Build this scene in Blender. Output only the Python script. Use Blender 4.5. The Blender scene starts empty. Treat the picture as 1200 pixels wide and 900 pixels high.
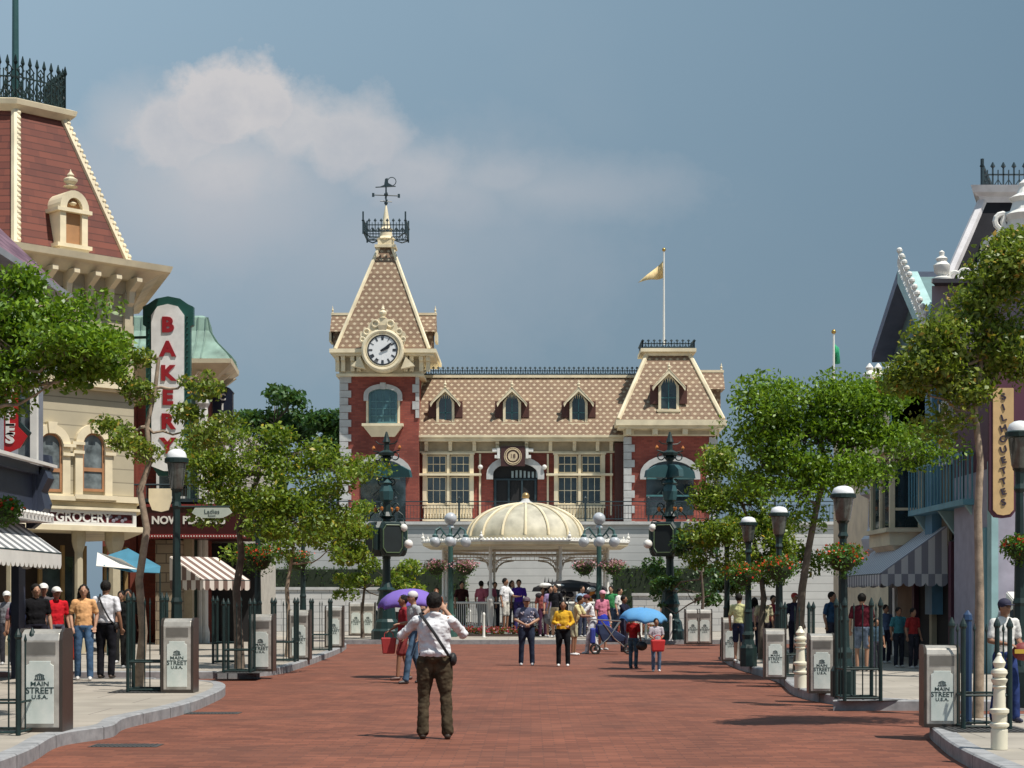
import bpy, bmesh, math, random
import numpy as np
from mathutils import Vector, Matrix, noise
R = math.radians
PI = math.pi
random.seed(7)
SC = bpy.context.scene
C = SC.collection
FX, CX, CY, H = 2000.0, 622.0, 700.0, 1.63   # focal length in photo pixels, vanishing point, eye height
KZ = 0.15                                     # kerb height

def P(px, py, Y):
    return Vector(((px-CX)*Y/FX, Y, H-(py-CY)*Y/FX))
def G(px, py, z=0.0):
    Y = FX*(H-z)/(py-CY)
    return Vector(((px-CX)*Y/FX, Y, z))
def PX(px, Y): return (px-CX)*Y/FX
def PZ(py, Y): return H-(py-CY)*Y/FX

# ------------------------------------------------------------------ materials
MATS = {}
def nt(m):
    m.use_nodes = True
    t = m.node_tree
    return t, t.nodes['Principled BSDF'], t.nodes['Material Output']
def node(t, typ, **kw):
    n = t.nodes.new(typ)
    for k, v in kw.items():
        if k in n.inputs.keys() if isinstance(k, str) else False:
            n.inputs[k].default_value = v
        else:
            setattr(n, k, v)
    return n
def mathn(t, op, a, b=None, c=None, clamp=False):
    n = t.nodes.new('ShaderNodeMath'); n.operation = op; n.use_clamp = clamp
    for i, v in enumerate((a, b, c)):
        if v is None: continue
        if isinstance(v, (int, float)): n.inputs[i].default_value = v
        else: t.links.new(v, n.inputs[i])
    return n.outputs[0]
def mixc(t, fac, a, b, mode='MIX'):
    n = t.nodes.new('ShaderNodeMix'); n.data_type = 'RGBA'; n.blend_type = mode
    for s, v in ((n.inputs[0], fac), (n.inputs[6], a), (n.inputs[7], b)):
        if isinstance(v, (int, float)): s.default_value = v
        elif isinstance(v, (tuple, list)): s.default_value = (*v[:3], 1)
        else: t.links.new(v, s)
    return n.outputs[2]
def noisen(t, scale, detail=4, vec=None, rough=0.55):
    n = t.nodes.new('ShaderNodeTexNoise'); n.inputs['Scale'].default_value = scale
    n.inputs['Detail'].default_value = detail; n.inputs['Roughness'].default_value = rough
    if vec is not None: t.links.new(vec, n.inputs['Vector'])
    return n.outputs['Fac']
def ramp(t, fac, stops):
    n = t.nodes.new('ShaderNodeValToRGB'); e = n.color_ramp.elements
    while len(e) < len(stops): e.new(0.5)
    for i, (p, c) in enumerate(stops):
        e[i].position = p; e[i].color = (*c, 1) if len(c) == 3 else c
    t.links.new(fac, n.inputs[0]); return n.outputs[0]
def coords(t, kind='Object'):
    return t.nodes.new('ShaderNodeTexCoord').outputs[kind]
def bump(t, b, h, strength=0.3, dist=0.02):
    n = t.nodes.new('ShaderNodeBump'); n.inputs['Strength'].default_value = strength
    n.inputs['Distance'].default_value = dist
    t.links.new(h, n.inputs['Height']); t.links.new(n.outputs[0], b.inputs['Normal'])
def M(name, rgb=(.5,.5,.5), rough=.65, metal=0, var=.12, scale=3, bmp=0, bscale=30, spec=None, emit=None, estr=0, coat=0):
    if name in MATS: return MATS[name]
    m = bpy.data.materials.new(name); t, b, o = nt(m)
    v = coords(t)
    f = noisen(t, scale, 5, v)
    lo = tuple(max(0, c*(1-var*1.6)) for c in rgb); hi = tuple(min(1, c*(1+var)) for c in rgb)
    f2 = mathn(t, 'MULTIPLY_ADD', f, 2.2, -0.6, clamp=True)
    t.links.new(mixc(t, f2, lo, hi), b.inputs['Base Color'])
    b.inputs['Roughness'].default_value = rough; b.inputs['Metallic'].default_value = metal
    if spec is not None: b.inputs['Specular IOR Level'].default_value = spec
    if coat: b.inputs['Coat Weight'].default_value = coat
    if bmp: bump(t, b, noisen(t, bscale, 4, v), bmp, .01)
    if emit: b.inputs['Emission Color'].default_value = (*emit, 1); b.inputs['Emission Strength'].default_value = estr
    MATS[name] = m; return m

def uvsep(t):
    s = t.nodes.new('ShaderNodeSeparateXYZ'); t.links.new(coords(t, 'UV'), s.inputs[0])
    return s.outputs[0], s.outputs[1]

def brickmat(name, c1, c2, mortar, bw, bh, msize=.01, var=.4, uv=True, rough=.8, bmp=.3, patch=.25, patchscale=.6, stain=0):
    m = bpy.data.materials.new(name); t, b, o = nt(m)
    v = coords(t, 'UV' if uv else 'Object')
    n = t.nodes.new('ShaderNodeTexBrick'); t.links.new(v, n.inputs['Vector'])
    n.inputs['Scale'].default_value = 1; n.inputs['Brick Width'].default_value = bw; n.inputs['Row Height'].default_value = bh
    n.inputs['Mortar Size'].default_value = msize; n.inputs['Mortar Smooth'].default_value = .3
    n.inputs['Color1'].default_value = (*c1, 1); n.inputs['Color2'].default_value = (*c2, 1); n.inputs['Mortar'].default_value = (*mortar, 1)
    f = noisen(t, patchscale, 6, coords(t))
    d = tuple([1-patch]*3); l = tuple([1+patch*.6]*3)
    f2 = mathn(t, 'MULTIPLY_ADD', f, 2.4, -.7, clamp=True)
    col = mixc(t, 1.0, n.outputs['Color'], mixc(t, f2, d, l), 'MULTIPLY')
    if stain:
        mp = t.nodes.new('ShaderNodeMapping'); mp.inputs['Scale'].default_value = (.35, 1.6, 1); t.links.new(coords(t), mp.inputs[0])
        g = noisen(t, 1.1, 8, mp.outputs[0], .7); g2 = mathn(t, 'MULTIPLY_ADD', g, 5, -2.9, clamp=True)
        col = mixc(t, mathn(t, 'MULTIPLY', g2, stain), col, tuple(c*.45 for c in c1))
        h = noisen(t, 9, 3, coords(t)); h2 = mathn(t, 'GREATER_THAN', h, .70)
        col = mixc(t, mathn(t, 'MULTIPLY', h2, stain*.6), col, tuple(c*.4 for c in c1))
        vo = t.nodes.new('ShaderNodeTexNoise'); vo.inputs['Scale'].default_value = .22; vo.inputs['Detail'].default_value = 3; t.links.new(coords(t), vo.inputs['Vector'])
        col = mixc(t, mathn(t, 'MULTIPLY_ADD', vo.outputs['Fac'], 3, -1.5, clamp=True), col, mixc(t, .10, col, (.30,.20,.15)))
    t.links.new(col, b.inputs['Base Color']); b.inputs['Roughness'].default_value = rough
    if bmp: bump(t, b, mathn(t, 'SUBTRACT', 1, n.outputs['Fac']), bmp, .01)
    MATS[name] = m; return m

def sidingmat(name, rgb, step, line=.07, dark=.45, rough=.7):
    """horizontal boards / stone courses, joints every STEP metres of the face's height"""
    m = bpy.data.materials.new(name); t, b, o = nt(m)
    u, v = uvsep(t)
    fr = mathn(t, 'FRACT', mathn(t, 'DIVIDE', v, step))
    ln = mathn(t, 'LESS_THAN', fr, line)
    row = mathn(t, 'FLOOR', mathn(t, 'DIVIDE', v, step))
    w = t.nodes.new('ShaderNodeTexWhiteNoise'); w.noise_dimensions = '1D'; t.links.new(row, w.inputs['W'])
    f = noisen(t, 1.2, 6, coords(t))
    base = mixc(t, mathn(t, 'MULTIPLY_ADD', f, 2, -.5, clamp=True), tuple(c*.8 for c in rgb), rgb)
    base = mixc(t, mathn(t, 'MULTIPLY', w.outputs['Value'], .14), base, tuple(c*.6 for c in rgb))
    t.links.new(mixc(t, mathn(t, 'MULTIPLY', ln, 1-dark), base, tuple(c*.25 for c in rgb)), b.inputs['Base Color'])
    b.inputs['Roughness'].default_value = rough
    bump(t, b, fr, .4, .02)
    MATS[name] = m; return m

def tilemat(name, base, base2, spot, su=.35, sv=.2, spotsize=.3, dark=(.1,.05,.03)):
    """staggered scale tiles with a pale lozenge on each one"""
    m = bpy.data.materials.new(name); t, b, o = nt(m)
    u, v = uvsep(t)
    vr = mathn(t, 'DIVIDE', v, sv); row = mathn(t, 'FLOOR', vr); fv = mathn(t, 'FRACT', vr)
    uu = mathn(t, 'ADD', mathn(t, 'DIVIDE', u, su), mathn(t, 'MULTIPLY', mathn(t, 'MODULO', mathn(t, 'ABSOLUTE', row), 2), .5))
    fu = mathn(t, 'FRACT', uu); cu = mathn(t, 'FLOOR', uu)
    w = t.nodes.new('ShaderNodeTexWhiteNoise'); w.noise_dimensions = '2D'
    cb = t.nodes.new('ShaderNodeCombineXYZ'); t.links.new(cu, cb.inputs[0]); t.links.new(row, cb.inputs[1]); t.links.new(cb.outputs[0], w.inputs['Vector'])
    band = mathn(t, 'SINE', mathn(t, 'MULTIPLY', row, 1.05))
    f = mathn(t, 'ADD', mathn(t, 'MULTIPLY', w.outputs['Value'], .8), mathn(t, 'MULTIPLY', band, .15), clamp=True)
    col = mixc(t, f, base, base2)
    if spot:
        du = mathn(t, 'MULTIPLY', mathn(t, 'ABSOLUTE', mathn(t, 'SUBTRACT', fu, .5)), 1.0)
        dv = mathn(t, 'MULTIPLY', mathn(t, 'ABSOLUTE', mathn(t, 'SUBTRACT', fv, .5)), .8)
        d = mathn(t, 'LESS_THAN', mathn(t, 'ADD', du, dv), spotsize)
        col = mixc(t, mathn(t, 'MULTIPLY', d, .8), col, spot)
    ed = mathn(t, 'LESS_THAN', fv, .14)
    col = mixc(t, mathn(t, 'MULTIPLY', ed, .55), col, dark)
    t.links.new(col, b.inputs['Base Color']); b.inputs['Roughness'].default_value = .75
    bump(t, b, mathn(t, 'SUBTRACT', 1, fv), .5, .02)
    MATS[name] = m; return m

def stripemat(name, c1, c2, step, axis=0, duty=.5):
    m = bpy.data.materials.new(name); t, b, o = nt(m)
    uv = uvsep(t)
    f = mathn(t, 'LESS_THAN', mathn(t, 'FRACT', mathn(t, 'DIVIDE', uv[axis], step)), duty)
    t.links.new(mixc(t, f, c1, c2), b.inputs['Base Color']); b.inputs['Roughness'].default_value = .85
    MATS[name] = m; return m

def leafmat(name, dark, mid, light, accent=None, trans=.35):
    m = bpy.data.materials.new(name); t, b, o = nt(m)
    g = t.nodes.new('ShaderNodeNewGeometry')
    stops = [(0, dark), (.45, mid), (.92, light)]
    if accent: stops.append((.985, accent))
    c = ramp(t, g.outputs['Random Per Island'], stops)
    f = noisen(t, .9, 3, coords(t))
    c = mixc(t, mathn(t, 'MULTIPLY_ADD', f, 1.6, -.45, clamp=True), c, mixc(t, .5, c, light))
    d = t.nodes.new('ShaderNodeBsdfDiffuse'); tr = t.nodes.new('ShaderNodeBsdfTranslucent'); gl = t.nodes.new('ShaderNodeBsdfGlossy')
    gl.inputs['Roughness'].default_value = .45; gl.inputs['Color'].default_value = (.8,.85,.8,1)
    t.links.new(c, d.inputs[0]); t.links.new(mixc(t, .5, c, (.25,.4,.02)), tr.inputs[0])
    m1 = t.nodes.new('ShaderNodeMixShader'); m1.inputs[0].default_value = trans
    t.links.new(d.outputs[0], m1.inputs[1]); t.links.new(tr.outputs[0], m1.inputs[2])
    m2 = t.nodes.new('ShaderNodeMixShader'); m2.inputs[0].default_value = .04
    t.links.new(m1.outputs[0], m2.inputs[1]); t.links.new(gl.outputs[0], m2.inputs[2])
    t.links.new(m2.outputs[0], o.inputs[0])
    MATS[name] = m; return m

# ------------------------------------------------------------------ mesh builder
class MB:
    def __init__(s, off=(0,0,0)):
        s.bm = bmesh.new(); s.off = Vector(off)
    def _v(s, p): return s.bm.verts.new(Vector(p)-s.off)
    def poly(s, pts):
        return s.bm.faces.new([s._v(p) for p in pts])
    def box(s, c, d, rot=None):
        c = Vector(c); hx, hy, hz = d[0]/2, d[1]/2, d[2]/2
        vs = []
        for x in (-hx, hx):
            for y in (-hy, hy):
                for z in (-hz, hz):
                    q = Vector((x, y, z))
                    if rot is not None: q = rot @ q
                    vs.append(s._v(c+q))
        for f in ((0,1,3,2),(4,6,7,5),(0,4,5,1),(2,3,7,6),(0,2,6,4),(1,5,7,3)):
            s.bm.faces.new([vs[i] for i in f])
        return s
    def bb(s, x0, x1, y0, y1, z0, z1):
        return s.box(((x0+x1)/2, (y0+y1)/2, (z0+z1)/2), (abs(x1-x0), abs(y1-y0), abs(z1-z0)))
    def loft(s, polys, cap=True):
        """polys: list of rings (same count, counter-clockwise from above) bottom to top"""
        rings = [[s._v(p) for p in ring] for ring in polys]
        n = len(rings[0])
        for a, b in zip(rings, rings[1:]):
            for i in range(n):
                j = (i+1) % n
                s.bm.faces.new((a[i], a[j], b[j], b[i]))
        if cap:
            s.bm.faces.new(list(reversed(rings[0]))); s.bm.faces.new(rings[-1])
        return s
    def frus(s, b, zb, t, zt):
        """b,t = (x0,x1,y0,y1)"""
        q = lambda r, z: [(r[0], r[2], z), (r[1], r[2], z), (r[1], r[3], z), (r[0], r[3], z)]
        return s.loft([q(b, zb), q(t, zt)])
    def prism(s, pts2, a, b, axis='y'):
        """2D outline extruded between a and b along axis; pts are (x,z) for y, (y,z) for x, (x,y) for z"""
        f = {'y': lambda p, t: (p[0], t, p[1]), 'x': lambda p, t: (t, p[0], p[1]), 'z': lambda p, t: (p[0], p[1], t)}[axis]
        A = [s._v(f(p, a)) for p in pts2]; B = [s._v(f(p, b)) for p in pts2]; n = len(A)
        s.bm.faces.new(A); s.bm.faces.new(list(reversed(B)))
        for i in range(n):
            j = (i+1) % n; s.bm.faces.new((A[j], A[i], B[i], B[j]))
        return s
    def tube(s, pts, r, n=8, cap=True):
        pts = [Vector(p) for p in pts]
        if not isinstance(r, (list, tuple)): r = [r]*len(pts)
        rings = []; prev = None
        for i, p in enumerate(pts):
            d = (pts[min(i+1, len(pts)-1)]-pts[max(i-1, 0)]).normalized()
            if prev is None:
                u = d.orthogonal().normalized()
            else:
                u = (prev-d*prev.dot(d))
                u = u.normalized() if u.length > 1e-6 else d.orthogonal().normalized()
            prev = u; w = d.cross(u)
            rings.append([s._v(p+(u*math.cos(2*PI*k/n)+w*math.sin(2*PI*k/n))*r[i]) for k in range(n)])
        for a, b in zip(rings, rings[1:]):
            for k in range(n):
                j = (k+1) % n; s.bm.faces.new((a[k], a[j], b[j], b[k]))
        if cap:
            s.bm.faces.new(list(reversed(rings[0]))); s.bm.faces.new(rings[-1])
        return s
    def lathe(s, prof, c=(0,0,0), n=16, flute=0, sx=1, sy=1):
        """prof: (radius, z) bottom to top"""
        c = Vector(c); rings = []
        for r, z in prof:
            rings.append([s._v(c+Vector((sx*r*math.cos(2*PI*k/n)*(1-flute*(k%2)), sy*r*math.sin(2*PI*k/n)*(1-flute*(k%2)), z))) for k in range(n)])
        for a, b in zip(rings, rings[1:]):
            for k in range(n):
                j = (k+1) % n; s.bm.faces.new((a[k], a[j], b[j], b[k]))
        s.bm.faces.new(list(reversed(rings[0]))); s.bm.faces.new(rings[-1])
        return s
    def ball(s, c, r, u=10, v=7, rot=None):
        r = (r, r, r) if isinstance(r, (int, float)) else r
        c = Vector(c)
        top = None; rings = []
        for i in range(1, v):
            a = PI*i/v; ring = []
            for k in range(u):
                q = Vector((r[0]*math.sin(a)*math.cos(2*PI*k/u), r[1]*math.sin(a)*math.sin(2*PI*k/u), -r[2]*math.cos(a)))
                if rot is not None: q = rot @ q
                ring.append(s._v(c+q))
            rings.append(ring)
        zb = Vector((0,0,-r[2])); zt = Vector((0,0,r[2]))
        if rot is not None: zb = rot @ zb; zt = rot @ zt
        b = s._v(c+zb); t = s._v(c+zt)
        for k in range(u):
            j = (k+1) % u
            s.bm.faces.new((b, rings[0][j], rings[0][k])); s.bm.faces.new((t, rings[-1][k], rings[-1][j]))
        for a, bb_ in zip(rings, rings[1:]):
            for k in range(u):
                j = (k+1) % u; s.bm.faces.new((a[k], a[j], bb_[j], bb_[k]))
        return s
    def ring(s, c, r, tr, axis='y', n=20, m=6, arc=(0, 2*PI)):
        pts = []
        full = abs(arc[1]-arc[0]-2*PI) < 1e-6
        for k in range(n+1):
            a = arc[0]+(arc[1]-arc[0])*k/n
            ca, sa = r*math.cos(a), r*math.sin(a)
            q = {'y': (ca, 0, sa), 'z': (ca, sa, 0), 'x': (0, ca, sa)}[axis]
            pts.append(Vector(c)+Vector(q))
        return s.tube(pts, tr, m, cap=not full)
    def disc(s, c, r, t, axis='y', n=28):
        pts = [(math.cos(2*PI*k/n)*r, math.sin(2*PI*k/n)*r) for k in range(n)]
        c = Vector(c)
        if axis == 'y': return s.prism([(c.x+a, c.z+b) for a, b in pts], c.y-t/2, c.y+t/2, 'y')
        if axis == 'x': return s.prism([(c.y+a, c.z+b) for a, b in pts], c.x-t/2, c.x+t/2, 'x')
        return s.prism([(c.x+a, c.y+b) for a, b in pts], c.z-t/2, c.z+t/2, 'z')
    def build(s, name, mat, parent=None, smooth=False, bevel=0, fix=True):
        bm = s.bm; bm.normal_update()
        if fix: bmesh.ops.recalc_face_normals(bm, faces=bm.faces)
        uv = bm.loops.layers.uv.new('UVMap')
        Z = Vector((0,0,1))
        for f in bm.faces:
            n = f.normal
            if abs(n.z) > .97: tx, ty = Vector((1,0,0)), Vector((0,1,0))
            else:
                tx = Z.cross(n).normalized(); ty = n.cross(tx)
            for l in f.loops:
                l[uv].uv = (l.vert.co.dot(tx), l.vert.co.dot(ty))
            f.smooth = smooth
        me = bpy.data.meshes.new(name); bm.to_mesh(me); bm.free()
        me.materials.append(mat)
        if smooth:
            try: me.set_sharp_from_angle(angle=R(38))
            except Exception: pass
        o = bpy.data.objects.new(name, me); C.objects.link(o)
        if parent is not None: o.parent = parent
        if bevel:
            b = o.modifiers.new('edge', 'BEVEL'); b.width = bevel; b.segments = 2; b.limit_method = 'ANGLE'
        return o

def thing(name, label, cat, loc=(0,0,0), rotz=0, group=None, kind=None):
    o = bpy.data.objects.new(name, None); C.objects.link(o)
    o.location = loc; o.rotation_euler = (0,0,rotz); o.empty_display_size = .2
    return tag(o, label, cat, group, kind)
def tag(o, label=None, cat=None, group=None, kind=None):
    if label: o['label'] = label
    if cat: o['category'] = cat
    if group: o['group'] = group
    if kind: o['kind'] = kind
    return o
def kids(o): return [c for c in bpy.data.objects if c.parent == o]
def dup(root, loc, rotz=None, label=None, scale=None):
    def cp(o, par):
        c = o.copy(); C.objects.link(c); c.parent = par
        for ch in list(o.children): cp(ch, c)
        return c
    r = cp(root, None); r.location = loc
    if rotz is not None: r.rotation_euler = (0,0,rotz)
    if label: r['label'] = label
    if scale: r.scale = (scale,)*3
    return r

def text(name, body, parent, loc, size, mat, rot=(PI/2,0,0), sx=1, ext=.008, off=0, space=1, shear=0):
    cu = bpy.data.curves.new(name, 'FONT'); cu.body = body; cu.size = size; cu.extrude = ext; cu.offset = off
    cu.align_x = 'CENTER'; cu.align_y = 'CENTER'; cu.space_character = space; cu.shear = shear; cu.resolution_u = 3
    o = bpy.data.objects.new(name, cu); C.objects.link(o); cu.materials.append(mat)
    me = bpy.data.meshes.new_from_object(o); me.name = name
    bpy.data.objects.remove(o); bpy.data.curves.remove(cu)
    if not me.materials: me.materials.append(mat)
    o = bpy.data.objects.new(name, me); C.objects.link(o)
    o.location = loc; o.rotation_euler = rot; o.scale = (sx, 1, 1)
    if parent is not None: o.parent = parent
    return o

def leafmesh(name, cents, rads, n, size, mat, parent=None, seed=1, off=(0,0,0), box=False, shell=.0, aspect=.5, updir=.35):
    """n diamond leaves scattered round the cluster centres"""
    rg = np.random.default_rng(seed)
    cents = np.array(cents, float)-np.array(off, float); rads = np.array(rads, float)
    if rads.ndim == 1: rads = np.repeat(rads[:, None], 3, 1)
    w = rads.prod(1)**.66; w /= w.sum()
    idx = rg.choice(len(cents), n, p=w)
    if box:
        q = rg.uniform(-1, 1, (n, 3))
    else:
        q = rg.normal(size=(n, 3)); q /= np.linalg.norm(q, axis=1)[:, None]
        q *= (rg.uniform(shell, 1, n)**.45)[:, None]
    p = cents[idx]+q*rads[idx]
    d = rg.normal(size=(n, 3)); d[:, 2] -= .25; d /= np.linalg.norm(d, axis=1)[:, None]
    nn = rg.normal(size=(n, 3)); nn[:, 2] += updir*3
    s_ = np.cross(d, nn); s_ /= np.linalg.norm(s_, axis=1)[:, None]+1e-9
    up = np.cross(s_, d)
    L = size*rg.uniform(.6, 1.35, n)[:, None]; W = L*aspect
    v = np.empty((n, 4, 3)); v[:, 0] = p-d*L/2; v[:, 1] = p+s_*W/2+up*L*.08; v[:, 2] = p+d*L/2; v[:, 3] = p-s_*W/2+up*L*.08
    me = bpy.data.meshes.new(name)
    me.vertices.add(4*n); me.vertices.foreach_set('co', v.reshape(-1).astype(np.float32))
    me.loops.add(4*n); me.loops.foreach_set('vertex_index', np.arange(4*n, dtype=np.int32))
    me.polygons.add(n); me.polygons.foreach_set('loop_start', np.arange(0, 4*n, 4, dtype=np.int32))
    me.update(calc_edges=True); me.validate()
    me.materials.append(mat)
    o = bpy.data.objects.new(name, me); C.objects.link(o)
    if parent is not None: o.parent = parent
    return o

def bez(a, b, sag, n=6, jit=.0, rg=random):
    a, b = Vector(a), Vector(b); out = []
    for i in range(n+1):
        t = i/n; p = a.lerp(b, t); p.z += sag*4*t*(1-t)
        if 0 < i < n: p += Vector((rg.uniform(-jit, jit), rg.uniform(-jit, jit), rg.uniform(-jit, jit)))
        out.append(p)
    return out

# shared materials
cream = M('cream_paint', (.78,.68,.48), .6, var=.16, scale=1.3)
creamd = M('cream_wall', (.50,.44,.31), .7, var=.1)
white = M('white_paint', (.75,.74,.70), .55, var=.06)
greyw = M('grey_stone', (.52,.53,.54), .7, var=.12)
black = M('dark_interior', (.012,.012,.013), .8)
iron = M('dark_green_iron', (.006,.024,.023), .5, var=.25, scale=6)
ironb = M('blue_black_iron', (.025,.045,.055), .45, var=.2)
glass = M('dark_window_glass', (.03,.045,.05), .04, spec=1.0, var=.6, scale=1.4)
gold = M('gilded_metal', (.45,.28,.08), .35, metal=.8)
steel = M('brushed_steel', (.50,.48,.44), .32, metal=.9, var=.15, scale=5)
# ------------------------------------------------------------------ camera, light, sky
SUN_EL, SUN_AZ = 62.0, math.degrees(math.atan2(.80, -.60))   # azimuth measured from +Y towards +X
cam = bpy.data.cameras.new('camera'); co = bpy.data.objects.new('camera', cam); C.objects.link(co)
co.location = (0,0,H); co.rotation_euler = (PI/2,0,0)
cam.sensor_width = 36; cam.lens = 60; cam.shift_x = -22/1200; cam.shift_y = 250/1200; cam.clip_end = 5000; cam.clip_start = .5
SC.camera = co
sd = Vector((math.sin(R(SUN_AZ))*math.cos(R(SUN_EL)), math.cos(R(SUN_AZ))*math.cos(R(SUN_EL)), math.sin(R(SUN_EL))))
sl = bpy.data.lights.new('sun', 'SUN'); sl.energy = 4.9; sl.angle = R(.55); sl.color = (1,.94,.85)
so = bpy.data.objects.new('sun', sl); C.objects.link(so); so.rotation_euler = sd.to_track_quat('Z', 'Y').to_euler(); so.location = (20,-10,60)
w = bpy.data.worlds.new('World'); SC.world = w; w.use_nodes = True
t = w.node_tree; bg = t.nodes['Background']; bg.inputs['Strength'].default_value = .102
sky = t.nodes.new('ShaderNodeTexSky'); sky.sky_type = 'NISHITA'; sky.sun_disc = False
sky.sun_elevation = R(SUN_EL); sky.sun_rotation = R(SUN_AZ); sky.air_density = 1.3; sky.dust_density = 2.5
gen = t.nodes.new('ShaderNodeTexCoord').outputs['Generated']
sp = t.nodes.new('ShaderNodeSeparateXYZ'); t.links.new(gen, sp.inputs[0])
X_, Y_, Z_ = sp.outputs
ay = mathn(t, 'MAXIMUM', Y_, .05)
u_ = mathn(t, 'DIVIDE', X_, ay); v_ = mathn(t, 'DIVIDE', Z_, ay)
cbn = t.nodes.new('ShaderNodeCombineXYZ'); t.links.new(u_, cbn.inputs[0]); t.links.new(v_, cbn.inputs[1])
# clear air: a dull slate blue, darker to the east, milkier to the west
S = 10.0
el = mathn(t, 'MULTIPLY', mathn(t, 'MAXIMUM', v_, 0), 2.6, clamp=True)
east = mathn(t, 'MULTIPLY_ADD', u_, 1.7, .5, clamp=True)
lowc = mixc(t, east, (.195*S,.275*S,.345*S), (.130*S,.193*S,.255*S))
hic = mixc(t, east, (.290*S,.410*S,.510*S), (.155*S,.248*S,.330*S))
clear = mixc(t, el, lowc, hic)
# clouds
nz = t.nodes.new('ShaderNodeTexNoise'); nz.inputs['Scale'].default_value = 20; nz.inputs['Detail'].default_value = 7; nz.inputs['Roughness'].default_value = .62
t.links.new(cbn.outputs[0], nz.inputs['Vector'])
nz2 = t.nodes.new('ShaderNodeTexNoise'); nz2.inputs['Scale'].default_value = 5; nz2.inputs['Detail'].default_value = 5
t.links.new(cbn.outputs[0], nz2.inputs['Vector'])
dsp = mathn(t, 'MULTIPLY_ADD', nz.outputs['Fac'], .9, -.45)
def ell(px, py, rx, ry, soft, amp=1.0, k=1.0):
    a = mathn(t, 'DIVIDE', mathn(t, 'SUBTRACT', u_, (px-CX)/FX), rx/FX)
    b = mathn(t, 'DIVIDE', mathn(t, 'SUBTRACT', v_, (CY-py)/FX), ry/FX)
    d = mathn(t, 'SQRT', mathn(t, 'ADD', mathn(t, 'MULTIPLY', a, a), mathn(t, 'MULTIPLY', b, b)))
    d = mathn(t, 'ADD', d, mathn(t, 'MULTIPLY', dsp, k))
    m = mathn(t, 'DIVIDE', mathn(t, 'SUBTRACT', 1.0, d), soft, clamp=True)
    m = mathn(t, 'SMOOTH_MIN', m, 1.0, .2) if False else m
    return mathn(t, 'MULTIPLY', m, amp)
mk = [ell(275,118,95,68,.38,.95,2.1), ell(205,160,90,72,.5,.85,2.0), ell(345,150,100,66,.6,.82,2.0), ell(260,205,180,95,.8,.85,1.5), ell(400,165,110,70,.6,.78,2.1), ell(480,205,150,60,.8,.66,1.9), ell(580,210,130,45,.8,.48,1.9),
      ell(250,230,270,160,.9,.72,1.1), ell(640,225,240,60,.9,.42,1.4), ell(420,290,400,180,1.1,.48,1.0), ell(520,230,180,90,.9,.5,1.4), ell(160,150,90,70,.9,.6,1.2), ell(200,330,260,110,1.1,.35,1.0)]
acc = mk[0]
for q in mk[1:]: acc = mathn(t, 'MAXIMUM', acc, q)
front = mathn(t, 'GREATER_THAN', Y_, .05)
acc = mathn(t, 'MULTIPLY', acc, front)
thin = mathn(t, 'MULTIPLY', mathn(t, 'SUBTRACT', nz2.outputs['Fac'], .5), .22, clamp=True)
acc = mathn(t, 'MAXIMUM', acc, thin)
shade = mathn(t, 'MULTIPLY_ADD', nz.outputs['Fac'], 2.0, -.5, clamp=True)
hgt = mathn(t, 'MULTIPLY_ADD', v_, 6.0, -1.05, clamp=True)
lit = mathn(t, 'MULTIPLY', mathn(t, 'ADD', shade, .5), mathn(t, 'ADD', hgt, .25), clamp=True)
cc = mixc(t, lit, (.36*S,.385*S,.44*S), (.58*S,.555*S,.55*S))
skyc = mixc(t, .92, sky.outputs[0], mixc(t, acc, clear, cc))
t.links.new(skyc, bg.inputs['Color'])
SC.view_settings.view_transform = 'Standard'; SC.view_settings.look = 'None'; SC.view_settings.exposure = 0.12; SC.view_settings.gamma = 1
SC.render.engine = 'CYCLES'
SC.cycles.max_bounces = 5; SC.cycles.diffuse_bounces = 3; SC.cycles.glossy_bounces = 3; SC.cycles.transmission_bounces = 4; SC.cycles.transparent_max_bounces = 6
SC.cycles.caustics_reflective = False; SC.cycles.caustics_refractive = False
SC.cycles.use_denoising = True

# ------------------------------------------------------------------ the ground
def sheet(name, pts, z, mat):
    b = MB(); b.poly([(x, y, z) for x, y in pts]); o = b.build(name, mat, fix=False)
    if o.data.polygons[0].normal.z < 0: o.data.flip_normals()
    o['kind'] = 'structure'; return o
concrete = brickmat('concrete_slabs', (.33,.30,.255), (.38,.34,.29), (.17,.155,.14), 1.6, 1.2, .012, uv=True, patch=.22, bmp=.15, patchscale=1.1, stain=.25)
def kerbmat():
    m = bpy.data.materials.new('kerb_concrete'); t, b, o = nt(m); v = coords(t)
    sp_ = t.nodes.new('ShaderNodeSeparateXYZ'); t.links.new(v, sp_.inputs[0])
    j = mathn(t, 'LESS_THAN', mathn(t, 'FRACT', mathn(t, 'DIVIDE', mathn(t, 'ADD', sp_.outputs[1], 100), 1.15)), .018)
    f = noisen(t, 5, 7, v, .65); c = mixc(t, mathn(t, 'MULTIPLY_ADD', f, 2.6, -.8, clamp=True), (.20,.205,.215), (.36,.365,.375))
    g = mathn(t, 'MULTIPLY_ADD', noisen(t, 1.3, 5, v), 4, -2.2, clamp=True); c = mixc(t, mathn(t, 'MULTIPLY', g, .5), c, (.13,.12,.11))
    t.links.new(mixc(t, j, c, (.06,.06,.06)), b.inputs['Base Color']); b.inputs['Roughness'].default_value = .8; bump(t, b, f, .3, .01); return m
kerbm = kerbmat()
paver = brickmat('red_brick_paving', (.135,.041,.022), (.225,.074,.040), (.125,.045,.028), .26, .13, .008, uv=True, patch=.30, bmp=.2, patchscale=.8, stain=.55)
sheet('ground', [(-400,-40),(400,-40),(400,900),(-400,900)], -.02, M('far_ground', (.2,.19,.17), .9))
sheet('street', [(-30,2),(30,2),(30,62.2),(-30,62.2)], 0, paver)

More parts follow.
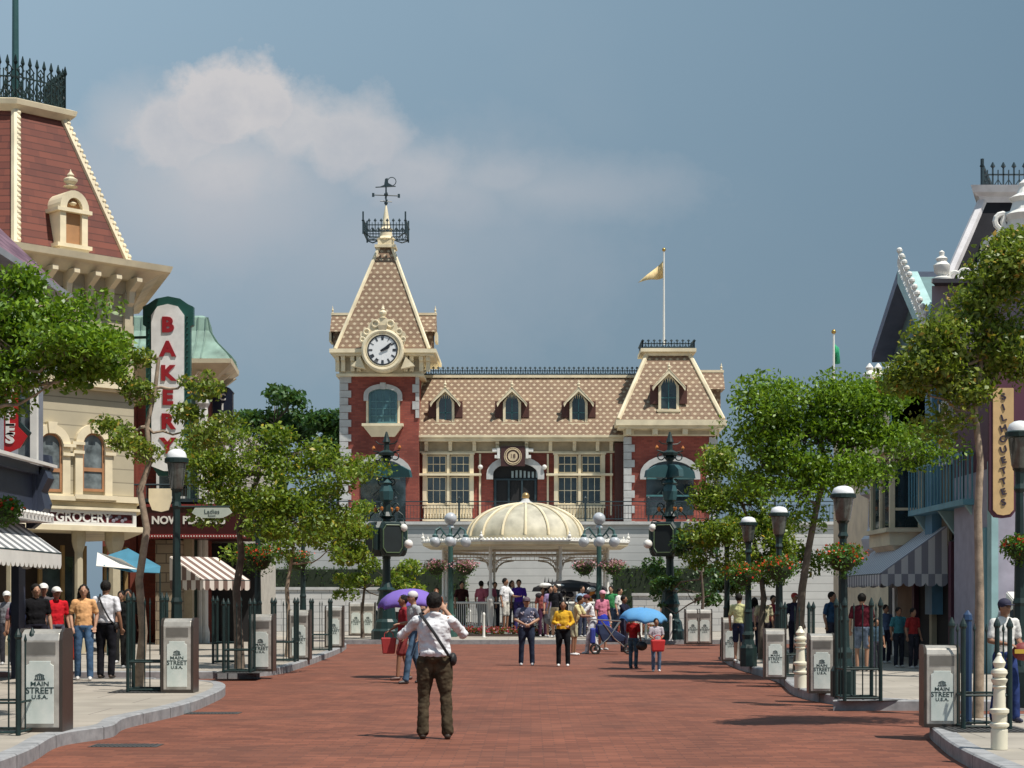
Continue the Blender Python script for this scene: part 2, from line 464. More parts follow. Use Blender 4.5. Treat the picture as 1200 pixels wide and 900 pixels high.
def smoothline(pts, n=6):
    out = []
    for i in range(len(pts)-1):
        p0, p1, p2, p3 = pts[max(i-1,0)], pts[i], pts[i+1], pts[min(i+2, len(pts)-1)]
        for k in range(n):
            s_ = k/n
            out.append(tuple(.5*((2*b)+(-a+c)*s_+(2*a-5*b+4*c-d)*s_**2+(-a+3*b-3*c+d)*s_**3) for a, b, c, d in zip(p0, p1, p2, p3)))
    out.append(pts[-1]); return out

def walk(name, edge, xfar):
    """pavement slab with a kerb stone along EDGE (street side, near to far)"""
    e = smoothline(edge); sgn = 1 if xfar > 0 else -1
    kw = .20
    inner = []
    for i, p in enumerate(e):
        a = Vector(e[max(i-1,0)]); b = Vector(e[min(i+1, len(e)-1)]); d = (b-a).normalized()
        nrm = Vector((d.y, -d.x))*sgn
        inner.append((p[0]+nrm.x*kw, p[1]+nrm.y*kw))
    b = MB()
    for i in range(len(e)-1):
        o0, o1, i0, i1 = e[i], e[i+1], inner[i], inner[i+1]
        b.poly([(*o0, 0), (*o1, 0), (*o1, KZ-.015), (*o0, KZ-.015)])
        c0 = (o0[0]+(i0[0]-o0[0])*.1, o0[1]+(i0[1]-o0[1])*.1); c1 = (o1[0]+(i1[0]-o1[0])*.1, o1[1]+(i1[1]-o1[1])*.1)
        b.poly([(*o0, KZ-.015), (*o1, KZ-.015), (*c1, KZ), (*c0, KZ)])
        b.poly([(*c0, KZ), (*c1, KZ), (*i1, KZ), (*i0, KZ)])
    bmesh.ops.remove_doubles(b.bm, verts=b.bm.verts, dist=1e-4)
    k = b.build('kerb', kerbm); k['kind'] = 'structure'
    b = MB(); ys = []; m_ = -1e9
    for p in inner: m_ = max(m_+1e-4, p[1]); ys.append(m_)
    fx = 62 if xfar > 0 else -62
    A = [b._v((p[0], y, KZ-.004)) for p, y in zip(inner, ys)]; B = [b._v((fx, y, KZ-.004)) for y in ys]
    for i in range(len(A)-1): b.bm.faces.new((A[i], A[i+1], B[i+1], B[i]))
    for f in b.bm.faces:
        f.normal_update()
        if f.normal.z < 0: f.normal_flip()
    b.build(name, concrete, fix=False)['kind'] = 'structure'

LA = [(-4.6,8),(-4.75,13),(-4.88,16.4),(-5.14,18.6),(-4.88,19.8),(-5.02,21.2),(-4.84,23.5),(-4.86,25.5),(-5.1,28.5),(-5.7,30.4),(-7.2,31.2),(-9,31.3),(-30,31.4)]
LB = [(-30,34.0),(-7.6,34.1),(-6.0,34.6),(-5.35,36),(-5.3,40),(-5.45,46),(-5.7,52),(-6.2,56.4),(-7.5,57.6),(-10,57.9),(-30,58)]
RA = [(3.9,8),(4.05,13),(4.2,16.4),(4.45,18.6),(4.8,20.4),(5.6,21.3),(7.5,21.7),(30,21.8)]
RB = [(30,24.4),(6.4,24.5),(5.3,24.8),(4.62,25.9),(4.38,28.3),(4.75,33),(4.7,38.8),(4.95,44),(5.3,47),(6.3,48.2),(9,48.6),(30,48.7)]
walk('pavement', LA, -60); walk('pavement', LB, -60); walk('pavement', RA, 60); walk('pavement', RB, 60)
PL = [(-60,60),(-14,59.6),(-7,59.3),(0,59.2),(7,59.3),(14,59.6),(60,60)]
e = smoothline(PL, 4)
b = MB()
for p, q in zip(e, e[1:]):
    b.poly([(*p, 0), (*q, 0), (*q, KZ), (*p, KZ)]); b.poly([(*p, KZ), (*q, KZ), (q[0], q[1]+.3, KZ), (p[0], p[1]+.3, KZ)])
b.build('kerb', kerbm)['kind'] = 'structure'
sheet('plaza', [(x, y+.3) for x, y in e]+[(60,110),(-60,110)], KZ-.004, concrete)
# drain gratings set in the brick beside the kerb
def grating(px, py, lab, wd=.75):
    g = G(px, py); th = thing('drain_grate', lab, 'drain grate', g, 0, 'drain grates in the brick street')
    b = MB().bb(-wd/2, wd/2, -.2, .2, .003, .006); b.build('frame', M('dark_steel', (.06,.06,.06), .6), th)
    b = MB()
    for k in range(14): b.bb(-wd/2+.03+k*(wd-.06)/14, -wd/2+.045+k*(wd-.06)/14, -.17, .17, .0065, .012)
    b.build('bars', M('dark_steel'), th)
grating(148, 874, 'flat dark drain grate in the brick nearest the viewer')
grating(250, 836, 'flat dark drain grate in the brick beside the rounded kerb end')
# ------------------------------------------------------------------ the station
redw = brickmat('red_brick_wall', (.23,.048,.034), (.33,.078,.052), (.20,.07,.055), .28, .10, .010, patch=.35, bmp=.2)
roofm = tilemat('patterned_tile_roof', (.235,.155,.098), (.17,.105,.065), (.50,.42,.29), su=.36, sv=.25, spotsize=.28, dark=(.16,.085,.05))
quoin = M('grey_quoin_stone', (.50,.50,.49), .7, var=.12)
brown = M('dark_red_timber', (.085,.028,.02), .6)
teal = M('teal_paint', (.06,.17,.18), .45)
frieze = M('tan_frieze', (.42,.35,.24), .7)

SY = 88.0
st = thing('train_station', 'red brick station with patterned tile roof, clock tower and mansard dormers', 'station', (0, SY, 0))
O = (0, SY, 0)
DK = PZ(612, 84)            # deck level
def bld(b, n, m, p=None, **k): return b.build(n, m, p if p is not None else st, **k)

def cresting(b, a, c, h, n, r=.02):
    """iron roof cresting from a to c: two rails, spikes, small scrolls"""
    a, c = Vector(a), Vector(c); d = (c-a)
    up = Vector((0,0,1))
    b.tube([a+up*.04, c+up*.04], r*1.3, 4); b.tube([a+up*h*.55, c+up*h*.55], r, 4)
    for i in range(n+1):
        p = a+d*i/n
        b.tube([p, p+up*h*.86], r, 4)
        b.lathe([(r*.6, h*.80), (r*2.6, h*.88), (r*.5, h*1.05)], p, 4)
        if i < n:
            m = p+d*(.5/n)
            q = Vector((d.x, d.y, 0)).normalized()*min(h*.2, d.length/n*.36)
            b.tube([m-q+up*h*.12, m+up*h*.36, m+q+up*h*.12, m+up*h*.02, m-q+up*h*.12], r*.8, 4)
            b.tube([m, m+up*h*.74], r*.7, 4)

def finial(b, p, h, r):
    b.lathe([(r*.5,0),(r,h*.08),(r*.45,h*.16),(r*.9,h*.34),(r*.95,h*.45),(r*.35,h*.6),(r*.5,h*.68),(r*.15,h*.85),(r*.02,h)], p, 8)

def sashwin(par, cx, z0, z1, w, y, fm, pm, nx=2, nz=2, fr=.07, arch=0, out=-1, name='window', deep=.08, off=O):
    """framed window in a wall facing -y; frame proud, pane behind it"""
    b = MB(off); x0, x1 = cx-w/2, cx+w/2
    b.bb(x0, x0+fr, y-.05, y+deep, z0, z1).bb(x1-fr, x1, y-.05, y+deep, z0, z1)
    b.bb(x0+fr, x1-fr, y-.05, y+deep, z0, z0+fr)
    if not arch: b.bb(x0+fr, x1-fr, y-.05, y+deep, z1-fr, z1)
    for i in range(1, nx): 
        xx = x0+w*i/nx; b.bb(xx-fr*.3, xx+fr*.3, y-.03, y+deep*.6, z0+fr, z1-(0 if arch else fr))
    for i in range(1, nz):
        zz = z0+(z1-z0)*i/nz; b.bb(x0+fr, x1-fr, y-.028, y+deep*.55, zz-fr*.35, zz+fr*.35)
    pts = [(x0+fr*.5, z0+fr*.5), (x1-fr*.5, z0+fr*.5)]
    if arch:
        n = 10; aw = w/2-fr*.5
        top = [(cx+aw*math.cos(PI*k/n), z1+arch*math.sin(PI*k/n)) for k in range(n+1)]
        pts += top
        rim = []
        for k in range(n+1):
            a = PI*k/n; rim.append(((cx+(w/2)*math.cos(a), z1+(arch+fr*.5)*math.sin(a)), (cx+(w/2-fr)*math.cos(a), z1+(arch-fr*.5)*math.sin(a))))
        for (o1, i1), (o2, i2) in zip(rim, rim[1:]): b.prism([o1, o2, i2, i1], y-.05, y+deep)
    else: pts += [(x1-fr*.5, z1-fr*.5), (x0+fr*.5, z1-fr*.5)]
    f = b.build(name, fm, par)
    MB(off).prism(pts, y+.012, y+.03).build('pane', pm, f)
    return f

def archband(b, cx, z, r, th, y0, y1, flat=1.0, a0=0, a1=PI, n=12, key=True):
    for k in range(n):
        p, q = a0+(a1-a0)*k/n, a0+(a1-a0)*(k+1)/n
        b.prism([(cx+r*math.cos(p), z+flat*r*math.sin(p)), (cx+r*math.cos(q), z+flat*r*math.sin(q)),
                 (cx+(r+th)*math.cos(q), z+(flat*r+th)*math.sin(q)), (cx+(r+th)*math.cos(p), z+(flat*r+th)*math.sin(p))], y0, y1)
    if key:
        b.prism([(cx-th*.45, z+flat*r-th*.1), (cx+th*.45, z+flat*r-th*.1), (cx+th*.6, z+flat*r+th*1.25), (cx-th*.6, z+flat*r+th*1.25)], y0-.05, y1)

def quoins(b, x0, x1, y, z0, z1, side):
    n = int((z1-z0)/.36); h = (z1-z0)/n
    for i in range(n):
        e = .16 if i % 2 else 0
        b.bb(x0-(e if side < 0 else 0), x1+(e if side > 0 else 0), y-.06-.003*(i % 2), y+.3, z0+i*h+.012, z0+(i+1)*h-.012)

# --- main wing
bx0, bx1 = PX(480, SY), PX(735, SY)
ze = PZ(517, SY)
b = MB(O).bb(bx0, bx1, SY, SY+9, DK-.6, PZ(528, SY)); bld(b, 'wall', redw)
b = MB(O).bb(bx0-.1, bx1, SY-.1, SY+9, PZ(530, SY), ze+.05)
bld(b, 'frieze', frieze)
b = MB(O).bb(PX(470,SY), bx1, SY-.65, SY+9.4, PZ(518,SY), PZ(514,SY)).bb(PX(466.5,SY), bx1, SY-.8, SY+9.6, PZ(514,SY)+.002, PZ(511.5,SY))
b.bb(bx0-.14, bx1, SY-.16, SY-.1, PZ(531,SY), PZ(529,SY))
bld(b, 'cornice', cream)
for px in (487, 500, 528, 556, 583, 617, 645, 673, 700, 716):
    x = PX(px, SY); b = MB(O).bb(x-.09, x+.09, SY-.5, SY-.1, PZ(521,SY), PZ(518,SY)-.003).bb(x-.09, x+.09, SY-.28, SY-.1, PZ(529,SY), PZ(521,SY)-.003)
    bld(b, 'bracket', cream)
zt = PZ(444, SY+2)
f0 = (PX(469,SY), PX(738,SY), SY-.72, SY+9.5); f1 = (PX(497,SY+2), PX(746,SY+2), SY+1.6, SY+7)
b = MB(O).frus(f0, PZ(511.5,SY), f1, zt); rf = bld(b, 'roof', roofm)
b = MB(O).bb(f1[0]-.08, f1[1], f1[2]-.1, f1[3]+.1, zt+.003, zt+.14)
b.tube([(f0[0], f0[2], PZ(511.5,SY)), (f1[0], f1[2], zt)], .11, 6)
for i in range(34):
    x = f0[0]+.1+(f0[1]-f0[0]-.2)*i/33
bld(b, 'trim', cream, rf)
b = MB(O); cresting(b, (f1[0], f1[2]+.1, zt+.14), (f1[1], f1[2]+.1, zt+.14), .44, 44, .034); bld(b, 'roof_cresting', ironb, rf)

def dormer(cx, pyb, pyt, par, Y, slope, w=22, name='dormer', pane=glass):
    """gabled dormer; pyb sill, pyt gable apex"""
    x = PX(cx, Y); s_ = Y/FX; hw = w*s_/2
    zb, za = PZ(pyb, Y), PZ(pyt, Y); zs = zb+(za-zb)*.60
    zspring = zb+(za-zb)*.62
    b = MB(O)
    b.bb(x-hw, x-hw+.13, Y-.1, Y+.06, zb, zs).bb(x+hw-.13, x+hw, Y-.1, Y+.06, zb, zs)
    b.bb(x-hw-.08, x+hw+.08, Y-.17, Y+.06, zb-.12, zb)
    b.bb(x-hw-.02, x+hw+.02, Y-.12, Y+.05, zb-.34, zb-.123)
    # gable spandrel with an arched underside
    b.prism([(x-hw, zs), (x-hw+.13, zs), (x-hw*.45, zs+.30), (x, zs+.42), (x+hw*.45, zs+.30), (x+hw-.13, zs), (x+hw, zs), (x, za-.15)], Y-.09, Y+.04)
    for k in (-.35, -.1, .1, .35): b.prism([(x+hw*k-.03, zs+.38), (x+hw*k+.03, zs+.38), (x+hw*k, zs+.15)], Y-.13, Y-.092)
    o = b.build(name, cream, par)
    b = MB(O); ow = hw+.22
    for s in (-1, 1):
        b.prism([(x, za), (x+s*ow*1.15, zs-.12), (x+s*ow*1.15-s*.04, zs-.28), (x+s*ow*.9, zs-.05), (x, za-.2)], Y-.34, Y-.26)
        b.prism([(x+s*.01, za+.03), (x+s*ow*1.15, zs-.09), (x+s*ow*1.15, zs-.12), (x+s*.01, za-.002)], Y-.36, Y+slope*.55)
    finial(b, (x, Y-.3, za), .42, .09)
    b.build('bargeboard', cream, o)
    MB(O).prism([(x-hw*1.1, zs-.0), (x, za-.06), (x+hw*1.1, zs)], Y+.1, Y+slope).build('gable_roof', roofm, o)
    for s in (-1, 1): MB(O).bb(x+s*(hw+.02), x+s*(hw+.42), Y+.02, Y+.10, zb+.3, zs+.06).build('side_panel', brown, o)
    b = MB(O).prism([(x-hw+.1, zb), (x+hw-.1, zb), (x+hw-.1, zs), (x+hw*.45, zs+.3), (x, zs+.42), (x-hw*.45, zs+.3), (x-hw+.1, zs)], Y+.01, Y+.03)
    b.build('pane', pane, o)
    b = MB(O).bb(x-.025, x+.025, Y-.02, Y+.008, zb, zs+.35).bb(x-hw+.13, x+hw-.13, Y-.02, Y+.006, zb+(zs-zb)*.5-.025, zb+(zs-zb)*.5+.025)
    b.build('sash', teal, o)
    MB(O).bb(x-hw+.02, x+hw-.02, Y+.062, Y+slope, zb-.3, zs).build('cheek', brown, o)
    return o
for cx in (522, 600, 678): dormer(cx, 496, 455, st, SY-.1, 1.9, w=21)

# --- windows of the main wing
bayw = (PX(553,SY)-PX(498,SY))
for cx in (525.5, 679):
    x = PX(cx, SY); y = SY-.3
    b = MB(O)
    b.bb(x-bayw/2-.08, x+bayw/2+.08, y+.1, SY+.02, PZ(594,SY), PZ(592,SY)+.06)
    b.bb(x-bayw/2-.15, x+bayw/2+.15, y-.05, SY+.02, PZ(533,SY), PZ(531,SY))
    for k in (-1, 1):
        b.bb(x+k*bayw/2-.1, x+k*bayw/2+.1, y, SY+.02, PZ(592,SY), PZ(533,SY)-.002)
        b.bb(x+k*(bayw/2+.42)-.05, x+k*(bayw/2+.42)+.05, SY-.09, SY+.02, PZ(604,SY), PZ(532,SY))
    b.bb(x-.07, x+.07, y, SY-.14, PZ(592,SY), PZ(533,SY)-.002)
    b.bb(x-bayw/2-.5, x+bayw/2+.5, y-.25, SY+.01, PZ(558,SY), PZ(555.5,SY))
    wn = b.build('bay_window', cream, st)
    for k in (-1, 1):
        xx = x+k*bayw/4
        for z0, z1 in ((PZ(591,SY), PZ(559,SY)), (PZ(554.5,SY), PZ(534,SY))):
            sashwin(wn, xx, z0, z1, bayw/2-.2, SY-.1, cream, glass, 3, 2, .05, name='sash')
    b = MB(O); z0, z1 = PZ(611,SY), PZ(594,SY)
    b.bb(x-bayw/2-.1, x+bayw/2+.1, y-.16, y-.06, z1-.08, z1).bb(x-bayw/2-.1, x+bayw/2+.1, y-.16, y-.06, z0, z0+.1)
    for k in range(17):
        xx = x-bayw/2+bayw*k/16; b.lathe([(.03,z0+.1),(.055,z0+.25),(.025,z0+.42),(.045,z1-.12),(.03,z1-.08)], (xx, y-.11, 0), 6)
    b.build('balustrade', cream, wn)
    MB(O).bb(x-bayw/2, x+bayw/2, y+.06, SY+.01, z0, z1-.1).build('apron_panel', cream, wn)
# --- central doorway with arched grey hood and sign board
x = PX(604, SY); r_ = PX(632,SY)-x
b = MB(O); archband(b, x, PZ(556,SY), r_*.93, .34, SY-.35, SY+.05, flat=.52, n=14)
for k in (-1, 1): b.bb(x+k*(r_*.93), x+k*(r_*.93+.34), SY-.35, SY+.05, PZ(562,SY), PZ(556,SY))
dr = b.build('entrance', quoin, st)
pts = [(x-r_*.9, DK), (x+r_*.9, DK)]+[(x+r_*.93*math.cos(PI*k/10), PZ(556,SY)+.5*r_*math.sin(PI*k/10)) for k in range(11)]
MB(O).prism(pts, SY-.02, SY+.02).build('dark_opening', black, dr)
b = MB(O)
for k in range(7): 
    xx = x-.15+k*.21; b.bb(xx-.055, xx+.055, SY-.06, SY-.03, PZ(560,SY), PZ(552,SY)+.04*math.sin(k))
b.build('fanlight', M('pale_glass', (.35,.42,.42), .3), dr)
b = MB(O).bb(x-r_*.9, x+r_*.9, SY-.1, SY-.04, PZ(563,SY), PZ(561,SY))
for k in (-1, -.33, .33, 1): b.bb(x+k*r_*.84-.05, x+k*r_*.84+.05, SY-.1, SY-.04, DK, PZ(563,SY)-.002)
b.build('door_frame', ironb, dr)
sx, szz = PX(601, SY-.5), PZ(534.5, SY-.5)
b = MB(O).bb(sx-.62, sx+.62, SY-.62, SY-.5, szz-.52, szz+.5)
sg = b.build('sign_board', M('maroon_board', (.06,.022,.02), .5), st)
b = MB(O).ring((sx, SY-.63, szz-.02), .36, .035, n=24).ring((sx, SY-.63, szz-.02), .44, .02, n=24).disc((sx, SY-.635, szz-.02), .25, .03)
b.build('medallion', M('pale_gold', (.62,.50,.33), .4), sg)
text('numeral', '18', sg, (sx, -.66, szz-.02), .30, brown, ext=.004)
b = MB(O)
for k in (-1, 1):
    b.bb(sx+k*.66, sx+k*.80, SY-.62, SY-.1, szz-.12, szz+.42); b.bb(sx+k*.803, sx+k*1.05, SY-.6, SY-.1, szz+.22, szz+.38); b.bb(sx+k*.803, sx+k*.93, SY-.6, SY-.1, szz-.10, szz+.05)
b.build('sign_bracket', white, sg)
for px in (563, 638):
    b = MB(O).ball((PX(px,SY-.3), SY-.35, PZ(548,SY)), .13); b.build('wall_globe', white, st, smooth=True)
# --- corner piers
for pa, pb, yy in ((474,484,SY),):
    b = MB(O); quoins(b, PX(pa,yy), PX(pb,yy), yy, DK-.6, PZ(530,yy), 1); bld(b, 'quoin_pier', quoin)

# --- clock tower
TY = 87.0; tx0, tx1 = PX(399, TY), PX(491, TY); tD = tx1-tx0
b = MB(O).bb(tx0+.05, tx1-.02, TY+.01, TY+tD, DK-.6, PZ(440,TY)); tw = bld(b, 'tower', redw)
b = MB(O); quoins(b, PX(398,TY), PX(408,TY), TY, DK-.6, PZ(440.5,TY), 1); b.build('quoins', quoin, tw); b = MB(O); quoins(b, PX(487,TY), PX(491,TY), TY, PZ(490,TY), PZ(440.5,TY), -1); b.build('quoins', quoin, tw)
b = MB(O)
b.bb(tx0-.05, tx1+.1, TY-.12, TY+tD+.1, PZ(440,TY)+.003, PZ(416,TY))
b.bb(tx0-.2, tx1+.25, TY-.25, TY+tD+.2, PZ(441.5,TY), PZ(438.5,TY))
b.bb(PX(388,TY), PX(512,TY), TY-.75, TY+tD+.8, PZ(415.5,TY), PZ(411,TY)).bb(PX(391,TY), PX(509,TY), TY-.6, TY+tD+.65, PZ(418.5,TY), PZ(415.5,TY)-.003)
b.build('entablature', cream, tw)
for px in (396, 403, 414, 421, 476, 483, 494, 502):
    xx = PX(px, TY); y0 = TY-.5 if 397 < px < 500 else TY-.45
    b = MB(O).bb(xx-.1, xx+.1, y0, TY-.125, PZ(424,TY), PZ(418.6,TY)).bb(xx-.1, xx+.1, y0+.17, TY-.125, PZ(436,TY), PZ(424,TY)-.002); b.build('bracket', cream, tw)
for px in (409, 488):
    xx = PX(px, TY); MB(O).bb(xx-.14, xx+.14, TY-.16, TY-.122, PZ(435,TY), PZ(421,TY)).build('frieze_panel', frieze, tw)
cx_ = PX(448.5, TY); hb = (PX(505,TY)-PX(396,TY))/2; ht = .35; cyy = TY+tD/2
b = MB(O).frus((cx_-hb, cx_+hb, cyy-hb, cyy+hb), PZ(411,TY), (cx_-ht, cx_+ht, cyy-ht, cyy+ht), PZ(292, cyy))
spire = b.build('tower_roof', roofm, tw)
b = MB(O)
for sx_ in (-1, 1):
    for sy_ in (-1, 1):
        b.tube([(cx_+sx_*hb, cyy+sy_*hb, PZ(411,TY)+.05), (cx_+sx_*ht, cyy+sy_*ht, PZ(292,cyy))], .10, 6)
zz = PZ(292, cyy)
b.bb(cx_-.55, cx_+.55, cyy-.55, cyy+.55, zz, zz+.14).bb(cx_-.40, cx_+.40, cyy-.40, cyy+.40, zz+.14, zz+.42)
b.build('hip_trim', cream, spire)
b = MB(O).lathe([(.42,zz+.42),(.50,zz+.5),(.34,zz+.65),(.30,zz+.95),(.36,zz+1.02),(.22,zz+1.15),(.14,zz+1.7),(.03,zz+2.35)], (cx_, cyy, 0), 12)
b.build('spire', cream, tw, smooth=True)
b = MB(O); zc = PZ(277, cyy); hr = PX(473,cyy)-PX(448.5,cyy)
for (a, c) in (((-hr,-hr),(hr,-hr)), ((hr,-hr),(hr,hr)), ((hr,hr),(-hr,hr)), ((-hr,hr),(-hr,-hr))):
    cresting(b, (cx_+a[0], cyy+a[1], zc), (cx_+c[0], cyy+c[1], zc), .66, 7, .032)
for s1 in (-1, 1):
    for s2 in (-1, 1):
        b.tube([(cx_+s1*hr, cyy+s2*hr, zc-.1), (cx_+s1*hr, cyy+s2*hr, zc+1.05)], .045, 6)
        b.tube([(cx_+s1*.3, cyy+s2*.3, zc-.1), (cx_+s1*hr*.7, cyy+s2*hr*.7, zc-.18), (cx_+s1*hr, cyy+s2*hr, zc)], .035, 5)
b.build('spire_railing', ironb, tw)
# weather vane
zv = PZ(244, cyy); vx = cx_
b = MB(O).tube([(vx,cyy,zv), (vx,cyy,PZ(216,cyy))], .045, 6)
b.ball((vx,cyy,PZ(238,cyy)), .10).ball((vx,cyy,PZ(228,cyy)), .11)
for k, zq in ((.62, PZ(229,cyy)), (.30, PZ(236,cyy))):
    b.tube([(vx-k,cyy-.1,zq), (vx+k,cyy+.1,zq)], .03, 5); b.tube([(vx-.1,cyy+k,zq), (vx+.1,cyy-k,zq)], .03, 5)
for k in (-1, 1): b.box((vx+k*.66, cyy+k*.1, PZ(229,cyy)), (.12,.04,.2))
za = PZ(219, cyy)
b.tube([(vx-.55,cyy,za-.02), (vx+.5,cyy,za+.03)], .03, 5)
b.prism([(vx-.35,za), (vx-.1,za+.1), (vx-.05,za+.42), (vx+.08,za+.46), (vx+.12,za+.2), (vx+.3,za+.1), (vx+.2,za)], cyy-.02, cyy+.02)
b.ring((vx+.3, cyy, za+.28), .22, .022, n=14)
b.build('weather_vane', ironb, tw)
# side dormers seen edge on
for sd_ in (-1, 1):
    Yd = cyy
    x0 = PX(412 if sd_ < 0 else 487, Yd); x1 = PX(388.5 if sd_ < 0 else 511.5, Yd); zr, zl = PZ(369,Yd), PZ(391,Yd)
    b = MB(O); w_ = .75
    b.prism([(cyy-w_, zl), (cyy+w_, zl), (cyy, zr)], min(x0,x1), max(x0,x1), 'x')
    d_ = b.build('side_dormer', roofm, tw)
    b = MB(O).bb(min(x0,x1)-.02, max(x0,x1)+.02, cyy-.07, cyy+.07, zr-.03, zr+.10)
    b.bb(x1-.06, x1+.06, cyy-.6, cyy+.6, PZ(402,Yd), zl); finial(b, (x1-.06*sd_, cyy, zr+.08), .42, .06)
    b.build('ridge_trim', cream, d_)
    MB(O).bb(min(x0, x1-sd_*.15), max(x0, x1-sd_*.15), cyy-.5, cyy+.5, PZ(410,Yd), zl-.002).build('cheek', roofm, d_)
# clock
cxk, czk, cyk = PX(448.5, TY-1), PZ(410.5, TY-1), TY-.95
b = MB(O).disc((cxk, cyk+.45, czk), 1.06, 1.0, n=36)
b.ring((cxk, cyk-.1, czk), .96, .12, n=36, m=8).ring((cxk, cyk-.13, czk), .80, .06, n=36)
b.prism([(cxk-1.05, czk+.3), (cxk-1.15, czk+.85), (cxk-.85, czk+1.0), (cxk-.65, czk+1.4), (cxk-.2, czk+1.62), (cxk+.2, czk+1.62), (cxk+.65, czk+1.4), (cxk+.85, czk+1.0), (cxk+1.15, czk+.85), (cxk+1.05, czk+.3)], cyk-.02, cyk+.4)
for k in (-1, 1):
    b.ring((cxk+k*.38, cyk-.04, czk+1.34), .17, .05, n=12); b.ring((cxk+k*.82, cyk-.04, czk+.93), .14, .05, n=12)
    b.ring((cxk+k*1.02, cyk-.02, czk+.55), .11, .05, n=12)
    b.prism([(cxk+k*.9,czk-.9), (cxk+k*1.6,czk-.75), (cxk+k*1.15,czk-.3)], cyk+.1, cyk+.5)
finial(b, (cxk, cyk+.1, czk+1.6), .75, .2)
ck = b.build('clock', cream, tw)
b = MB(O).prism([(cxk-.16,czk+.86),(cxk+.16,czk+.86),(cxk+.24,czk+1.25),(cxk-.24,czk+1.25)], cyk-.2, cyk-.05); b.build('keystone', frieze, ck)
b = MB(O).disc((cxk, cyk-.13, czk), .74, .06, n=36); b.build('clock_face', M('clock_white', (.82,.83,.84), .35, var=.02), ck)
inkm = M('clock_black', (.012,.013,.018), .4)
b = MB(O).ring((cxk, cyk-.17, czk), .74, .035, n=36)
NB = [2,1,2,3,2,1,2,3,4,2,1,2]
for h_ in range(12):
    a = PI/2-2*PI*h_/12; nb = [3,1,2,3,2,2,3,4,4,2,1,2][h_]
    for j in range(nb):
        aa = a+(j-(nb-1)/2)*.075
        rot = Matrix.Rotation(-(aa-PI/2), 3, 'Y')
        b.box((cxk+.60*math.cos(aa), cyk-.168, czk+.60*math.sin(aa)), (.032,.012,.18), rot)
b.build('numerals', inkm, ck)
b = MB(O)
for a_, L_, wd in ((R(90-52), .62, .05), (R(90-62), .40, .085)):
    c_, s_ = math.cos(a_), math.sin(a_)
    n_ = (-s_, c_)
    q = lambda d, o_: (cxk+c_*d+n_[0]*o_, czk+s_*d+n_[1]*o_)
    b.prism([q(-.12,-wd*.5), q(L_*.75,-wd), q(L_,0), q(L_*.75,wd), q(-.12,wd*.5)], cyk-.20-wd*.2, cyk-.185-wd*.2)
b.disc((cxk, cyk-.2, czk), .06, .05, n=12)
b.build('hands', inkm, ck)
# tower window with grey hood and cream sill
x = PX(449, TY)
wf = sashwin(tw, x, PZ(496,TY), PZ(462,TY), 1.42, TY-.02, M('teal_sash', (.10,.22,.24), .4), M('teal_glass', (.05,.13,.15), .1, spec=.7), 4, 4, .07, arch=.28)
b = MB(O); archband(b, x, PZ(463,TY), .74, .24, TY-.18, TY+.02, flat=.42, n=12)
for k in (-1, 1): b.bb(x+k*.74, x+k*.98, TY-.18, TY+.02, PZ(470,TY), PZ(463,TY))
b.build('hood', quoin, wf)
b = MB(O).bb(x-1.05, x+1.05, TY-.45, TY, PZ(500,TY), PZ(497,TY)).loft([[(x-.6,TY-.1,PZ(512,TY)),(x+.6,TY-.1,PZ(512,TY)),(x+.6,TY,PZ(512,TY)),(x-.6,TY,PZ(512,TY))],[(x-1.0,TY-.4,PZ(500,TY)-.003),(x+1.0,TY-.4,PZ(500,TY)-.003),(x+1.0,TY,PZ(500,TY)-.003),(x-1.0,TY,PZ(500,TY)-.003)]])
for k in (-1, 1): b.bb(x+k*.74, x+k*.86, TY-.1, TY, PZ(497,TY)+.003, PZ(470,TY)-.003)
b.build('sill', cream, wf)
# lower stage of the tower
x = PX(449, TY)
b = MB(O); archband(b, x, PZ(555,TY), 1.15, .3, TY-.2, TY+.02, flat=.6)
lw = b.build('lower_hood', quoin, tw)
MB(O).prism([(x-1.15,DK),(x+1.15,DK)]+[(x+1.15*math.cos(PI*k/10), PZ(555,TY)+.69*math.sin(PI*k/10)) for k in range(11)], TY-.04, TY+.005).build('pane', glass, lw)
b = MB(O).bb(x-1.15, x+1.15, TY-.1, TY-.045, PZ(556,TY), PZ(553,TY)).bb(x-.05, x+.05, TY-.1, TY-.045, DK, PZ(556,TY)-.003); b.build('sash', teal, lw)

# --- east pavilion
VY = 86.5; vx0, vx1 = PX(736, VY), PX(838, VY); vD = vx1-vx0
b = MB(O).bb(vx0, vx1, VY, VY+vD+3, DK-.6, PZ(506,VY)); pv = bld(b, 'pavilion', redw)
b = MB(O); quoins(b, PX(731,VY), PX(740,VY), VY-.01, DK-.6, PZ(512,VY), 1); b.build('quoins', quoin, pv); b = MB(O); quoins(b, PX(831,VY), PX(841,VY), VY-.01, DK-.6, PZ(512,VY), -1); b.build('quoins', quoin, pv)
b = MB(O).bb(vx0-.2, vx1+.2, VY-.12, VY+vD+3.1, PZ(511,VY), PZ(500,VY)).bb(PX(721,VY), PX(850,VY), VY-.75, VY+vD+3.6, PZ(500,VY)+.003, PZ(493.5,VY)).bb(PX(724,VY), PX(847,VY), VY-.6, VY+vD+3.5, PZ(503,VY), PZ(500,VY))
b.build('entablature', cream, pv)
for px in (736, 767, 802, 836):
    xx = PX(px, VY); MB(O).bb(xx-.13, xx+.13, VY-.5, VY-.125, PZ(510,VY), PZ(503,VY)-.003).build('bracket', cream, pv)
b = MB(O).bb(vx0+.3, vx1-.3, VY-.14, VY-.123, PZ(509.5,VY), PZ(505,VY)); b.build('frieze_panel', frieze, pv)
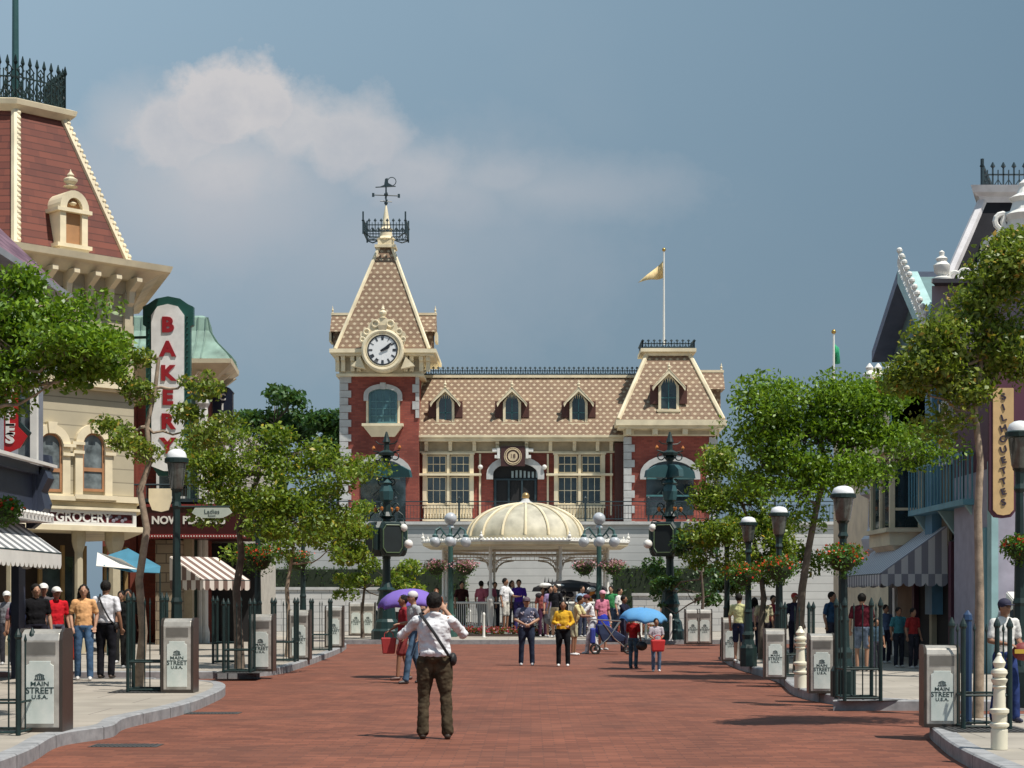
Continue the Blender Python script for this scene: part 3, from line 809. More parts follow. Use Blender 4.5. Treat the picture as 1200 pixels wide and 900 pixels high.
fb = (PX(724,VY), PX(846,VY), VY-.6, VY+vD+.8); zb_, zt_ = PZ(493.5,VY), PZ(418, VY+1.8)
ft = (PX(757,VY+1.8), PX(808,VY+1.8), VY+1.5, VY+1.5+2.2)
pr = MB(O).frus(fb, zb_, ft, zt_).build('pavilion_roof', roofm, pv)
b = MB(O)
for i in (0, 1):
    for j in (2, 3): b.tube([(fb[i], fb[j], zb_+.04), (ft[i], ft[j], zt_)], .12, 6)
b.bb(ft[0]-.1, ft[1]+.1, ft[2]-.1, ft[3]+.1, zt_, zt_+.18).bb(ft[0]-.3, ft[1]+.3, ft[2]-.3, ft[3]+.3, zt_+.183, zt_+.36)
b.build('roof_trim', cream, pr)
b = MB(O); z_ = zt_+.36
c4 = [(ft[0]-.2,ft[2]-.2), (ft[1]+.2,ft[2]-.2), (ft[1]+.2,ft[3]+.2), (ft[0]-.2,ft[3]+.2)]
for i in range(4): cresting(b, (*c4[i], z_), (*c4[(i+1)%4], z_), .44, 9, .036)
b.build('roof_cresting', ironb, pr)
dormer(783.5, 480, 434, pv, VY-.25, 1.8, w=24, name='dormer')
Yd = VY+vD/2+.5; x0, x1 = PX(818,Yd), PX(847.5,Yd); zr, zl = PZ(436,Yd), PZ(458,Yd)
d_ = MB(O).prism([(Yd-.8, zl), (Yd+.8, zl), (Yd, zr)], x0, x1, 'x').build('side_dormer', roofm, pv)
b = MB(O).bb(x0, x1+.03, Yd-.07, Yd+.07, zr-.03, zr+.1); finial(b, (x1-.1, Yd, zr+.08), .42, .07); b.build('ridge_trim', cream, d_)
MB(O).bb(x0, x1-.2, Yd-.55, Yd+.55, PZ(480,Yd), zl-.003).build('cheek', roofm, d_)
x = PX(785, VY)
b = MB(O); archband(b, x, PZ(556,VY), 1.22, .3, VY-.25, VY+.02, flat=.55)
for k in (-1, 1): b.bb(x+k*1.22, x+k*1.52, VY-.25, VY+.02, PZ(562,VY), PZ(556,VY))
pw = b.build('arched_window', quoin, pv)
MB(O).prism([(x-1.2,PZ(604,VY)),(x+1.2,PZ(604,VY))]+[(x+1.2*math.cos(PI*k/10), PZ(556,VY)+.66*math.sin(PI*k/10)) for k in range(11)], VY-.04, VY+.005).build('pane', glass, pw)
b = MB(O).prism([(x-1.2,PZ(562,VY)),(x+1.2,PZ(562,VY)),(x+1.0,PZ(549,VY)),(x,PZ(545,VY)),(x-1.0,PZ(549,VY))], VY-.3, VY-.1).bb(x-.05, x+.05, VY-.1, VY-.045, PZ(604,VY), PZ(563,VY)).bb(x-1.2, x+1.2, VY-.1, VY-.045, PZ(582,VY), PZ(580,VY)); b.build('sash', teal, pw)
MB(O).bb(PX(720,SY), PX(733,SY)-.05, SY-.4, SY+2, DK-.5, PZ(520,SY)).build('recess_wall', brown, st)

# ------------------------------------------------------------------ flags
def flag(px, pyb, pyt, Y, lab, fmat, outline, poler, cat='flagpole', emblem=False):
    x, z0, z1 = PX(px,Y), PZ(pyb,Y), PZ(pyt,Y)
    th = thing('flagpole', lab, cat, (x, Y, z0)); off = (x, Y, z0)
    MB(off).tube([(x,Y,z0),(x,Y,z1)], [poler*1.2, poler*.8], 8).build('pole', white, th)
    MB(off).ball((x,Y,z1+.06), poler*2).build('ball', gold, th, smooth=True)
    b = MB(off); n = 10
    top, bot = outline
    ring = []
    for k in range(n+1):
        t_ = k/n
        def lp(l):
            i = min(int(t_*(len(l)-1)), len(l)-2); f_ = t_*(len(l)-1)-i
            return (l[i][0]*(1-f_)+l[i+1][0]*f_, l[i][1]*(1-f_)+l[i+1][1]*f_)
        a, c = lp(top), lp(bot); yy = Y+.18*math.sin(t_*7)
        ring.append(((PX(a[0],Y), yy, PZ(a[1],Y)), (PX(c[0],Y), yy+.12*math.sin(t_*5+1), PZ(c[1],Y))))
    vs = [(b._v(p), b._v(q)) for p, q in ring]
    for p, q in zip(vs, vs[1:]): b.bm.faces.new((p[0], p[1], q[1], q[0]))
    f = b.build('flag', fmat, th, smooth=True, fix=False); s_ = f.modifiers.new('t', 'SOLIDIFY'); s_.thickness = .012
    if emblem:
        b = MB(off); pts = [(768,313),(761,317),(759,326),(763,327),(767,324),(770,319)]
        b.prism([(PX(a,Y), PZ(c,Y)) for a, c in pts], Y-.37, Y-.35); b.build('emblem', M('flag_brown', (.09,.04,.015), .8), f)
    return th
flag(778, 404, 294, VY+2.5, 'white flagpole with a limp yellow flag rising from the station pavilion roof', M('yellow_cloth', (.72,.55,.28), .8, var=.2), ([(778,305),(765,317),(748,331)], [(778,325),(766,328),(748,331)]), .05)
flag(977, 455, 390, 100, 'short white pole with a hanging green flag beyond the leafy trees', M('green_cloth', (.05,.42,.22), .8), ([(978,401),(982,407),(984,412)], [(978,425),(982,427),(985,426)]), .07)

# ------------------------------------------------------------------ embankment wall, railing, hedges
coursed = sidingmat('coursed_stone', (.60,.60,.585), .38, line=.10)
ew = thing('embankment_wall', 'long pale coursed stone retaining wall under the station platform', 'retaining wall', (0,84,0))
E = (0,84,0)
MB(E).bb(PX(300,84), PX(1150,84), 84, 86.2, -.02, DK-.12).build('stonework', coursed, ew)
MB(E).bb(PX(299,84), PX(1151,84), 83.85, 98, DK-.118, DK+.03).build('coping', M('coping', (.55,.55,.54), .7), ew)
b = MB(E).bb(PX(640,84), PX(675,84), 83.93, 84.01, PZ(716,84), PZ(682,84)); 
b.build('louvre_panel', sidingmat('dark_louvre', (.10,.10,.11), .16, line=.3), ew)
rl = thing('platform_railing', 'thin dark iron railing along the top of the station retaining wall', 'railing', (0,84.05,DK))
zr0, zr1 = DK+.03, PZ(587, 84)
E2 = (0,84.05,DK)
for px in range(300, 1100, 74):
    xx = PX(px+16, 84.05); MB(E2).bb(xx-.05, xx+.05, 84.0, 84.1, zr0, zr1+.08).lathe([(.03,0),(.08,.06),(.02,.16)], (xx,84.05,zr1+.08), 6).build('post', ironb, rl)
b = MB(E2).bb(PX(302,84), PX(1098,84), 84.03, 84.07, zr1-.05, zr1).bb(PX(302,84), PX(1098,84), 84.035, 84.065, zr0+.12, zr0+.16).bb(PX(302,84), PX(1098,84), 84.035, 84.065, zr1-.22, zr1-.19)
b.build('rail', ironb, rl)
b = MB(E2); xx = PX(302,84)
while xx < PX(1098,84): b.bb(xx-.009, xx+.009, 84.04, 84.06, zr0+.12, zr1-.2); xx += .16
b.build('balusters', ironb, rl)
hleaf = leafmat('hedge_leaves', (.006,.022,.004), (.015,.05,.008), (.04,.10,.014))
def hedge(px0, px1, py1, Y, D, lab, n, seed):
    x0, x1, z1 = PX(px0,Y), PX(px1,Y), PZ(py1,Y)
    th = thing('hedge', lab, 'hedge', ((x0+x1)/2, Y, KZ)); off = ((x0+x1)/2, Y, KZ)
    MB(off).bb(x0+.15, x1-.15, Y+.1, Y+D-.1, KZ, z1-.12).build('branches', M('hedge_core', (.012,.022,.008), .9), th)
    leafmesh('leaves', [((x0+x1)/2, Y+D/2, (z1+KZ)/2)], [((x1-x0)/2, D/2, (z1-KZ)/2)], n, .13, hleaf, th, seed, off, box=True)
hedge(300, 548, 664, 81.5, 1.6, 'dark clipped hedge left of the bandstand before the coursed wall', 9000, 1)
hedge(716, 850, 663, 81.5, 1.6, 'dark clipped hedge right of the bandstand before the coursed wall', 7000, 2)
def lowwall(px0, px1, py, Y, lab):
    x0, x1, z = PX(px0,Y), PX(px1,Y), PZ(py,Y); off = ((x0+x1)/2, Y, KZ)
    th = thing('low_wall', lab, 'low wall', off)
    MB(off).bb(x0, x1, Y, Y+.5, KZ, z-.12).build('stonework', M_low, th); MB(off).bb(x0-.05, x1+.05, Y-.06, Y+.56, z-.118, z).build('coping', quoin, th)
M_low = brickmat('low_block', (.52,.52,.51), (.58,.57,.55), (.3,.3,.3), .7, .28, .015, patch=.15)
lowwall(205, 473, 688, 74, 'low pale block wall behind the left pavement lamps and red bench')
lowwall(742, 905, 695, 74, 'low pale block wall behind the ornate right lantern post')
# ------------------------------------------------------------------ the bandstand
GY = 70.0; gx = PX(616, GY); GO = (gx, GY, KZ)
gz = thing('bandstand', 'open white bandstand with ribbed cream dome and gilded ball on top', 'bandstand', GO)
ang = [R(22.5+45*k) for k in range(8)]
def octa(r, z): return [(gx+r*math.cos(a), GY+r*math.sin(a), z) for a in ang]
MB(GO).loft([octa(4.15, KZ), octa(4.15, KZ+.16)]).build('floor_slab', quoin, gz)
z0 = KZ+.16; zr = PZ(645, GY)
domem = M('dome_panels', (.50,.47,.37), .6, var=.25, scale=1.6)
PR = 3.57
for a in ang:
    x, y = gx+PR*math.cos(a), GY+PR*math.sin(a)
    MB(GO).lathe([(.15,z0),(.15,z0+.1),(.10,z0+.16),(.13,z0+.6),(.13,z0+1.15),(.16,z0+1.2),(.15,z0+1.28),(.065,z0+1.4),(.06,zr-.85),(.10,zr-.8),(.10,zr-.72),(.07,zr-.66),(.07,PZ(643,GY))], (x,y,0), 10).build('post', white, gz, smooth=True)
for i in range(8):
    a, c = ang[i], ang[(i+1) % 8]
    p, q = Vector((gx+PR*math.cos(a), GY+PR*math.sin(a), 0)), Vector((gx+PR*math.cos(c), GY+PR*math.sin(c), 0))
    d = (q-p); L = d.length; u = d/L
    # bracket arches under the eave
    b = MB(GO)
    def pt(t_, z): return p+u*t_+Vector((0,0,z))
    b.tube([pt(.07,zr-.1), pt(L-.07,zr-.1)], .05, 6); b.tube([pt(.07,zr-.34), pt(L-.07,zr-.34)], .025, 4)
    for s_ in (0, 1):
        f_ = (lambda t_: t_) if s_ == 0 else (lambda t_: L-t_)
        b.tube([pt(f_(.07), zr-.85), pt(f_(.18), zr-.6), pt(f_(.42), zr-.42), pt(f_(.85), zr-.35)], .035, 5)
        for k in range(3): b.tube([pt(f_(.1+.2*k), zr-.36), pt(f_(.1+.2*k), zr-.72+.16*k)], .018, 4)
        m = pt(f_(.2), zr-.5); b.tube([m+u*.08, m+Vector((0,0,.08)), m-u*.08, m-Vector((0,0,.08)), m+u*.08], .016, 4)
    for k in range(1, int(L/.2)): b.tube([pt(k*.2, zr-.34), pt(k*.2, zr-.1)], .012, 4)
    b.build('bracket', M('bracket_tan', (.50,.42,.33), .6), gz)
    if i in (5,):   # open side toward the street
        b = MB(GO); b.tube([pt(.15,z0+1.1), pt(.75,z0+1.1)], .035, 5)
    else:
        b = MB(GO); b.tube([pt(.13,z0+1.1), pt(L-.13,z0+1.1)], .045, 6); b.tube([pt(.13,z0+.14), pt(L-.13,z0+.14)], .035, 6)
        n = int(L/.115)
        for k in range(1, n): b.tube([pt(k*L/n, z0+.14), pt(k*L/n, z0+1.1)], .018, 5)
    b.build('railing', white, gz)
# eave: flat octagonal canopy, cornice band, dome
EV = 4.45
MB(GO).loft([octa(3.3, PZ(643,GY)), octa(4.3, PZ(643,GY)), octa(EV, PZ(641,GY)), octa(EV, PZ(637,GY)), octa(2.9, PZ(633,GY))]).build('canopy', cream, gz)
b = MB(GO)
for i in range(8):
    a, c = ang[i], ang[(i+1) % 8]
    p, q = Vector((gx+EV*math.cos(a), GY+EV*math.sin(a), PZ(637,GY))), Vector((gx+EV*math.cos(c), GY+EV*math.sin(c), PZ(637,GY)))
    b.tube([p, q], .06, 6); finial(b, p, .4, .08)
    for k in range(22): b.ball(p.lerp(q, (k+.5)/22)+Vector((0,0,.05)), .065, 6, 4)
b.build('canopy_trim', white, gz)
ZD0, ZD1 = PZ(633,GY), PZ(594,GY); DR = 2.38
def dome(t_): # t 0..1 from rim to crown
    a = t_*PI/2
    return DR*math.cos(a)**1.0 if t_ < 1 else .0, ZD0+(ZD1-ZD0)*math.sin(a)
prof = [(DR+.08, ZD0-.0), (DR+.08, ZD0+.12)]+[dome(k/14) for k in range(0, 14)]+[(.12, ZD1)]
prof = [prof[0], prof[1]]+[(r, z+.12) for r, z in prof[2:]]
b = MB(GO).lathe(prof, (gx, GY, 0), 48); b.build('dome', domem, gz, smooth=True)
for k in range(16):
    a = R(-90+22.5*k); pts = []
    for j in range(13):
        r, z = dome(j/12.6); pts.append((gx+(r+.03)*math.cos(a), GY+(r+.03)*math.sin(a), z+.14))
    MB(GO).tube(pts, [.048]*12+[.035], 6).build('rib', cream, gz, smooth=True)
b = MB(GO).lathe([(.34,ZD1+.08),(.34,ZD1+.16),(.20,ZD1+.22),(.12,ZD1+.34)], (gx,GY,0), 12); b.build('crown_collar', quoin, gz)
MB(GO).ball((gx,GY,ZD1+.44), .155, 14, 10).build('ball_finial', M('gilded_ball', (.50,.33,.14), .35, metal=.7), gz, smooth=True)

# flower bed round the bandstand
fb_ = thing('flower_bed', 'low ring of dark red flowers around the foot of the bandstand', 'flower bed', GO)
cs, rs = [], []
for k in range(60):
    a = 2*PI*k/60; cs.append((gx+5.0*math.cos(a), GY+5.0*math.sin(a), KZ+.18)); rs.append((.42,.42,.17))
MB(GO).loft([[(gx+5.5*math.cos(2*PI*k/48), GY+5.5*math.sin(2*PI*k/48), KZ) for k in range(48)], [(gx+5.4*math.cos(2*PI*k/48), GY+5.4*math.sin(2*PI*k/48), KZ+.07) for k in range(48)]]).build('soil', M('soil', (.03,.018,.012), .9), fb_)
leafmesh('leaves', cs, rs, 4500, .11, hleaf, fb_, 5, GO)
leafmesh('flowers', [(c[0],c[1],c[2]+.05) for c in cs], rs, 6000, .09, leafmat('red_petals', (.22,.01,.02), (.35,.02,.04), (.5,.06,.10)), fb_, 6, GO, aspect=.9)

# ------------------------------------------------------------------ globe candelabra lamps with flower baskets
globem = M('frosted_globe', (.50,.53,.57), .2, var=.15, spec=.6)
def candelabra(px, Y, lab, zbase=KZ):
    x = PX(px, Y); zt = PZ(622, Y)
    th = thing('globe_lamp', lab, 'street lamp', (x, Y, zbase), 0, 'green candelabra lamps with frosted globes')
    z = zt-zbase
    MB().lathe([(.26,0),(.26,.25),(.20,.32),(.16,.7),(.20,.76),(.11,.84),(.09,z-.5),(.12,z-.45),(.07,z-.35),(.06,z+.1)], (0,0,0), 12, flute=.08).build('post', M('lamp_green', (.035,.10,.085), .45), th)
    for k in range(6):
        a = R(30+60*k); c_, s_ = math.cos(a), math.sin(a)
        b = MB().tube([(0,0,z-.35), (c_*.25,s_*.25,z-.12), (c_*.45,s_*.45,z+.12), (c_*.62,s_*.62,z+.02), (c_*.66,s_*.66,z-.16)], .035, 6)
        b.lathe([(.09,-.26),(.10,-.18),(.03,-.12)], (c_*.66,s_*.66,z), 8); b.tube([(c_*.3,s_*.3,z-.08), (c_*.42,s_*.42,z-.24), (c_*.3,s_*.3,z-.3)], .02, 5)
        arm = b.build('arm', M('lamp_teal', (.06,.13,.13), .45), th)
        MB().ball((c_*.66,s_*.66,z-.42), .19, 14, 10).build('globe', globem, arm, smooth=True)
    MB().ball((0,0,z+.45), .24, 14, 10).lathe([(.05,.05),(.14,.12),(.10,.22)], (0,0,z), 10).build('top_globe', globem, th, smooth=True)
    return th
candelabra(528, 64, 'globe cluster lamp with pink flower baskets, left of the bandstand dome')
candelabra(702, 64, 'globe cluster lamp with pink flower baskets, right of the bandstand dome')
bleaf = leafmat('basket_leaves', (.01,.05,.006), (.03,.12,.012), (.10,.22,.03))
def basket(loc, r, lab, petals, group, seed, nl=700, nf=200, hang=None, flat=.62, fl=.07):
    th = thing('flower_basket', lab, 'flower basket', loc, 0, group)
    MB().lathe([(.05,-r*.62),(r*.35,-r*.55),(r*.62,-r*.2),(r*.66,0)], (0,0,0), 12).build('bowl', M('moss_bowl', (.03,.045,.015), .9), th)
    if hang: MB().tube([(-.0,0,0),(hang[0],hang[1],hang[2])], .02, 5).build('bracket', iron, th)
    leafmesh('foliage', [(0,0,0),(0,0,-r*.2),(-r*.35,0,.02),(r*.35,0,.02)], [(r,r,r*flat),(r*.8,r*.8,r*.75),(r*.6,r*.6,r*.5),(r*.6,r*.6,r*.5)], nl, fl*1.2, bleaf, th, seed)
    leafmesh('flowers', [(0,0,r*.22),(-r*.4,-.1*r,r*.12),(r*.4,-.1*r,r*.12),(0,-r*.4,0)], [(r*.75,r*.75,r*.38)]*3+[(r*.6,r*.5,r*.45)], nf, fl, petals, th, seed+50, aspect=.95)
    return th
pinkp = leafmat('pink_petals', (.35,.10,.16), (.5,.2,.26), (.6,.34,.36), trans=.2)
redp = leafmat('scarlet_petals', (.45,.015,.012), (.65,.03,.015), (.75,.08,.03), trans=.2)
for lx, nm in ((528,'left'), (702,'right')):
    for k, (dx, wh) in enumerate(((-.55,'left'), (.55,'right'))):
        basket((PX(lx,64)+dx, 63.95, PZ(664,64)), .52, f'pink flower basket on the {wh} side of the globe lamp {nm} of the bandstand', pinkp, 'pink flower baskets on the globe lamps', 10+k+lx, 600, 480, hang=(-dx,0,.05), flat=.34)

# ------------------------------------------------------------------ ornate lantern towers with loudspeaker boxes
def tower(px, Y, lab, rot):
    x = PX(px, Y); th = thing('ornate_lamp_tower', lab, 'lamp tower', (x, Y, KZ), rot, 'dark green lamp towers with loudspeaker boxes')
    q = lambda py: PZ(py, Y)-KZ
    MB().lathe([(.54,0),(.54,.3),(.46,.38),(.42,.62),(.34,.72),(.30,q(712)),(.36,q(708)),(.30,q(703)),(.26,q(694)),(.34,q(691)),(.22,q(688)),(.15,q(682)),(.13,q(655))], (0,0,0), 12).build('base', M('tower_green', (.007,.030,.030), .4), th)
    MB().lathe([(.15,q(655)),(.15,q(608)),(.26,q(605)),(.16,q(600)),(.13,q(575)),(.22,q(572)),(.13,q(568)),(.11,q(540)),(.2,q(537)),(.11,q(532)),(.09,q(520)),(.14,q(518)),(.10,q(514)),(.03,q(506))], (0,0,0), 10).build('shaft', iron, th)
    for k in range(4):
        a = R(45+90*k); rot3 = Matrix.Rotation(a+PI/2, 3, 'Z'); c_, s_ = math.cos(a), math.sin(a)
        w_, hz0, hz1 = .44, q(652), q(612); pr_ = []
        ch = .14
        out = [(-w_+ch,hz0),(w_-ch,hz0),(w_,hz0+ch*1.5),(w_,hz1-ch*1.5),(w_-ch,hz1),(-w_+ch,hz1),(-w_,hz1-ch*1.5),(-w_,hz0+ch*1.5)]
        b = MB()
        def ring_(sc, dy): return [tuple(Vector((c_*.42, s_*.42, 0))+rot3 @ Vector((p[0]*sc, dy, 0))+Vector((0,0,(hz0+hz1)/2+(p[1]-(hz0+hz1)/2)*sc))) for p in out]
        b.loft([ring_(1, .38), ring_(1, -.12), ring_(.9, -.2)]); bx = b.build('speaker_box', iron, th)
        b = MB(); rr = [Vector(p) for p in ring_(.80, -.215)]; b.tube(rr+[rr[0]], .022, 5); b.build('grille_rim', M('rim_green', (.09,.14,.07), .5), bx)
        b = MB(); b.loft([ring_(.78, -.19), ring_(.78, -.212)]); b.build('grille', M('speaker_cloth', (.012,.02,.022), .9), bx)
    for k in range(4):
        a = R(90*k); c_, s_ = math.cos(a), math.sin(a)
        b = MB().tube([(c_*.1,s_*.1,q(606)), (c_*.4,s_*.4,q(598)), (c_*.62,s_*.62,q(604)), (c_*.66,s_*.66,q(608))], .03, 6)
        b.ring((c_*.36, s_*.36, q(594)), .12, .02, 'y' if k % 2 == 0 else 'x', n=10)
        b.build('scroll_arm', iron, th)
        b = MB().lathe([(.03,q(600)),(.06,q(598)),(.075,q(595.5)),(.02,q(594))], (c_*.42,s_*.42,0), 8); b.build('amber_lamp', M('amber_glass', (.45,.16,.04), .25), th)
    for k in (-1, 1):
        b = MB().tube([(0,0,q(578)), (k*.3,0,q(574)), (k*.5,-.05,q(580))], .025, 5).tube([(0,0,q(540)), (k*.25,0,q(530)), (k*.5,0,q(528))], .025, 5).ring((k*.34, 0, q(535)), .13, .022, n=12).ring((k*.22, 0, q(565)), .11, .022, n=12)
        b.tube([(0,0,q(521)), (k*.3,0,q(520)), (k*.42,0,q(517))], .02, 5)
        b.build('scroll', iron, th)
        MB().lathe([(.03,q(527)),(.07,q(525)),(.02,q(522))], (k*.5,0,0), 8).build('amber_lamp', MATS['amber_glass'], th)
    # arched canopy of fanned teal panels and a middle lantern
    b = MB().prism([(-.95,q(560)),(.95,q(560)),(.9,q(552)),(.55,q(546)),(0,q(544)),(-.55,q(546)),(-.9,q(552))], -.10, .10, 'y')
    b.prism([(-.95,q(560)),(.95,q(560)),(.9,q(552)),(.55,q(546)),(0,q(544)),(-.55,q(546)),(-.9,q(552))], -.09, .09, 'x')
    b.build('canopy', M('canopy_teal', (.02,.075,.085), .5), th)
    b = MB().lathe([(.10,q(590)),(.24,q(586)),(.28,q(576)),(.20,q(568)),(.26,q(566)),(.08,q(560))], (0,0,0), 8); b.build('lantern', M('canopy_teal'), th)
    b = MB().lathe([(.28,0.0),(.30,.10),(.10,.2)], (0,0,q(534)), 8); b.build('crown', iron, th)
    # small globes
    for k, py in ((-1,619), (-1,638)):
        dx = .62 if px < 600 else -.62
        b = MB().tube([(0,0,q(py-4)), (dx*1.1,-.1,q(py-9)), (dx*1.25,-.1,q(py-5))], .02, 5)
        ar = b.build('globe_arm', iron, th)
        MB().ball((dx*(1.15 if py < 630 else 1.45),-.12,q(py)), .14 if py < 630 else .16).build('globe', white, ar, smooth=True)
tower(453, 60, 'dark green lamp tower with loudspeaker boxes left of the bandstand', R(-20))
tower(785, 60, 'dark green lamp tower with loudspeaker boxes right of the bandstand', R(20))
# ================================================================== LEFT SIDE BUILDINGS
siding = sidingmat('grooved_cream_siding', (.52,.46,.33), .36, line=.09)
redtile = tilemat('red_tile_roof', (.17,.045,.028), (.095,.024,.018), None, su=.34, sv=.20, dark=(.02,.008,.006))
purpt = tilemat('purple_slate_roof', (.10,.05,.08), (.25,.15,.19), None, su=.42, sv=.25, dark=(.04,.02,.035))

# --- cream corner building. local frame: x along the chamfered face, y into the building
CO = Vector((-10.7, 46, 0))
def CF(px, py, d=0):
    k = (px-CX)/FX; s = math.sqrt(.5)
    x = (k*(CO.y+s*d)-CO.x+s*d)/(s*(1-k)); Y = CO.y+s*x+s*d
    return Vector((x, d, H-(py-CY)*Y/FX))
cb_ = thing('corner_building', 'cream corner shop building with arched windows and tall red tiled mansard tower', 'building', CO, R(45))
xB = CF(18, 300).x
xW = -7.5
def foot(o):  # footprint grown by o
    return [(xW-o*.2, -o), (o*.9, -o), (3.0+o*.9, 5.6), (3.0, 9), (xW-o, 9)]
def ring3(o, z): return [(x, y, z) for x, y in foot(o)]
zg = CF(155, 622).z
b = MB().loft([ring3(0, zg), ring3(0, CF(155,330).z)]); wl = b.build('wall', siding, cb_)
# ground floor: recessed dark shopfront and posts
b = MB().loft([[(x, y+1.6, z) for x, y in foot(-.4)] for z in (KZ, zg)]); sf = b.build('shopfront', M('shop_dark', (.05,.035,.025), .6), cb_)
for px, w_ in ((140,.28),(98,.20),(20,.28),(-60,.25)):
    c = CF(px, 650); b = MB().lathe([(w_*.9,KZ),(w_*.9,KZ+.35),(w_*.6,KZ+.5),(w_*.55,zg-.6),(w_*.8,zg-.45),(w_*.95,zg-.3),(w_*.95,zg)], (c.x, .25, 0), 8); b.build('column', creamd, cb_)
for px0, px1 in ((30,82),(106,130)):
    a, c = CF(px0,640,1.9), CF(px1,640,1.9)
    b = MB().bb(a.x, c.x, 1.18, 1.22, KZ+.6, zg-.7); b.build('shop_window', glass, cb_)
    b = MB()
    for xx in (a.x, (a.x+c.x)/2, c.x): b.bb(xx-.05, xx+.05, 1.1, 1.17, KZ, zg-.4)
    b.bb(a.x, c.x, 1.1, 1.17, KZ+.5, KZ+.6); b.build('shop_frame', M('mustard_frame', (.25,.16,.06), .6), cb_)
def belt(py0, py1, o, mat, name, py_ref=155):
    z0, z1 = CF(155, py1).z, CF(155, py0).z
    MB().loft([ring3(o, z0), ring3(o, z1)]).build(name, mat, cb_)
belt(583, 590, .16, cream, 'sill_belt'); belt(590.5, 597, .06, creamd, 'string_course'); belt(597, 600, .22, cream, 'string_course')
belt(618, 624, .22, cream, 'string_course')
belt(459, 462, .14, cream, 'string_course'); belt(449, 459, .25, cream, 'belt_cornice')
# signboard
z0, z1 = CF(155,618).z, CF(155,600).z
a = CF(64,610,-.2); c = CF(150,610,-.2)
sb = MB().bb(xW, -.1, -.10, .0, z0+.02, z1-.02).build('signboard', M('maroon_sign', (.085,.008,.012), .4), cb_)
b = MB().bb(xW, -.02, -.16, -.101, z1-.09, z1).bb(xW, -.02, -.16, -.101, z0, z0+.09).bb(-.12, -.02, -.16, -.101, z0+.09, z1-.09); b.build('sign_frame', white, sb)
m = CF(98,609,-.12); text('lettering', 'GROCERY', sb, (m.x, -.115, (z0+z1)/2+.0), .34, white, off=.008, sx=1.05)
m = CF(136,609,-.12); b = MB()
for k in range(7): b.ball((m.x-.25+.09*k, -.11, (z0+z1)/2+.06*math.sin(k*2.1)), (.06,.012,.05), 6, 4)
b.build('scroll_emblem', M('sign_grey', (.22,.20,.24), .5), sb)
# arched windows
tan = M('tan_sash', (.40,.20,.10), .5)
for px in (108, 58):
    c = CF(px, 540); zb, zs_ = CF(px,576).z, CF(px,522).z
    w_ = .66
    f = MB().bb(c.x-w_/2-.22, c.x-w_/2, -.10, .05, zb-.1, zs_).bb(c.x+w_/2, c.x+w_/2+.22, -.10, .05, zb-.1, zs_)
    archband(f, c.x, zs_, w_/2, .22, -.13, .04, flat=1.0, key=True)
    for s in (-1, 1): f.bb(c.x+s*(w_/2-.02), c.x+s*(w_/2+.30), -.16, -.105, zs_-.25, zs_-.17); f.bb(c.x+s*(w_/2-.02), c.x+s*(w_/2+.34), -.18, -.135, zs_-.02, zs_+.06)
    f.bb(c.x-w_/2-.3, c.x+w_/2+.3, -.22, -.01, zb-.22, zb-.103)
    wf = f.build('arched_window', cream, cb_)
    mid = zb+(zs_-zb)*.47
    b = MB()
    for x0, x1, z0_, z1_ in ((c.x-w_/2, c.x-w_/2+.06, zb, zs_),(c.x+w_/2-.06, c.x+w_/2, zb, zs_),(c.x-w_/2+.06,c.x+w_/2-.06,mid-.05,mid+.05),(c.x-w_/2+.06,c.x+w_/2-.06,zb,zb+.07)): b.bb(x0,x1,-.05,.0,z0_,z1_)
    archband(b, c.x, zs_, w_/2-.06, .058, -.05, .0, key=False); b.build('sash', tan, wf)
    pn = MB().prism([(c.x-w_/2+.03,zb+.03),(c.x+w_/2-.03,zb+.03)]+[(c.x+(w_/2-.03)*math.cos(PI*k/10), zs_+(w_/2-.03)*math.sin(PI*k/10)) for k in range(11)], -.02, .03).build('pane', M('curtained_glass', (.16,.19,.20), .15, var=.5, scale=3), wf)
# upper storey windows mostly behind leaves
for px in (60, 118):
    c = CF(px, 400); zb, zt_ = CF(px,444).z, CF(px,392).z
    sashwin(cb_, c.x, zb, zt_, .8, -.03, cream, MATS['curtained_glass'], 1, 2, .09, off=(0,0,0))
b = MB()
for px in (152, 92, 30): 
    c = CF(px, 400); b.bb(c.x-.22, c.x+.02, -.12, .05, CF(155,449).z, CF(155,345).z)
b.build('pilaster', creamd, cb_)
# cornice with brackets
belt(347, 330, .05, creamd, 'frieze')
zc = CF(155,331).z
MB().loft([ring3(.25, zc), ring3(.55, zc+.22), ring3(.75, zc+.26), ring3(.80, zc+.42)]).build('cornice', cream, cb_)
for k in range(9):
    x = -.2-k*.62; b = MB().prism([(-.05, zc-.75), (-.22, zc-.6), (-.25, zc-.3), (-.62, zc-.08), (-.62, zc+.03), (-.05, zc+.03)], x-.08, x+.08, 'x'); b.build('bracket', cream, cb_)
# mansard tower
zr0 = zc+.42
bot = [Vector((CF(18,300,-.1).x, -.1, zr0)), Vector((CF(152,308,-.1).x, -.1, zr0)), Vector((1.6, 4.6, zr0)), Vector((-2.6, 6, zr0)), Vector((-6.0, 2.6, zr0))]
tp = lambda px, py, d: CF(px, py, d)
zt_ = CF(50,139,1.3).z
T0, T1 = CF(18,139,1.1), CF(75,139,1.1)
top = [Vector((T0.x, 1.1, zt_)), Vector((T1.x, 1.1, zt_)), Vector((T1.x+.4, 2.9, zt_)), Vector((T0.x-.3, 3.2, zt_)), Vector((T0.x-1.2, 2.2, zt_))]
tr = MB().loft([bot, top]).build('tower_roof', redtile, cb_)
b = MB()
for p, q in zip(bot, top):
    b.tube([p+(p-q).normalized()*-.05, q], .11, 6)
    n = 26
    for k in range(n): b.ball(p.lerp(q, (k+.5)/n)+Vector((.05,-.06,0)), .085, 6, 4)
cen = sum(top, Vector())/5
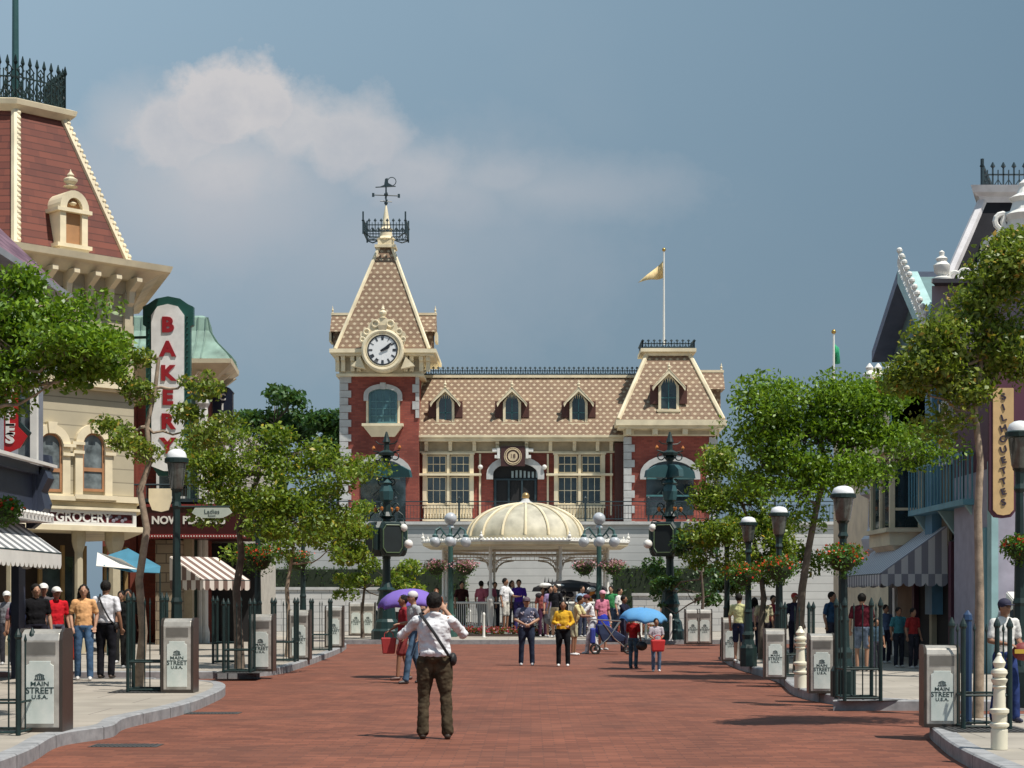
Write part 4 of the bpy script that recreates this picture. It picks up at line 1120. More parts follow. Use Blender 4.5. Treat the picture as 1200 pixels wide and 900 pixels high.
gro = lambda s, z: [((p.x-cen.x)*s+cen.x, (p.y-cen.y)*s+cen.y, z) for p in top]
b.loft([gro(1.05, zt_-.02), gro(1.22, zt_+.12), gro(1.25, zt_+.25), gro(1.12, zt_+.30)])
b.build('roof_trim', cream, tr)
b = MB(); rg_ = [Vector(p) for p in gro(1.02, zt_+.28)]
for i in range(5): cresting(b, rg_[i], rg_[(i+1)%5], 1.12, max(4, int((rg_[i]-rg_[(i+1)%5]).length/.20)), .024)
for i in range(5):
    p, q = rg_[i], rg_[(i+1)%5]; n = max(3, int((p-q).length/.28))
    for k in range(n):
        m = p.lerp(q, (k+.5)/n); u = (q-p).normalized()*.1
        for zz in (.26, .58, .80): b.tube([m-u+Vector((0,0,zz)), m+Vector((0,0,zz+.12)), m+u+Vector((0,0,zz)), m+Vector((0,0,zz-.12)), m-u+Vector((0,0,zz))], .024, 4)
b.build('roof_cresting', iron, tr)
p = CF(18, 100, 1.8); MB().tube([(p.x,p.y,zt_+.2), (p.x,p.y,zt_+6)], [.10,.07], 8).build('mast', M('mast_green', (.03,.09,.09), .4), tr)
# roof dormer with rounded head
c = CF(85, 300, -.25); y = -.25; wd = .40
q = lambda py: CF(85, py, -.25).z
zb, zs_ = q(287), q(250)
b = MB().bb(c.x-wd, c.x-wd+.17, y-.08, y+.9, zb, zs_).bb(c.x+wd-.17, c.x+wd, y-.08, y+.9, zb, zs_).bb(c.x-wd-.1, c.x+wd+.1, y-.14, y+.9, zs_+.003, zs_+.10).bb(c.x-wd-.1, c.x+wd+.1, y-.14, y+.9, zb-.1, zb-.002).bb(c.x-wd-.02, c.x+wd+.02, y-.10, y+.9, q(304), zb-.103)
archband(b, c.x, zs_+.10, wd-.17, .19, y-.12, y+1.3, flat=1.25, key=False)
finial(b, (c.x, y+.1, q(220)), .5, .2)
dm = b.build('dormer', cream, tr)
b = MB().prism([(c.x-wd+.1, zs_+.1)]+[(c.x+(wd-.1)*math.cos(PI-PI*k/8), zs_+.1+(wd-.1)*1.2*math.sin(PI*k/8)) for k in range(9)], y+.02, y+.08).bb(c.x-wd+.1, c.x+wd-.1, y+.02, y+.08, zb, zs_)
b.build('blind_panel', M('orange_panel', (.42,.22,.10), .7), dm)
b = MB().lathe([(.05,0),(.12,.05),(.02,.12)], (c.x, y, zs_+.2), 6); b.build('rosette', cream, dm)

# --- navy shop building nearest on the left. local frame: x along the street, y into the building
NO = Vector((-9.3, 31.45, 0))
def BF(px, py, d=0):
    X = NO.x-d; Y = FX*(-X)/(CX-px); return Vector((Y-NO.y, d, H-(py-CY)*Y/FX))
nb_ = thing('navy_shop_building', 'shop building with purple slate roof, grey windows and navy trim', 'building', NO, R(90))
greyb = M('lilac_grey_wall', (.30,.32,.37), .7); navy = M('navy_paint', (.035,.045,.075), .5)
ze_ = 7.40
MB().bb(-17, 0, 0, 8, 3.0, ze_).build('wall', greyb, nb_)
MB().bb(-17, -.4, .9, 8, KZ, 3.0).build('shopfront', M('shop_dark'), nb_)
for x in (-.25, -3, -6, -9): MB().bb(x-.2, x+.2, .0, .14, KZ, 2.98).build('shop_post', navy, nb_)
MB().frus((-17.2, 1.6, -.35, 8), ze_+.1, (-14, -1.9, 3.2, 6), 11.2).build('roof', purpt, nb_)
MB().bb(-17.3, 1.65, -.42, 8, ze_-.02, ze_+.1).build('eave', M('grey_trim', (.28,.30,.33), .6), nb_)
b = MB()
zs0, zs1 = 3.15, 3.85
b.bb(-17, 0, -.30, -.003, zs0, zs1).bb(-17.05, .08, -.42, -.003, zs1+.003, zs1+.16)
b.prism([(-.003,2.9),(-.1,2.9),(-.35,3.1),(-.42,3.35),(-.3,3.7),(-.45,4.0),(-.42,4.25),(-.003,4.3)], -.02, .22, 'x')
b.build('fascia', navy, nb_)
b = MB().bb(-17.05, .05, -.50, -.0, 3.0, 3.12).bb(-17.05, .1, -.55, -.43, zs1+.163, zs1+.22)
for k in range(60): b.ball((-.1-k*.22, -.5, 3.12), .05, 6, 4)
b.build('moulding', white, nb_)
for xc in (-1.55, -4.2, -6.9):
    if xc > -2: continue
    f = sashwin(nb_, xc, 4.15, 6.6, 1.5, -.05, ironb, MATS['curtained_glass'], 1, 2, .09, off=(0,0,0))
    MB().bb(xc-.95, xc+.95, -.16, -.005, 4.0, 4.13).bb(xc-.95, xc+.95, -.16, -.005, 6.62, 6.78).build('sill', white, f)
for x in (-.12,): MB().bb(x-.13, x+.13, -.16, -.004, 4.33, ze_-.14).build('pilaster', white, nb_)
# square bay at the far end of the navy building; its near side faces down the street
zw0, zw1 = PZ(548,31.1), PZ(448,31.1)
b = MB().bb(-.45, -.02, -.32, -.004, zw0, ze_-.13); bay = b.build('bay', M('bay_grey', (.22,.24,.28), .6), nb_)
b = MB()
for y0, y1 in ((-.36,-.24),(.02,.10),(.62,.72)): b.bb(-.57, -.453, y0, y1, zw0, ze_-.2)
b.bb(-.65, -.453, -.42, 2.5, zw0-.12, zw0-.003).bb(-.57, -.453, -.24, .62, zw1, zw1+.1)
b.build('bay_trim', white, bay)
MB().bb(-.48, -.453, -.235, .615, zw0+.05, zw1-.002).build('pane', MATS['curtained_glass'], bay)
b = MB().bb(-.52, -.485, .17, .22, zw0+.05, zw1-.003).bb(-.52, -.486, -.235, .615, (zw0+zw1)/2+.3, (zw0+zw1)/2+.38); b.build('sash', ironb, bay)
b = MB().bb(-.63, -.02, -.36, 2.5, zw0-.86, zw0-.123).prism([(-.36,zw0-.9),(-.50,zw0-.75),(-.44,zw0-.45),(-.56,zw0-.2),(-.50,zw0-.05),(-.36,zw0-.05)], -.55, -.15, 'x')
b.build('bay_apron', navy, bay)
b = MB().bb(-.71, -.0, -.46, 2.5, zw0-.98, zw0-.863)
for k in range(22): b.ball((-.73, -.42+k*.13, zw0-.9), .045, 6, 4)
b.build('bay_moulding', white, bay)
# striped awning
awm = stripemat('grey_white_awning', (.62,.62,.62), (.16,.17,.18), .5, 0)
def awning(name_lab, x0, x1, z1, z0, out, off, rot, mat, vmat, parent_label=None, val=.28):
    th = thing('shop_awning', name_lab, 'awning', off, rot)
    b = MB(); v = [b._v(p) for p in ((x0,-.02,z1),(x1,-.02,z1),(x1,-out,z0),(x0,-out,z0))]; b.bm.faces.new(v)
    for x in (x0, x1): b.poly([(x,-.02,z1),(x,-out,z0),(x,-.02,z0)])
    o = b.build('canopy_cloth', mat, th, fix=False); o.modifiers.new('t','SOLIDIFY').thickness = .02
    b = MB(); n = int((x1-x0)/.25)
    def scal(p0, d, n, L):
        for k in range(n):
            a = p0+d*(L*k/n); c = p0+d*(L*(k+1)/n); m = (a+c)/2
            b.poly([a, c, c-Vector((0,0,val*.72)), c.lerp(m,.4)-Vector((0,0,val*.94)), m-Vector((0,0,val)), a.lerp(m,.4)-Vector((0,0,val*.94)), a-Vector((0,0,val*.72))])
    scal(Vector((x0,-out,z0)), Vector((1,0,0)), n, x1-x0)
    for x in (x0, x1): scal(Vector((x,-out,z0)), Vector((0,1,0)), max(2,int(out/.25)), out-.02)
    o = b.build('valance', vmat, th, fix=False); o.modifiers.new('t','SOLIDIFY').thickness = .015
    b = MB()
    for x in (x0+.03, x1-.03): b.tube([(x,-.02,z0), (x,-out+.02,z0)], .02, 5).tube([(x,-.02,z1-.05), (x,-out+.02,z0)], .02, 5)
    b.tube([(x0,-out,z0),(x1,-out,z0)], .02, 5); b.build('frame', iron, th)
    return th
awning('grey and white striped awning over the navy shop front', -9, -.45, 2.95, 2.42, .76, NO, R(90), awm, white)
# hanging signs facing the street
sr = M('sign_red', (.42,.012,.015), .35)
def sgn(px0, px1, py0, py1, Y, name, lab): 
    x0, x1, z0, z1 = PX(px0,Y), PX(px1,Y), PZ(py1,Y), PZ(py0,Y)
    off = ((x0+x1)/2, Y, z0); return thing(name, lab, 'sign', off), x1-x0, z1-z0
th, w_, h_ = sgn(-24, 34, 462, 528, 30.2, 'hanging_sign', 'red hanging sign with navy edge and white vertical letters, under the script sign')
def plate(s, t0, t1, m, nm, par):
    out = [(-w_/2,h_*1.5),(w_/2*.6,h_*1.5),(w_/2*.6,h_*.42),(w_/2*.98,h_*.25),(w_/2*.7,h_*.05),(w_/2*.2,-h_*.05),(-w_/2,-h_*.05)]
    return MB().prism([(x*s+(0 if s == 1 else -.01), z*s+(0 if s == 1 else .04)) for x, z in out], t0, t1).build(nm, m, par)
pb = plate(1.12, -.04, .06, iron, 'backing', th); pf = plate(1.0, -.07, -.045, sr, 'face', th)
for k, ch in enumerate('TIBLES'): text('letter', ch, pf, (w_*.14, -.08, h_*(.98-.155*k)), .25, white, off=.012, sx=1.3)
MB().tube([(-w_/2-1,0,h_*.9),(w_/2,0,h_*.9)], .03, 6).build('bracket', iron, th)
th, w_, h_ = sgn(-50, 41, 358, 402, 30.6, 'script_sign', 'red scroll sign with white script lettering half hidden by leaves')
pf = MB().prism([(-w_/2,0),(w_*.38,0),(w_*.5,h_*.15),(w_*.42,h_*.32),(w_*.25,h_*.42),(w_*.38,h_*.8),(w_*.30,h_),(w_*.1,h_*.8),(-w_/2,h_*.8)], -.04, .05).build('face', sr, th)
text('script', 'Collections', pf, (w_*.02, -.05, h_*.24), .34, white, off=.006, shear=.35); text('script', 'Fine', pf, (w_*.12, -.05, h_*.66), .3, white, off=.006, shear=.35)
MB().tube([(-w_/2-1,0.1,h_*.6),(w_/2*.5,0.1,h_*.6)], .03, 6).build('bracket', iron, th)

# --- bakery building beyond, with green copper roof
BY = 56.0
bk = thing('bakery_building', 'red brick and green trimmed building with flared green copper roof', 'building', (PX(200,BY), BY, 0))
BO = (PX(200,BY), BY, 0)
bx0, bx1 = PX(120,BY), PX(242,BY)
MB(BO).bb(bx0, bx1, BY, BY+2.1, 0, PZ(455,BY)).build('wall', redw, bk)
MB(BO).bb(PX(186,BY), PX(224,BY), BY-.2, BY-.003, PZ(600,BY), PZ(470,BY)).build('wall_panel', M('buff_panel', (.34,.28,.20), .7), bk)
MB(BO).bb(PX(222,BY), PX(235,BY), BY-.35, BY-.004, 0, PZ(458,BY)).build('pilaster', M('sage_green', (.10,.17,.15), .6), bk)
b = MB(BO)
for px in (238.5, 243.5): b.lathe([(.16,0),(.16,.5),(.11,.7),(.10,PZ(480,BY)),(.17,PZ(475,BY)),(.17,PZ(470,BY))], (PX(px,BY), BY-.5, 0), 10)
b.build('white_column', white, bk)
MB(BO).bb(PX(155,BY), PX(162,BY), BY-.3, BY-.004, 0, PZ(470,BY)).build('corner_pier', M('pier_brick_red', (.22,.05,.03), .8, bmp=.3), bk)
copper = M('copper_green', (.24,.36,.30), .5, var=.3, scale=1.5); 
prof = [(.95, PZ(425,BY)), (.80, PZ(418,BY)), (.35, PZ(402,BY)), (.10, PZ(388,BY)), (.02, PZ(372,BY)), (-.15, PZ(369,BY))]
def rr(o, z): return [(bx0-o, BY-o, z), (bx1+o, BY-o, z), (bx1+o-.3, BY+2.2, z), (bx0-o, BY+2.2, z)]
rf = MB(BO).loft([rr(o, z) for o, z in prof]).build('roof', copper, bk)
b = MB(BO)
for i in range(14):
    x = bx0+(bx1-bx0)*i/13; b.tube([(x, BY-o-.02, z) for o, z in prof[:-1]], .03, 4)
for i in range(5):
    y = BY+.5*i; b.tube([(bx1+o+.02-.3*i*.5/2.2, y, z) for o, z in prof[:-1]], .03, 4)
b.build('roof_seams', M('copper_dark', (.15,.24,.20), .5), rf)
MB(BO).loft([rr(.12, PZ(458,BY)), rr(.2, PZ(450,BY)), rr(.55, PZ(440,BY)), rr(.98, PZ(430,BY)), rr(1.0, PZ(425,BY)+.001)]).build('cornice', cream, bk)
for px in (163, 178, 193, 208, 223, 238):
    x = PX(px,BY); MB(BO).prism([(BY-.02, PZ(462,BY)), (BY-.3, PZ(450,BY)), (BY-.75, PZ(438,BY)), (BY-.02, PZ(438,BY))], x-.1, x+.1, 'x').build('bracket', cream, bk)
for k in range(2):
    y = BY+.3+k*1.0; MB(BO).prism([(bx1+.02, PZ(462,BY)), (bx1+.3, PZ(450,BY)), (bx1+.75, PZ(438,BY)), (bx1+.02, PZ(438,BY))], y-.1, y+.1, 'y').build('bracket', cream, bk)
sashwin(bk, PX(165.5,BY-.35), PZ(445,BY), PZ(418,BY)-.5, .7, BY-.32, white, glass, 1, 2, .08, off=BO)
sashwin(bk, PX(205,BY), PZ(585,BY), PZ(520,BY), 1.1, BY-.24, white, glass, 2, 2, .08, off=BO)
b = MB(BO).bb(PX(158,BY), PX(250,BY), BY-.9, BY-.005, PZ(590,BY), PZ(586,BY))
for k in range(24):
    x = PX(160,BY)+k*.105; b.tube([(x,BY-.88,PZ(586,BY)),(x,BY-.88,PZ(570,BY))], .012, 4)
b.tube([(PX(158,BY),BY-.88,PZ(570,BY)),(PX(250,BY),BY-.88,PZ(570,BY))], .03, 5); b.build('balcony_rail', ironb, bk)

# bakery sign: tall white panel in a dark green frame
Y = 47.5
th, w_, h_ = sgn(174, 221, 357, 543, Y, 'bakery_sign', 'tall white vertical sign with red letters in a dark green scalloped frame')
sgreen = M('sign_green', (.012,.075,.06), .4)
hw = w_/2
out = [(-hw*1.1,0),(hw*1.1,0),(hw*1.1,h_*.86),(hw*1.25,h_*.87),(hw*1.25,h_*.985),(hw*1.0,h_*1.0),(hw*.6,h_*1.035),(0,h_*1.05),(-hw*.6,h_*1.035),(-hw*1.0,h_*1.0),(-hw*1.25,h_*.985),(-hw*1.25,h_*.87),(-hw*1.1,h_*.86)]
bk_ = MB().prism(out, -.08, .14).build('frame', sgreen, th)
inn = [(-hw*.80,-h_*.02),(-hw*.2,-h_*.05),(hw*.2,-h_*.05),(hw*.80,-h_*.02),(hw*.82,h_*.93),(hw*.5,h_*.985),(0,h_*1.0),(-hw*.5,h_*.985),(-hw*.82,h_*.93)]
fc = MB().prism(inn, -.12, -.083).build('face', M('sign_white', (.80,.80,.78), .4), th)
for k in range(26):
    for s in (-1, 1): MB().ball((s*hw*.96, -.10, h_*(.02+k*.036)), .03, 6, 4).build('bulb', M('bulb_dark', (.015,.05,.04), .3), th)
sred = M('letter_red', (.30,.01,.015), .4)
for k, ch in enumerate('BAKERY'):
    z = h_*(.865-.152*k); text('letter', ch, fc, (.0, -.135, z), .56, sred, off=.028, sx=1.05, ext=.015)
b = MB().prism([(-.55,-1.05),(-.45,-1.3),(-.2,-1.35),(.0,-1.3),(.08,-1.05),(.08,-.7),(-.55,-.7)], -.02, .04, 'y'); b.build('pendant_plaque', cream, th)
b = MB().tube([(0,.05,h_*.8),(-1.4,.3,h_*.8)], .04, 6).tube([(0,.05,h_*.15),(-1.4,.3,h_*.15)], .04, 6).prism([(-hw*.9,0),(hw*.9,0),(hw*.5,-.35),(-hw*.5,-.35)], -.05,.1); b.build('bracket', sgreen, th)

# cinema: marquee and facade
Y = 53.0
cn = thing('cinema_building', 'cinema front with maroon marquee reading now playing and pale carved facade', 'building', (PX(236,Y), Y, 0))
NO2 = (PX(236,Y), Y, 0)
mar = M('marquee_maroon', (.045,.006,.008), .4)
mq = MB(NO2).bb(PX(170,Y), PX(302,Y), Y, Y+3.8, PZ(630,Y), PZ(593,Y)).build('marquee', mar, cn)
b = MB(NO2).bb(PX(169,Y), PX(303,Y), Y-.06, Y-.003, PZ(594,Y), PZ(591,Y)).bb(PX(169,Y), PX(303,Y), Y-.06, Y-.003, PZ(631,Y), PZ(626,Y)); b.build('marquee_trim', M('trim_red', (.22,.03,.03), .45), mq)
for k in range(40): MB(NO2).ball((PX(172,Y)+k*.087, Y-.08, PZ(628.5,Y)), .022, 6, 4).build('bulb', white, mq)
text('lettering', 'NOW PLAYING', mq, (PX(221,Y)-NO2[0], -.02, PZ(610,Y)), .33, white, off=.012, sx=1.0)
FYc = Y+3.0
MB(NO2).bb(PX(205,FYc), PX(275,FYc), FYc+1, FYc+9, 0, PZ(500,FYc)).build('wall', M('pale_carved', (.50,.47,.42), .7, bmp=.4), cn)
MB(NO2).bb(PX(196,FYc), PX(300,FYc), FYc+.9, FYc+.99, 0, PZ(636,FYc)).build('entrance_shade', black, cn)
for px in (246, 262, 272):
    MB(NO2).lathe([(.2,PZ(590,FYc)),(.2,PZ(580,FYc)),(.13,PZ(575,FYc)),(.12,PZ(520,FYc)),(.2,PZ(512,FYc)),(.22,PZ(505,FYc))], (PX(px,FYc), FYc+.6, 0), 10).build('column', white, cn)
sashwin(cn, PX(254,FYc), PZ(585,FYc), PZ(535,FYc), .9, FYc+.93, teal, glass, 1, 3, .06, off=NO2)
b = MB(NO2).ring((PX(247,Y), Y+.1, PZ(585,Y)), .2, .05, n=14).ring((PX(259,Y), Y+.1, PZ(585,Y)), .2, .05, n=14).ring((PX(253,Y), Y+.1, PZ(579,Y)), .14, .04, n=12).bb(PX(240,Y), PX(266,Y), Y+.05, Y+.15, PZ(592,Y)+.05, PZ(590,Y)+.05)
b.build('scroll_crest', white, cn)
b = MB(NO2).bb(PX(215,FYc), PX(222,FYc), FYc-1.5, FYc+.9, KZ, PZ(632,FYc)).bb(PX(226,FYc), PX(236,FYc), FYc-1.5, FYc-1.2, KZ, PZ(632,FYc))
b.build('ticket_booth', M('booth_cream', (.45,.38,.26), .6), cn)
stone_ = brickmat('tan_block_wall', (.30,.24,.17), (.38,.31,.22), (.15,.12,.09), .6, .3, .02)
MB(NO2).bb(PX(178,Y), PX(204,Y), Y+.5, Y+3, KZ, PZ(632,Y)).build('side_wall', stone_, cn)
# cinema blade sign
Y = 57
th, w_, h_ = sgn(250, 273, 455, 530, Y, 'blade_sign', 'dark navy vertical sign with pale letters and curved top near the cinema')
hw = w_/2
MB().prism([(-hw,0),(hw,0),(hw,h_*.9),(hw*1.1,h_*.93),(hw*.7,h_*1.0),(0,h_*1.04),(-hw*.7,h_*1.0),(-hw*1.1,h_*.93),(-hw,h_*.9)], -.1, .12).build('frame', M('navy_sign', (.012,.018,.04), .35), th)
for k, ch in enumerate('CINEMA'): text('letter', ch, th, (0, -.115, h_*(.85-.15*k)), .30, white, off=.012, sx=1.0)
MB().tube([(0,.1,h_*.5),(-1.2,.3,h_*.5)], .04, 6).tube([(0,.1,0),(0,.1,-2.2)], .05, 6).build('bracket', iron, th)
# pink-white striped awning over the booth
wm = stripemat('tan_white_awning', (.66,.60,.54), (.17,.11,.09), .34, 0)
awning('tan and white striped awning beside the cinema entrance', -1.6, .2, 2.0+.75, 2.1, 1.3, (PX(248,48.5), 48.5, 0), R(55), wm, wm)
# small teal umbrella canopy beside the corner shop
th = thing('cafe_awning', 'small teal and white folding awning by the corner shop column', 'awning', (PX(168,44), 44, PZ(672,44)))
b = MB(); z = PZ(672,44); q = lambda px, py, dy=0: (PX(px,44)-PX(168,44), dy, PZ(py,44)-z)
v = [b._v(p) for p in (q(150,643), q(188,664), q(188,672,-.1), q(158,671,-.5), q(128,664,-.6), q(128,652,-.3))]; b.bm.faces.new(v[:3]+v[3:])
o = b.build('canopy_cloth', M('sky_teal_cloth', (.045,.20,.30), .8), th, fix=False); o.modifiers.new('t','SOLIDIFY').thickness = .02
b = MB(); v = [b._v(p) for p in (q(118,648,-.32), q(148,656,-.52), q(168,668,-.52), q(120,664,-.62))]; b.bm.faces.new(v); o = b.build('white_panel', white, th, fix=False); o.modifiers.new('t','SOLIDIFY').thickness = .02
MB().tube([q(188,670,-.05), (q(188,670)[0], -.05, -PZ(672,44)+KZ)], .02, 6).tube([q(132,664,-.55), (q(132,664)[0], -.55, -PZ(672,44)+KZ)], .02, 6).build('pole', iron, th)

# red bench near the low wall
bpx = 256; Y = 58.9-1.5
th = thing('park_bench', 'red slatted bench beside the left pavement under the low wall', 'bench', (PX(bpx,Y), Y, KZ), 0)
rb = M('bench_red', (.20,.022,.02), .5)
b = MB(); 
for k in range(4): b.bb(-.85,.85,-.35+.12*k,-.26+.12*k,.42,.45)
b.build('seat', rb, th); b = MB()
for k in range(4): b.bb(-.85,.85,.14+.02*k,.17+.02*k,.52+.12*k,.61+.12*k)
b.build('backrest', rb, th)
for s in (-1, 1): MB().bb(s*.8-.04,s*.8+.04,-.35,-.29,0,.42).bb(s*.8-.04,s*.8+.04,.12,.18,0,.95).bb(s*.8-.04,s*.8+.04,-.29,.12,.60,.64).build('leg', iron, th)
# ================================================================== RIGHT SIDE BUILDINGS (facades run along X = 9.3, in their own shade)
RX = 9.3
def RY(px, X=RX): return FX*X/(px-CX)
lil = M('lilac_wall', (.36,.34,.42), .7); tealb = M('pale_teal_wall', (.16,.33,.38), .6); plum = M('plum_wall', (.09,.025,.05), .6)
pt_ = M('pale_trim', (.55,.57,.60), .6)
# --- tower building
TYr = 36.0
tb = thing('mansard_tower_building', 'purple grey building with dark mansard tower, white edging and roof urns', 'building', (RX+2, TYr, 0))
TO = (RX+2, TYr, 0)
x0 = PX(1088,TYr)
MB(TO).loft([[(PX(1092,TYr), TYr, z), (16, TYr, z), (16, TYr+3, z), (PX(1092,TYr)+1.2, TYr+3, z)] for z in (PZ(415,TYr), PZ(335,TYr))]).build('parapet_wall', M('purple_grey_wall', (.25,.21,.24), .7), tb)
MB(TO).loft([[(PX(1088,TYr), TYr-.35, z), (16.2, TYr-.35, z), (16.2, TYr+3.1, z), (PX(1088,TYr)+1.3, TYr+3.1, z)] for z in (PZ(335,TYr)+.002, PZ(330,TYr))]).build('cornice', M('near_black_trim', (.03,.03,.04), .6), tb)
MB(TO).bb(9.35, 16, TYr+.4, TYr+8.2, 0, PZ(415,TYr)-.01).build('wall', lil, tb)
b = MB(TO)
xf, zf = PX(1105,TYr), PZ(330,TYr)
b.lathe([(.22,0),(.22,.08),(.08,.14),(.16,.22),(.18,.36),(.10,.44),(.13,.50),(.05,.56),(.06,.64),(.01,.68)], (xf, TYr+.1, zf), 10)
b.build('urn', white, tb, smooth=True)
b = MB(TO)
for k in range(4): b.ring((PX(1120+12*k,TYr), TYr+.1, zf+.10+.06*(k%2)), .12, .045, n=12)
b.bb(PX(1112,TYr), PX(1168,TYr), TYr, TYr+.2, zf+.001, zf+.06); b.prism([(PX(1138,TYr),zf+.06),(PX(1150,TYr),zf+.5),(PX(1162,TYr),zf+.06)], TYr+.05, TYr+.15)
b.build('roof_ornament', white, tb)
zb_, zt2 = PZ(335,TYr), PZ(212,TYr)
rb_ = (PX(1113,TYr), 17, TYr+.6, TYr+8); rt_ = (PX(1151,TYr+1.5), 15.5, TYr+1.5, TYr+6)
SKW = .38
def sk(r, z, o=0): return [(r[0]-o, r[2]-o, z), (r[1]+o, r[2]-o, z), (r[1]+o, r[3]+o, z), (r[0]-o+(r[3]-r[2])*SKW, r[3]+o, z)]
rf = MB(TO).loft([sk(rb_, zb_), sk(rt_, zt2)]).build('mansard_roof', M('dark_slate', (.026,.026,.03), .9, bmp=.3, spec=.05), tb)
b = MB(TO).tube([(rb_[0], rb_[2], zb_), (rt_[0], rt_[2], zt2-.1)], .11, 6)
b.loft([sk(rt_, z, o) for o, z in ((.06,zt2-.12),(.1,zt2),(.28,zt2+.06),(.34,zt2+.2))])
b.build('roof_trim', M('trim_lilac_white', (.62,.60,.62), .6), rf)
b = MB(TO); q = [p[:2] for p in sk(rt_, 0)]
for i in range(4): cresting(b, (*q[i], zt2+.2), (*q[(i+1)%4], zt2+.2), .55, 24 if i % 2 == 0 else 16, .022)
b.tube([(*q[0], zt2+.2), (*q[0], zt2+.85)], .04, 5); b.build('roof_cresting', ironb, rf)
# dormer crown and stacked urn ornament
b = MB(TO); xu = PX(1197,TYr)
zz = lambda py: PZ(py, TYr)
b.lathe([(.42,zz(300)),(.45,zz(285)),(.3,zz(280)),(.34,zz(262)),(.42,zz(255)),(.30,zz(250)),(.24,zz(240)),(.32,zz(235)),(.16,zz(230)),(.10,zz(222)),(.12,zz(218)),(.02,zz(213))], (xu, TYr-.2, 0), 12)
for k in (0, 1): b.ring((PX(1172+9*k,TYr), TYr-.2, zz(262)), .16, .06, n=12)
b.bb(PX(1164,TYr), xu+2, TYr-.35, TYr+1.2, zz(283), zz(274)).bb(PX(1170,TYr), xu+2, TYr-.2, TYr+1.4, zz(330), zz(283)-.002)
b.build('dormer_crown', white, rf)

# --- gabled teal building beyond
gb = thing('gabled_building', 'pale teal building with steep dark gable edged by white crockets', 'building', (RX+1, 41, 0))
GO2 = (RX+1, 41, 0)
MB(GO2).bb(RX+.05, 17, 36.6, 44.5, 0, 7.6).build('wall', tealb, gb)
A = Vector((9.05, 41.2, PZ(322,41.2))); Fp = Vector((9.1, 44.2, PZ(415,44.2))); Np = Vector((9.0, 38.6, PZ(393,38.6)))
b = MB(GO2)
b.prism([(Np.y,Np.z),(A.y,A.z-.05),(Fp.y,Fp.z)], 9.35, 13, 'x'); gr = b.build('gable', M('dark_green_gable', (.13,.23,.24), .6), gb)
b = MB(GO2)
b.prism([(Np.y-.1,Np.z-.2),(A.y,A.z-.2),(A.y,A.z+.08),(Np.y-.1,Np.z+.08)], 8.85, 9.34, 'x'); b.build('bargeboard', M('mint_trim', (.38,.58,.58), .5), gr)
b = MB(GO2)
b.prism([(Fp.y+.1,Fp.z-.2),(A.y+.01,A.z-.2),(A.y+.01,A.z+.08),(Fp.y+.1,Fp.z+.08)], 8.85, 13, 'x'); b.build('far_slope', M('navy_slope', (.15,.18,.26), .6), gr)
b = MB(GO2)
A2 = Vector((8.9, A.y, A.z+.45)); N2 = Vector((8.9, Np.y-.1, Np.z+.35))
b.tube([A2, N2], .04, 5); b.tube([A2-Vector((0,0,.35)), N2-Vector((0,0,.3))], .05, 5)
for k in range(11):
    p = A2.lerp(N2, k/10); b.tube([p-Vector((0,0,.36)), p+Vector((0,0,.1))], .035, 5); b.ball(p+Vector((0,0,.14)), .075, 8, 5)
    b.ring(p+Vector((0,0,-.16)), .12, .028, 'x', n=10)
for k in range(4): p = (A2+Vector((.1,.1,0))).lerp(Fp, k/4); b.ball(p, .07, 8, 5)
b.build('crocket_trim', white, gr)
MB(GO2).bb(8.9, 9.6, 36.6, 44.3, Np.z-.55, Np.z-.3).build('eave_moulding', M('pale_teal_trim', (.30,.48,.50), .6), gb)
# facade strips: pilasters, windows with frames, balcony
def strip(px0, px1, py0, py1, mat, nm, xo=.06, par=None):
    y0, y1 = RY(px1, RX-xo), RY(px0, RX-xo); ym = (y0+y1)/2
    return MB(GO2).bb(RX-xo, RX+.045, y0, y1, max(0, PZ(py1,ym)), PZ(py0,ym)).build(nm, mat, par or gb)
strip(1084,1092,440,720, M('blue_trim', (.10,.25,.38), .5), 'pilaster', .25); strip(1098,1112,440,640, M('khaki_panel', (.20,.17,.12), .7), 'wall_panel', .03)
strip(1118,1132,440,600, M('ochre_panel', (.20,.12,.06), .7), 'wall_panel', .04)
strip(1133,1142,440,560, M('pale_teal_trim'), 'pilaster', .25); strip(1146,1156,440,540, teal, 'shutter', .12); strip(1152,1160,455,600, white, 'drain_pipe', .2)
for a_, b__ in ((1100,1110),(1121,1130)):
    o = strip(a_, b__, 470, 545, white, 'window_frame', .12)
    strip(a_+1.5, b__-1.5, 474, 541, glass, 'pane', .14, o)
y0, y1 = RY(1160), RY(1092); zb0 = PZ(592,37)
b = MB(GO2).bb(8.75, RX+.04, y0, y1, zb0-.12, zb0)
b.bb(8.75, 8.8, y0, y1, zb0+.9, zb0+.96).bb(8.75, RX, y0, y0+.05, zb0+.9, zb0+.96)
n = 18
for k in range(n+1): y = y0+(y1-y0)*k/n; b.bb(8.76, 8.79, y, y+.03, zb0, zb0+.9)
for k in range(6): b.bb(8.75+.09*k, 8.78+.09*k, y0, y0+.03, zb0, zb0+.9)
b.build('balcony', M('balcony_blue', (.12,.30,.38), .5), gb)
for y in (y0+.2, (y0+y1)/2, y1-.2): MB(GO2).prism([(RX+.02,zb0-.8),(8.85,zb0-.125),(RX+.02,zb0-.125)], y-.06, y+.06, 'y').build('bracket', MATS['pale_teal_trim'], gb)
MB(GO2).bb(8.9, RX, RY(1160,9), RY(1148,9), 0, 3).build('corner_post', tealb, gb)

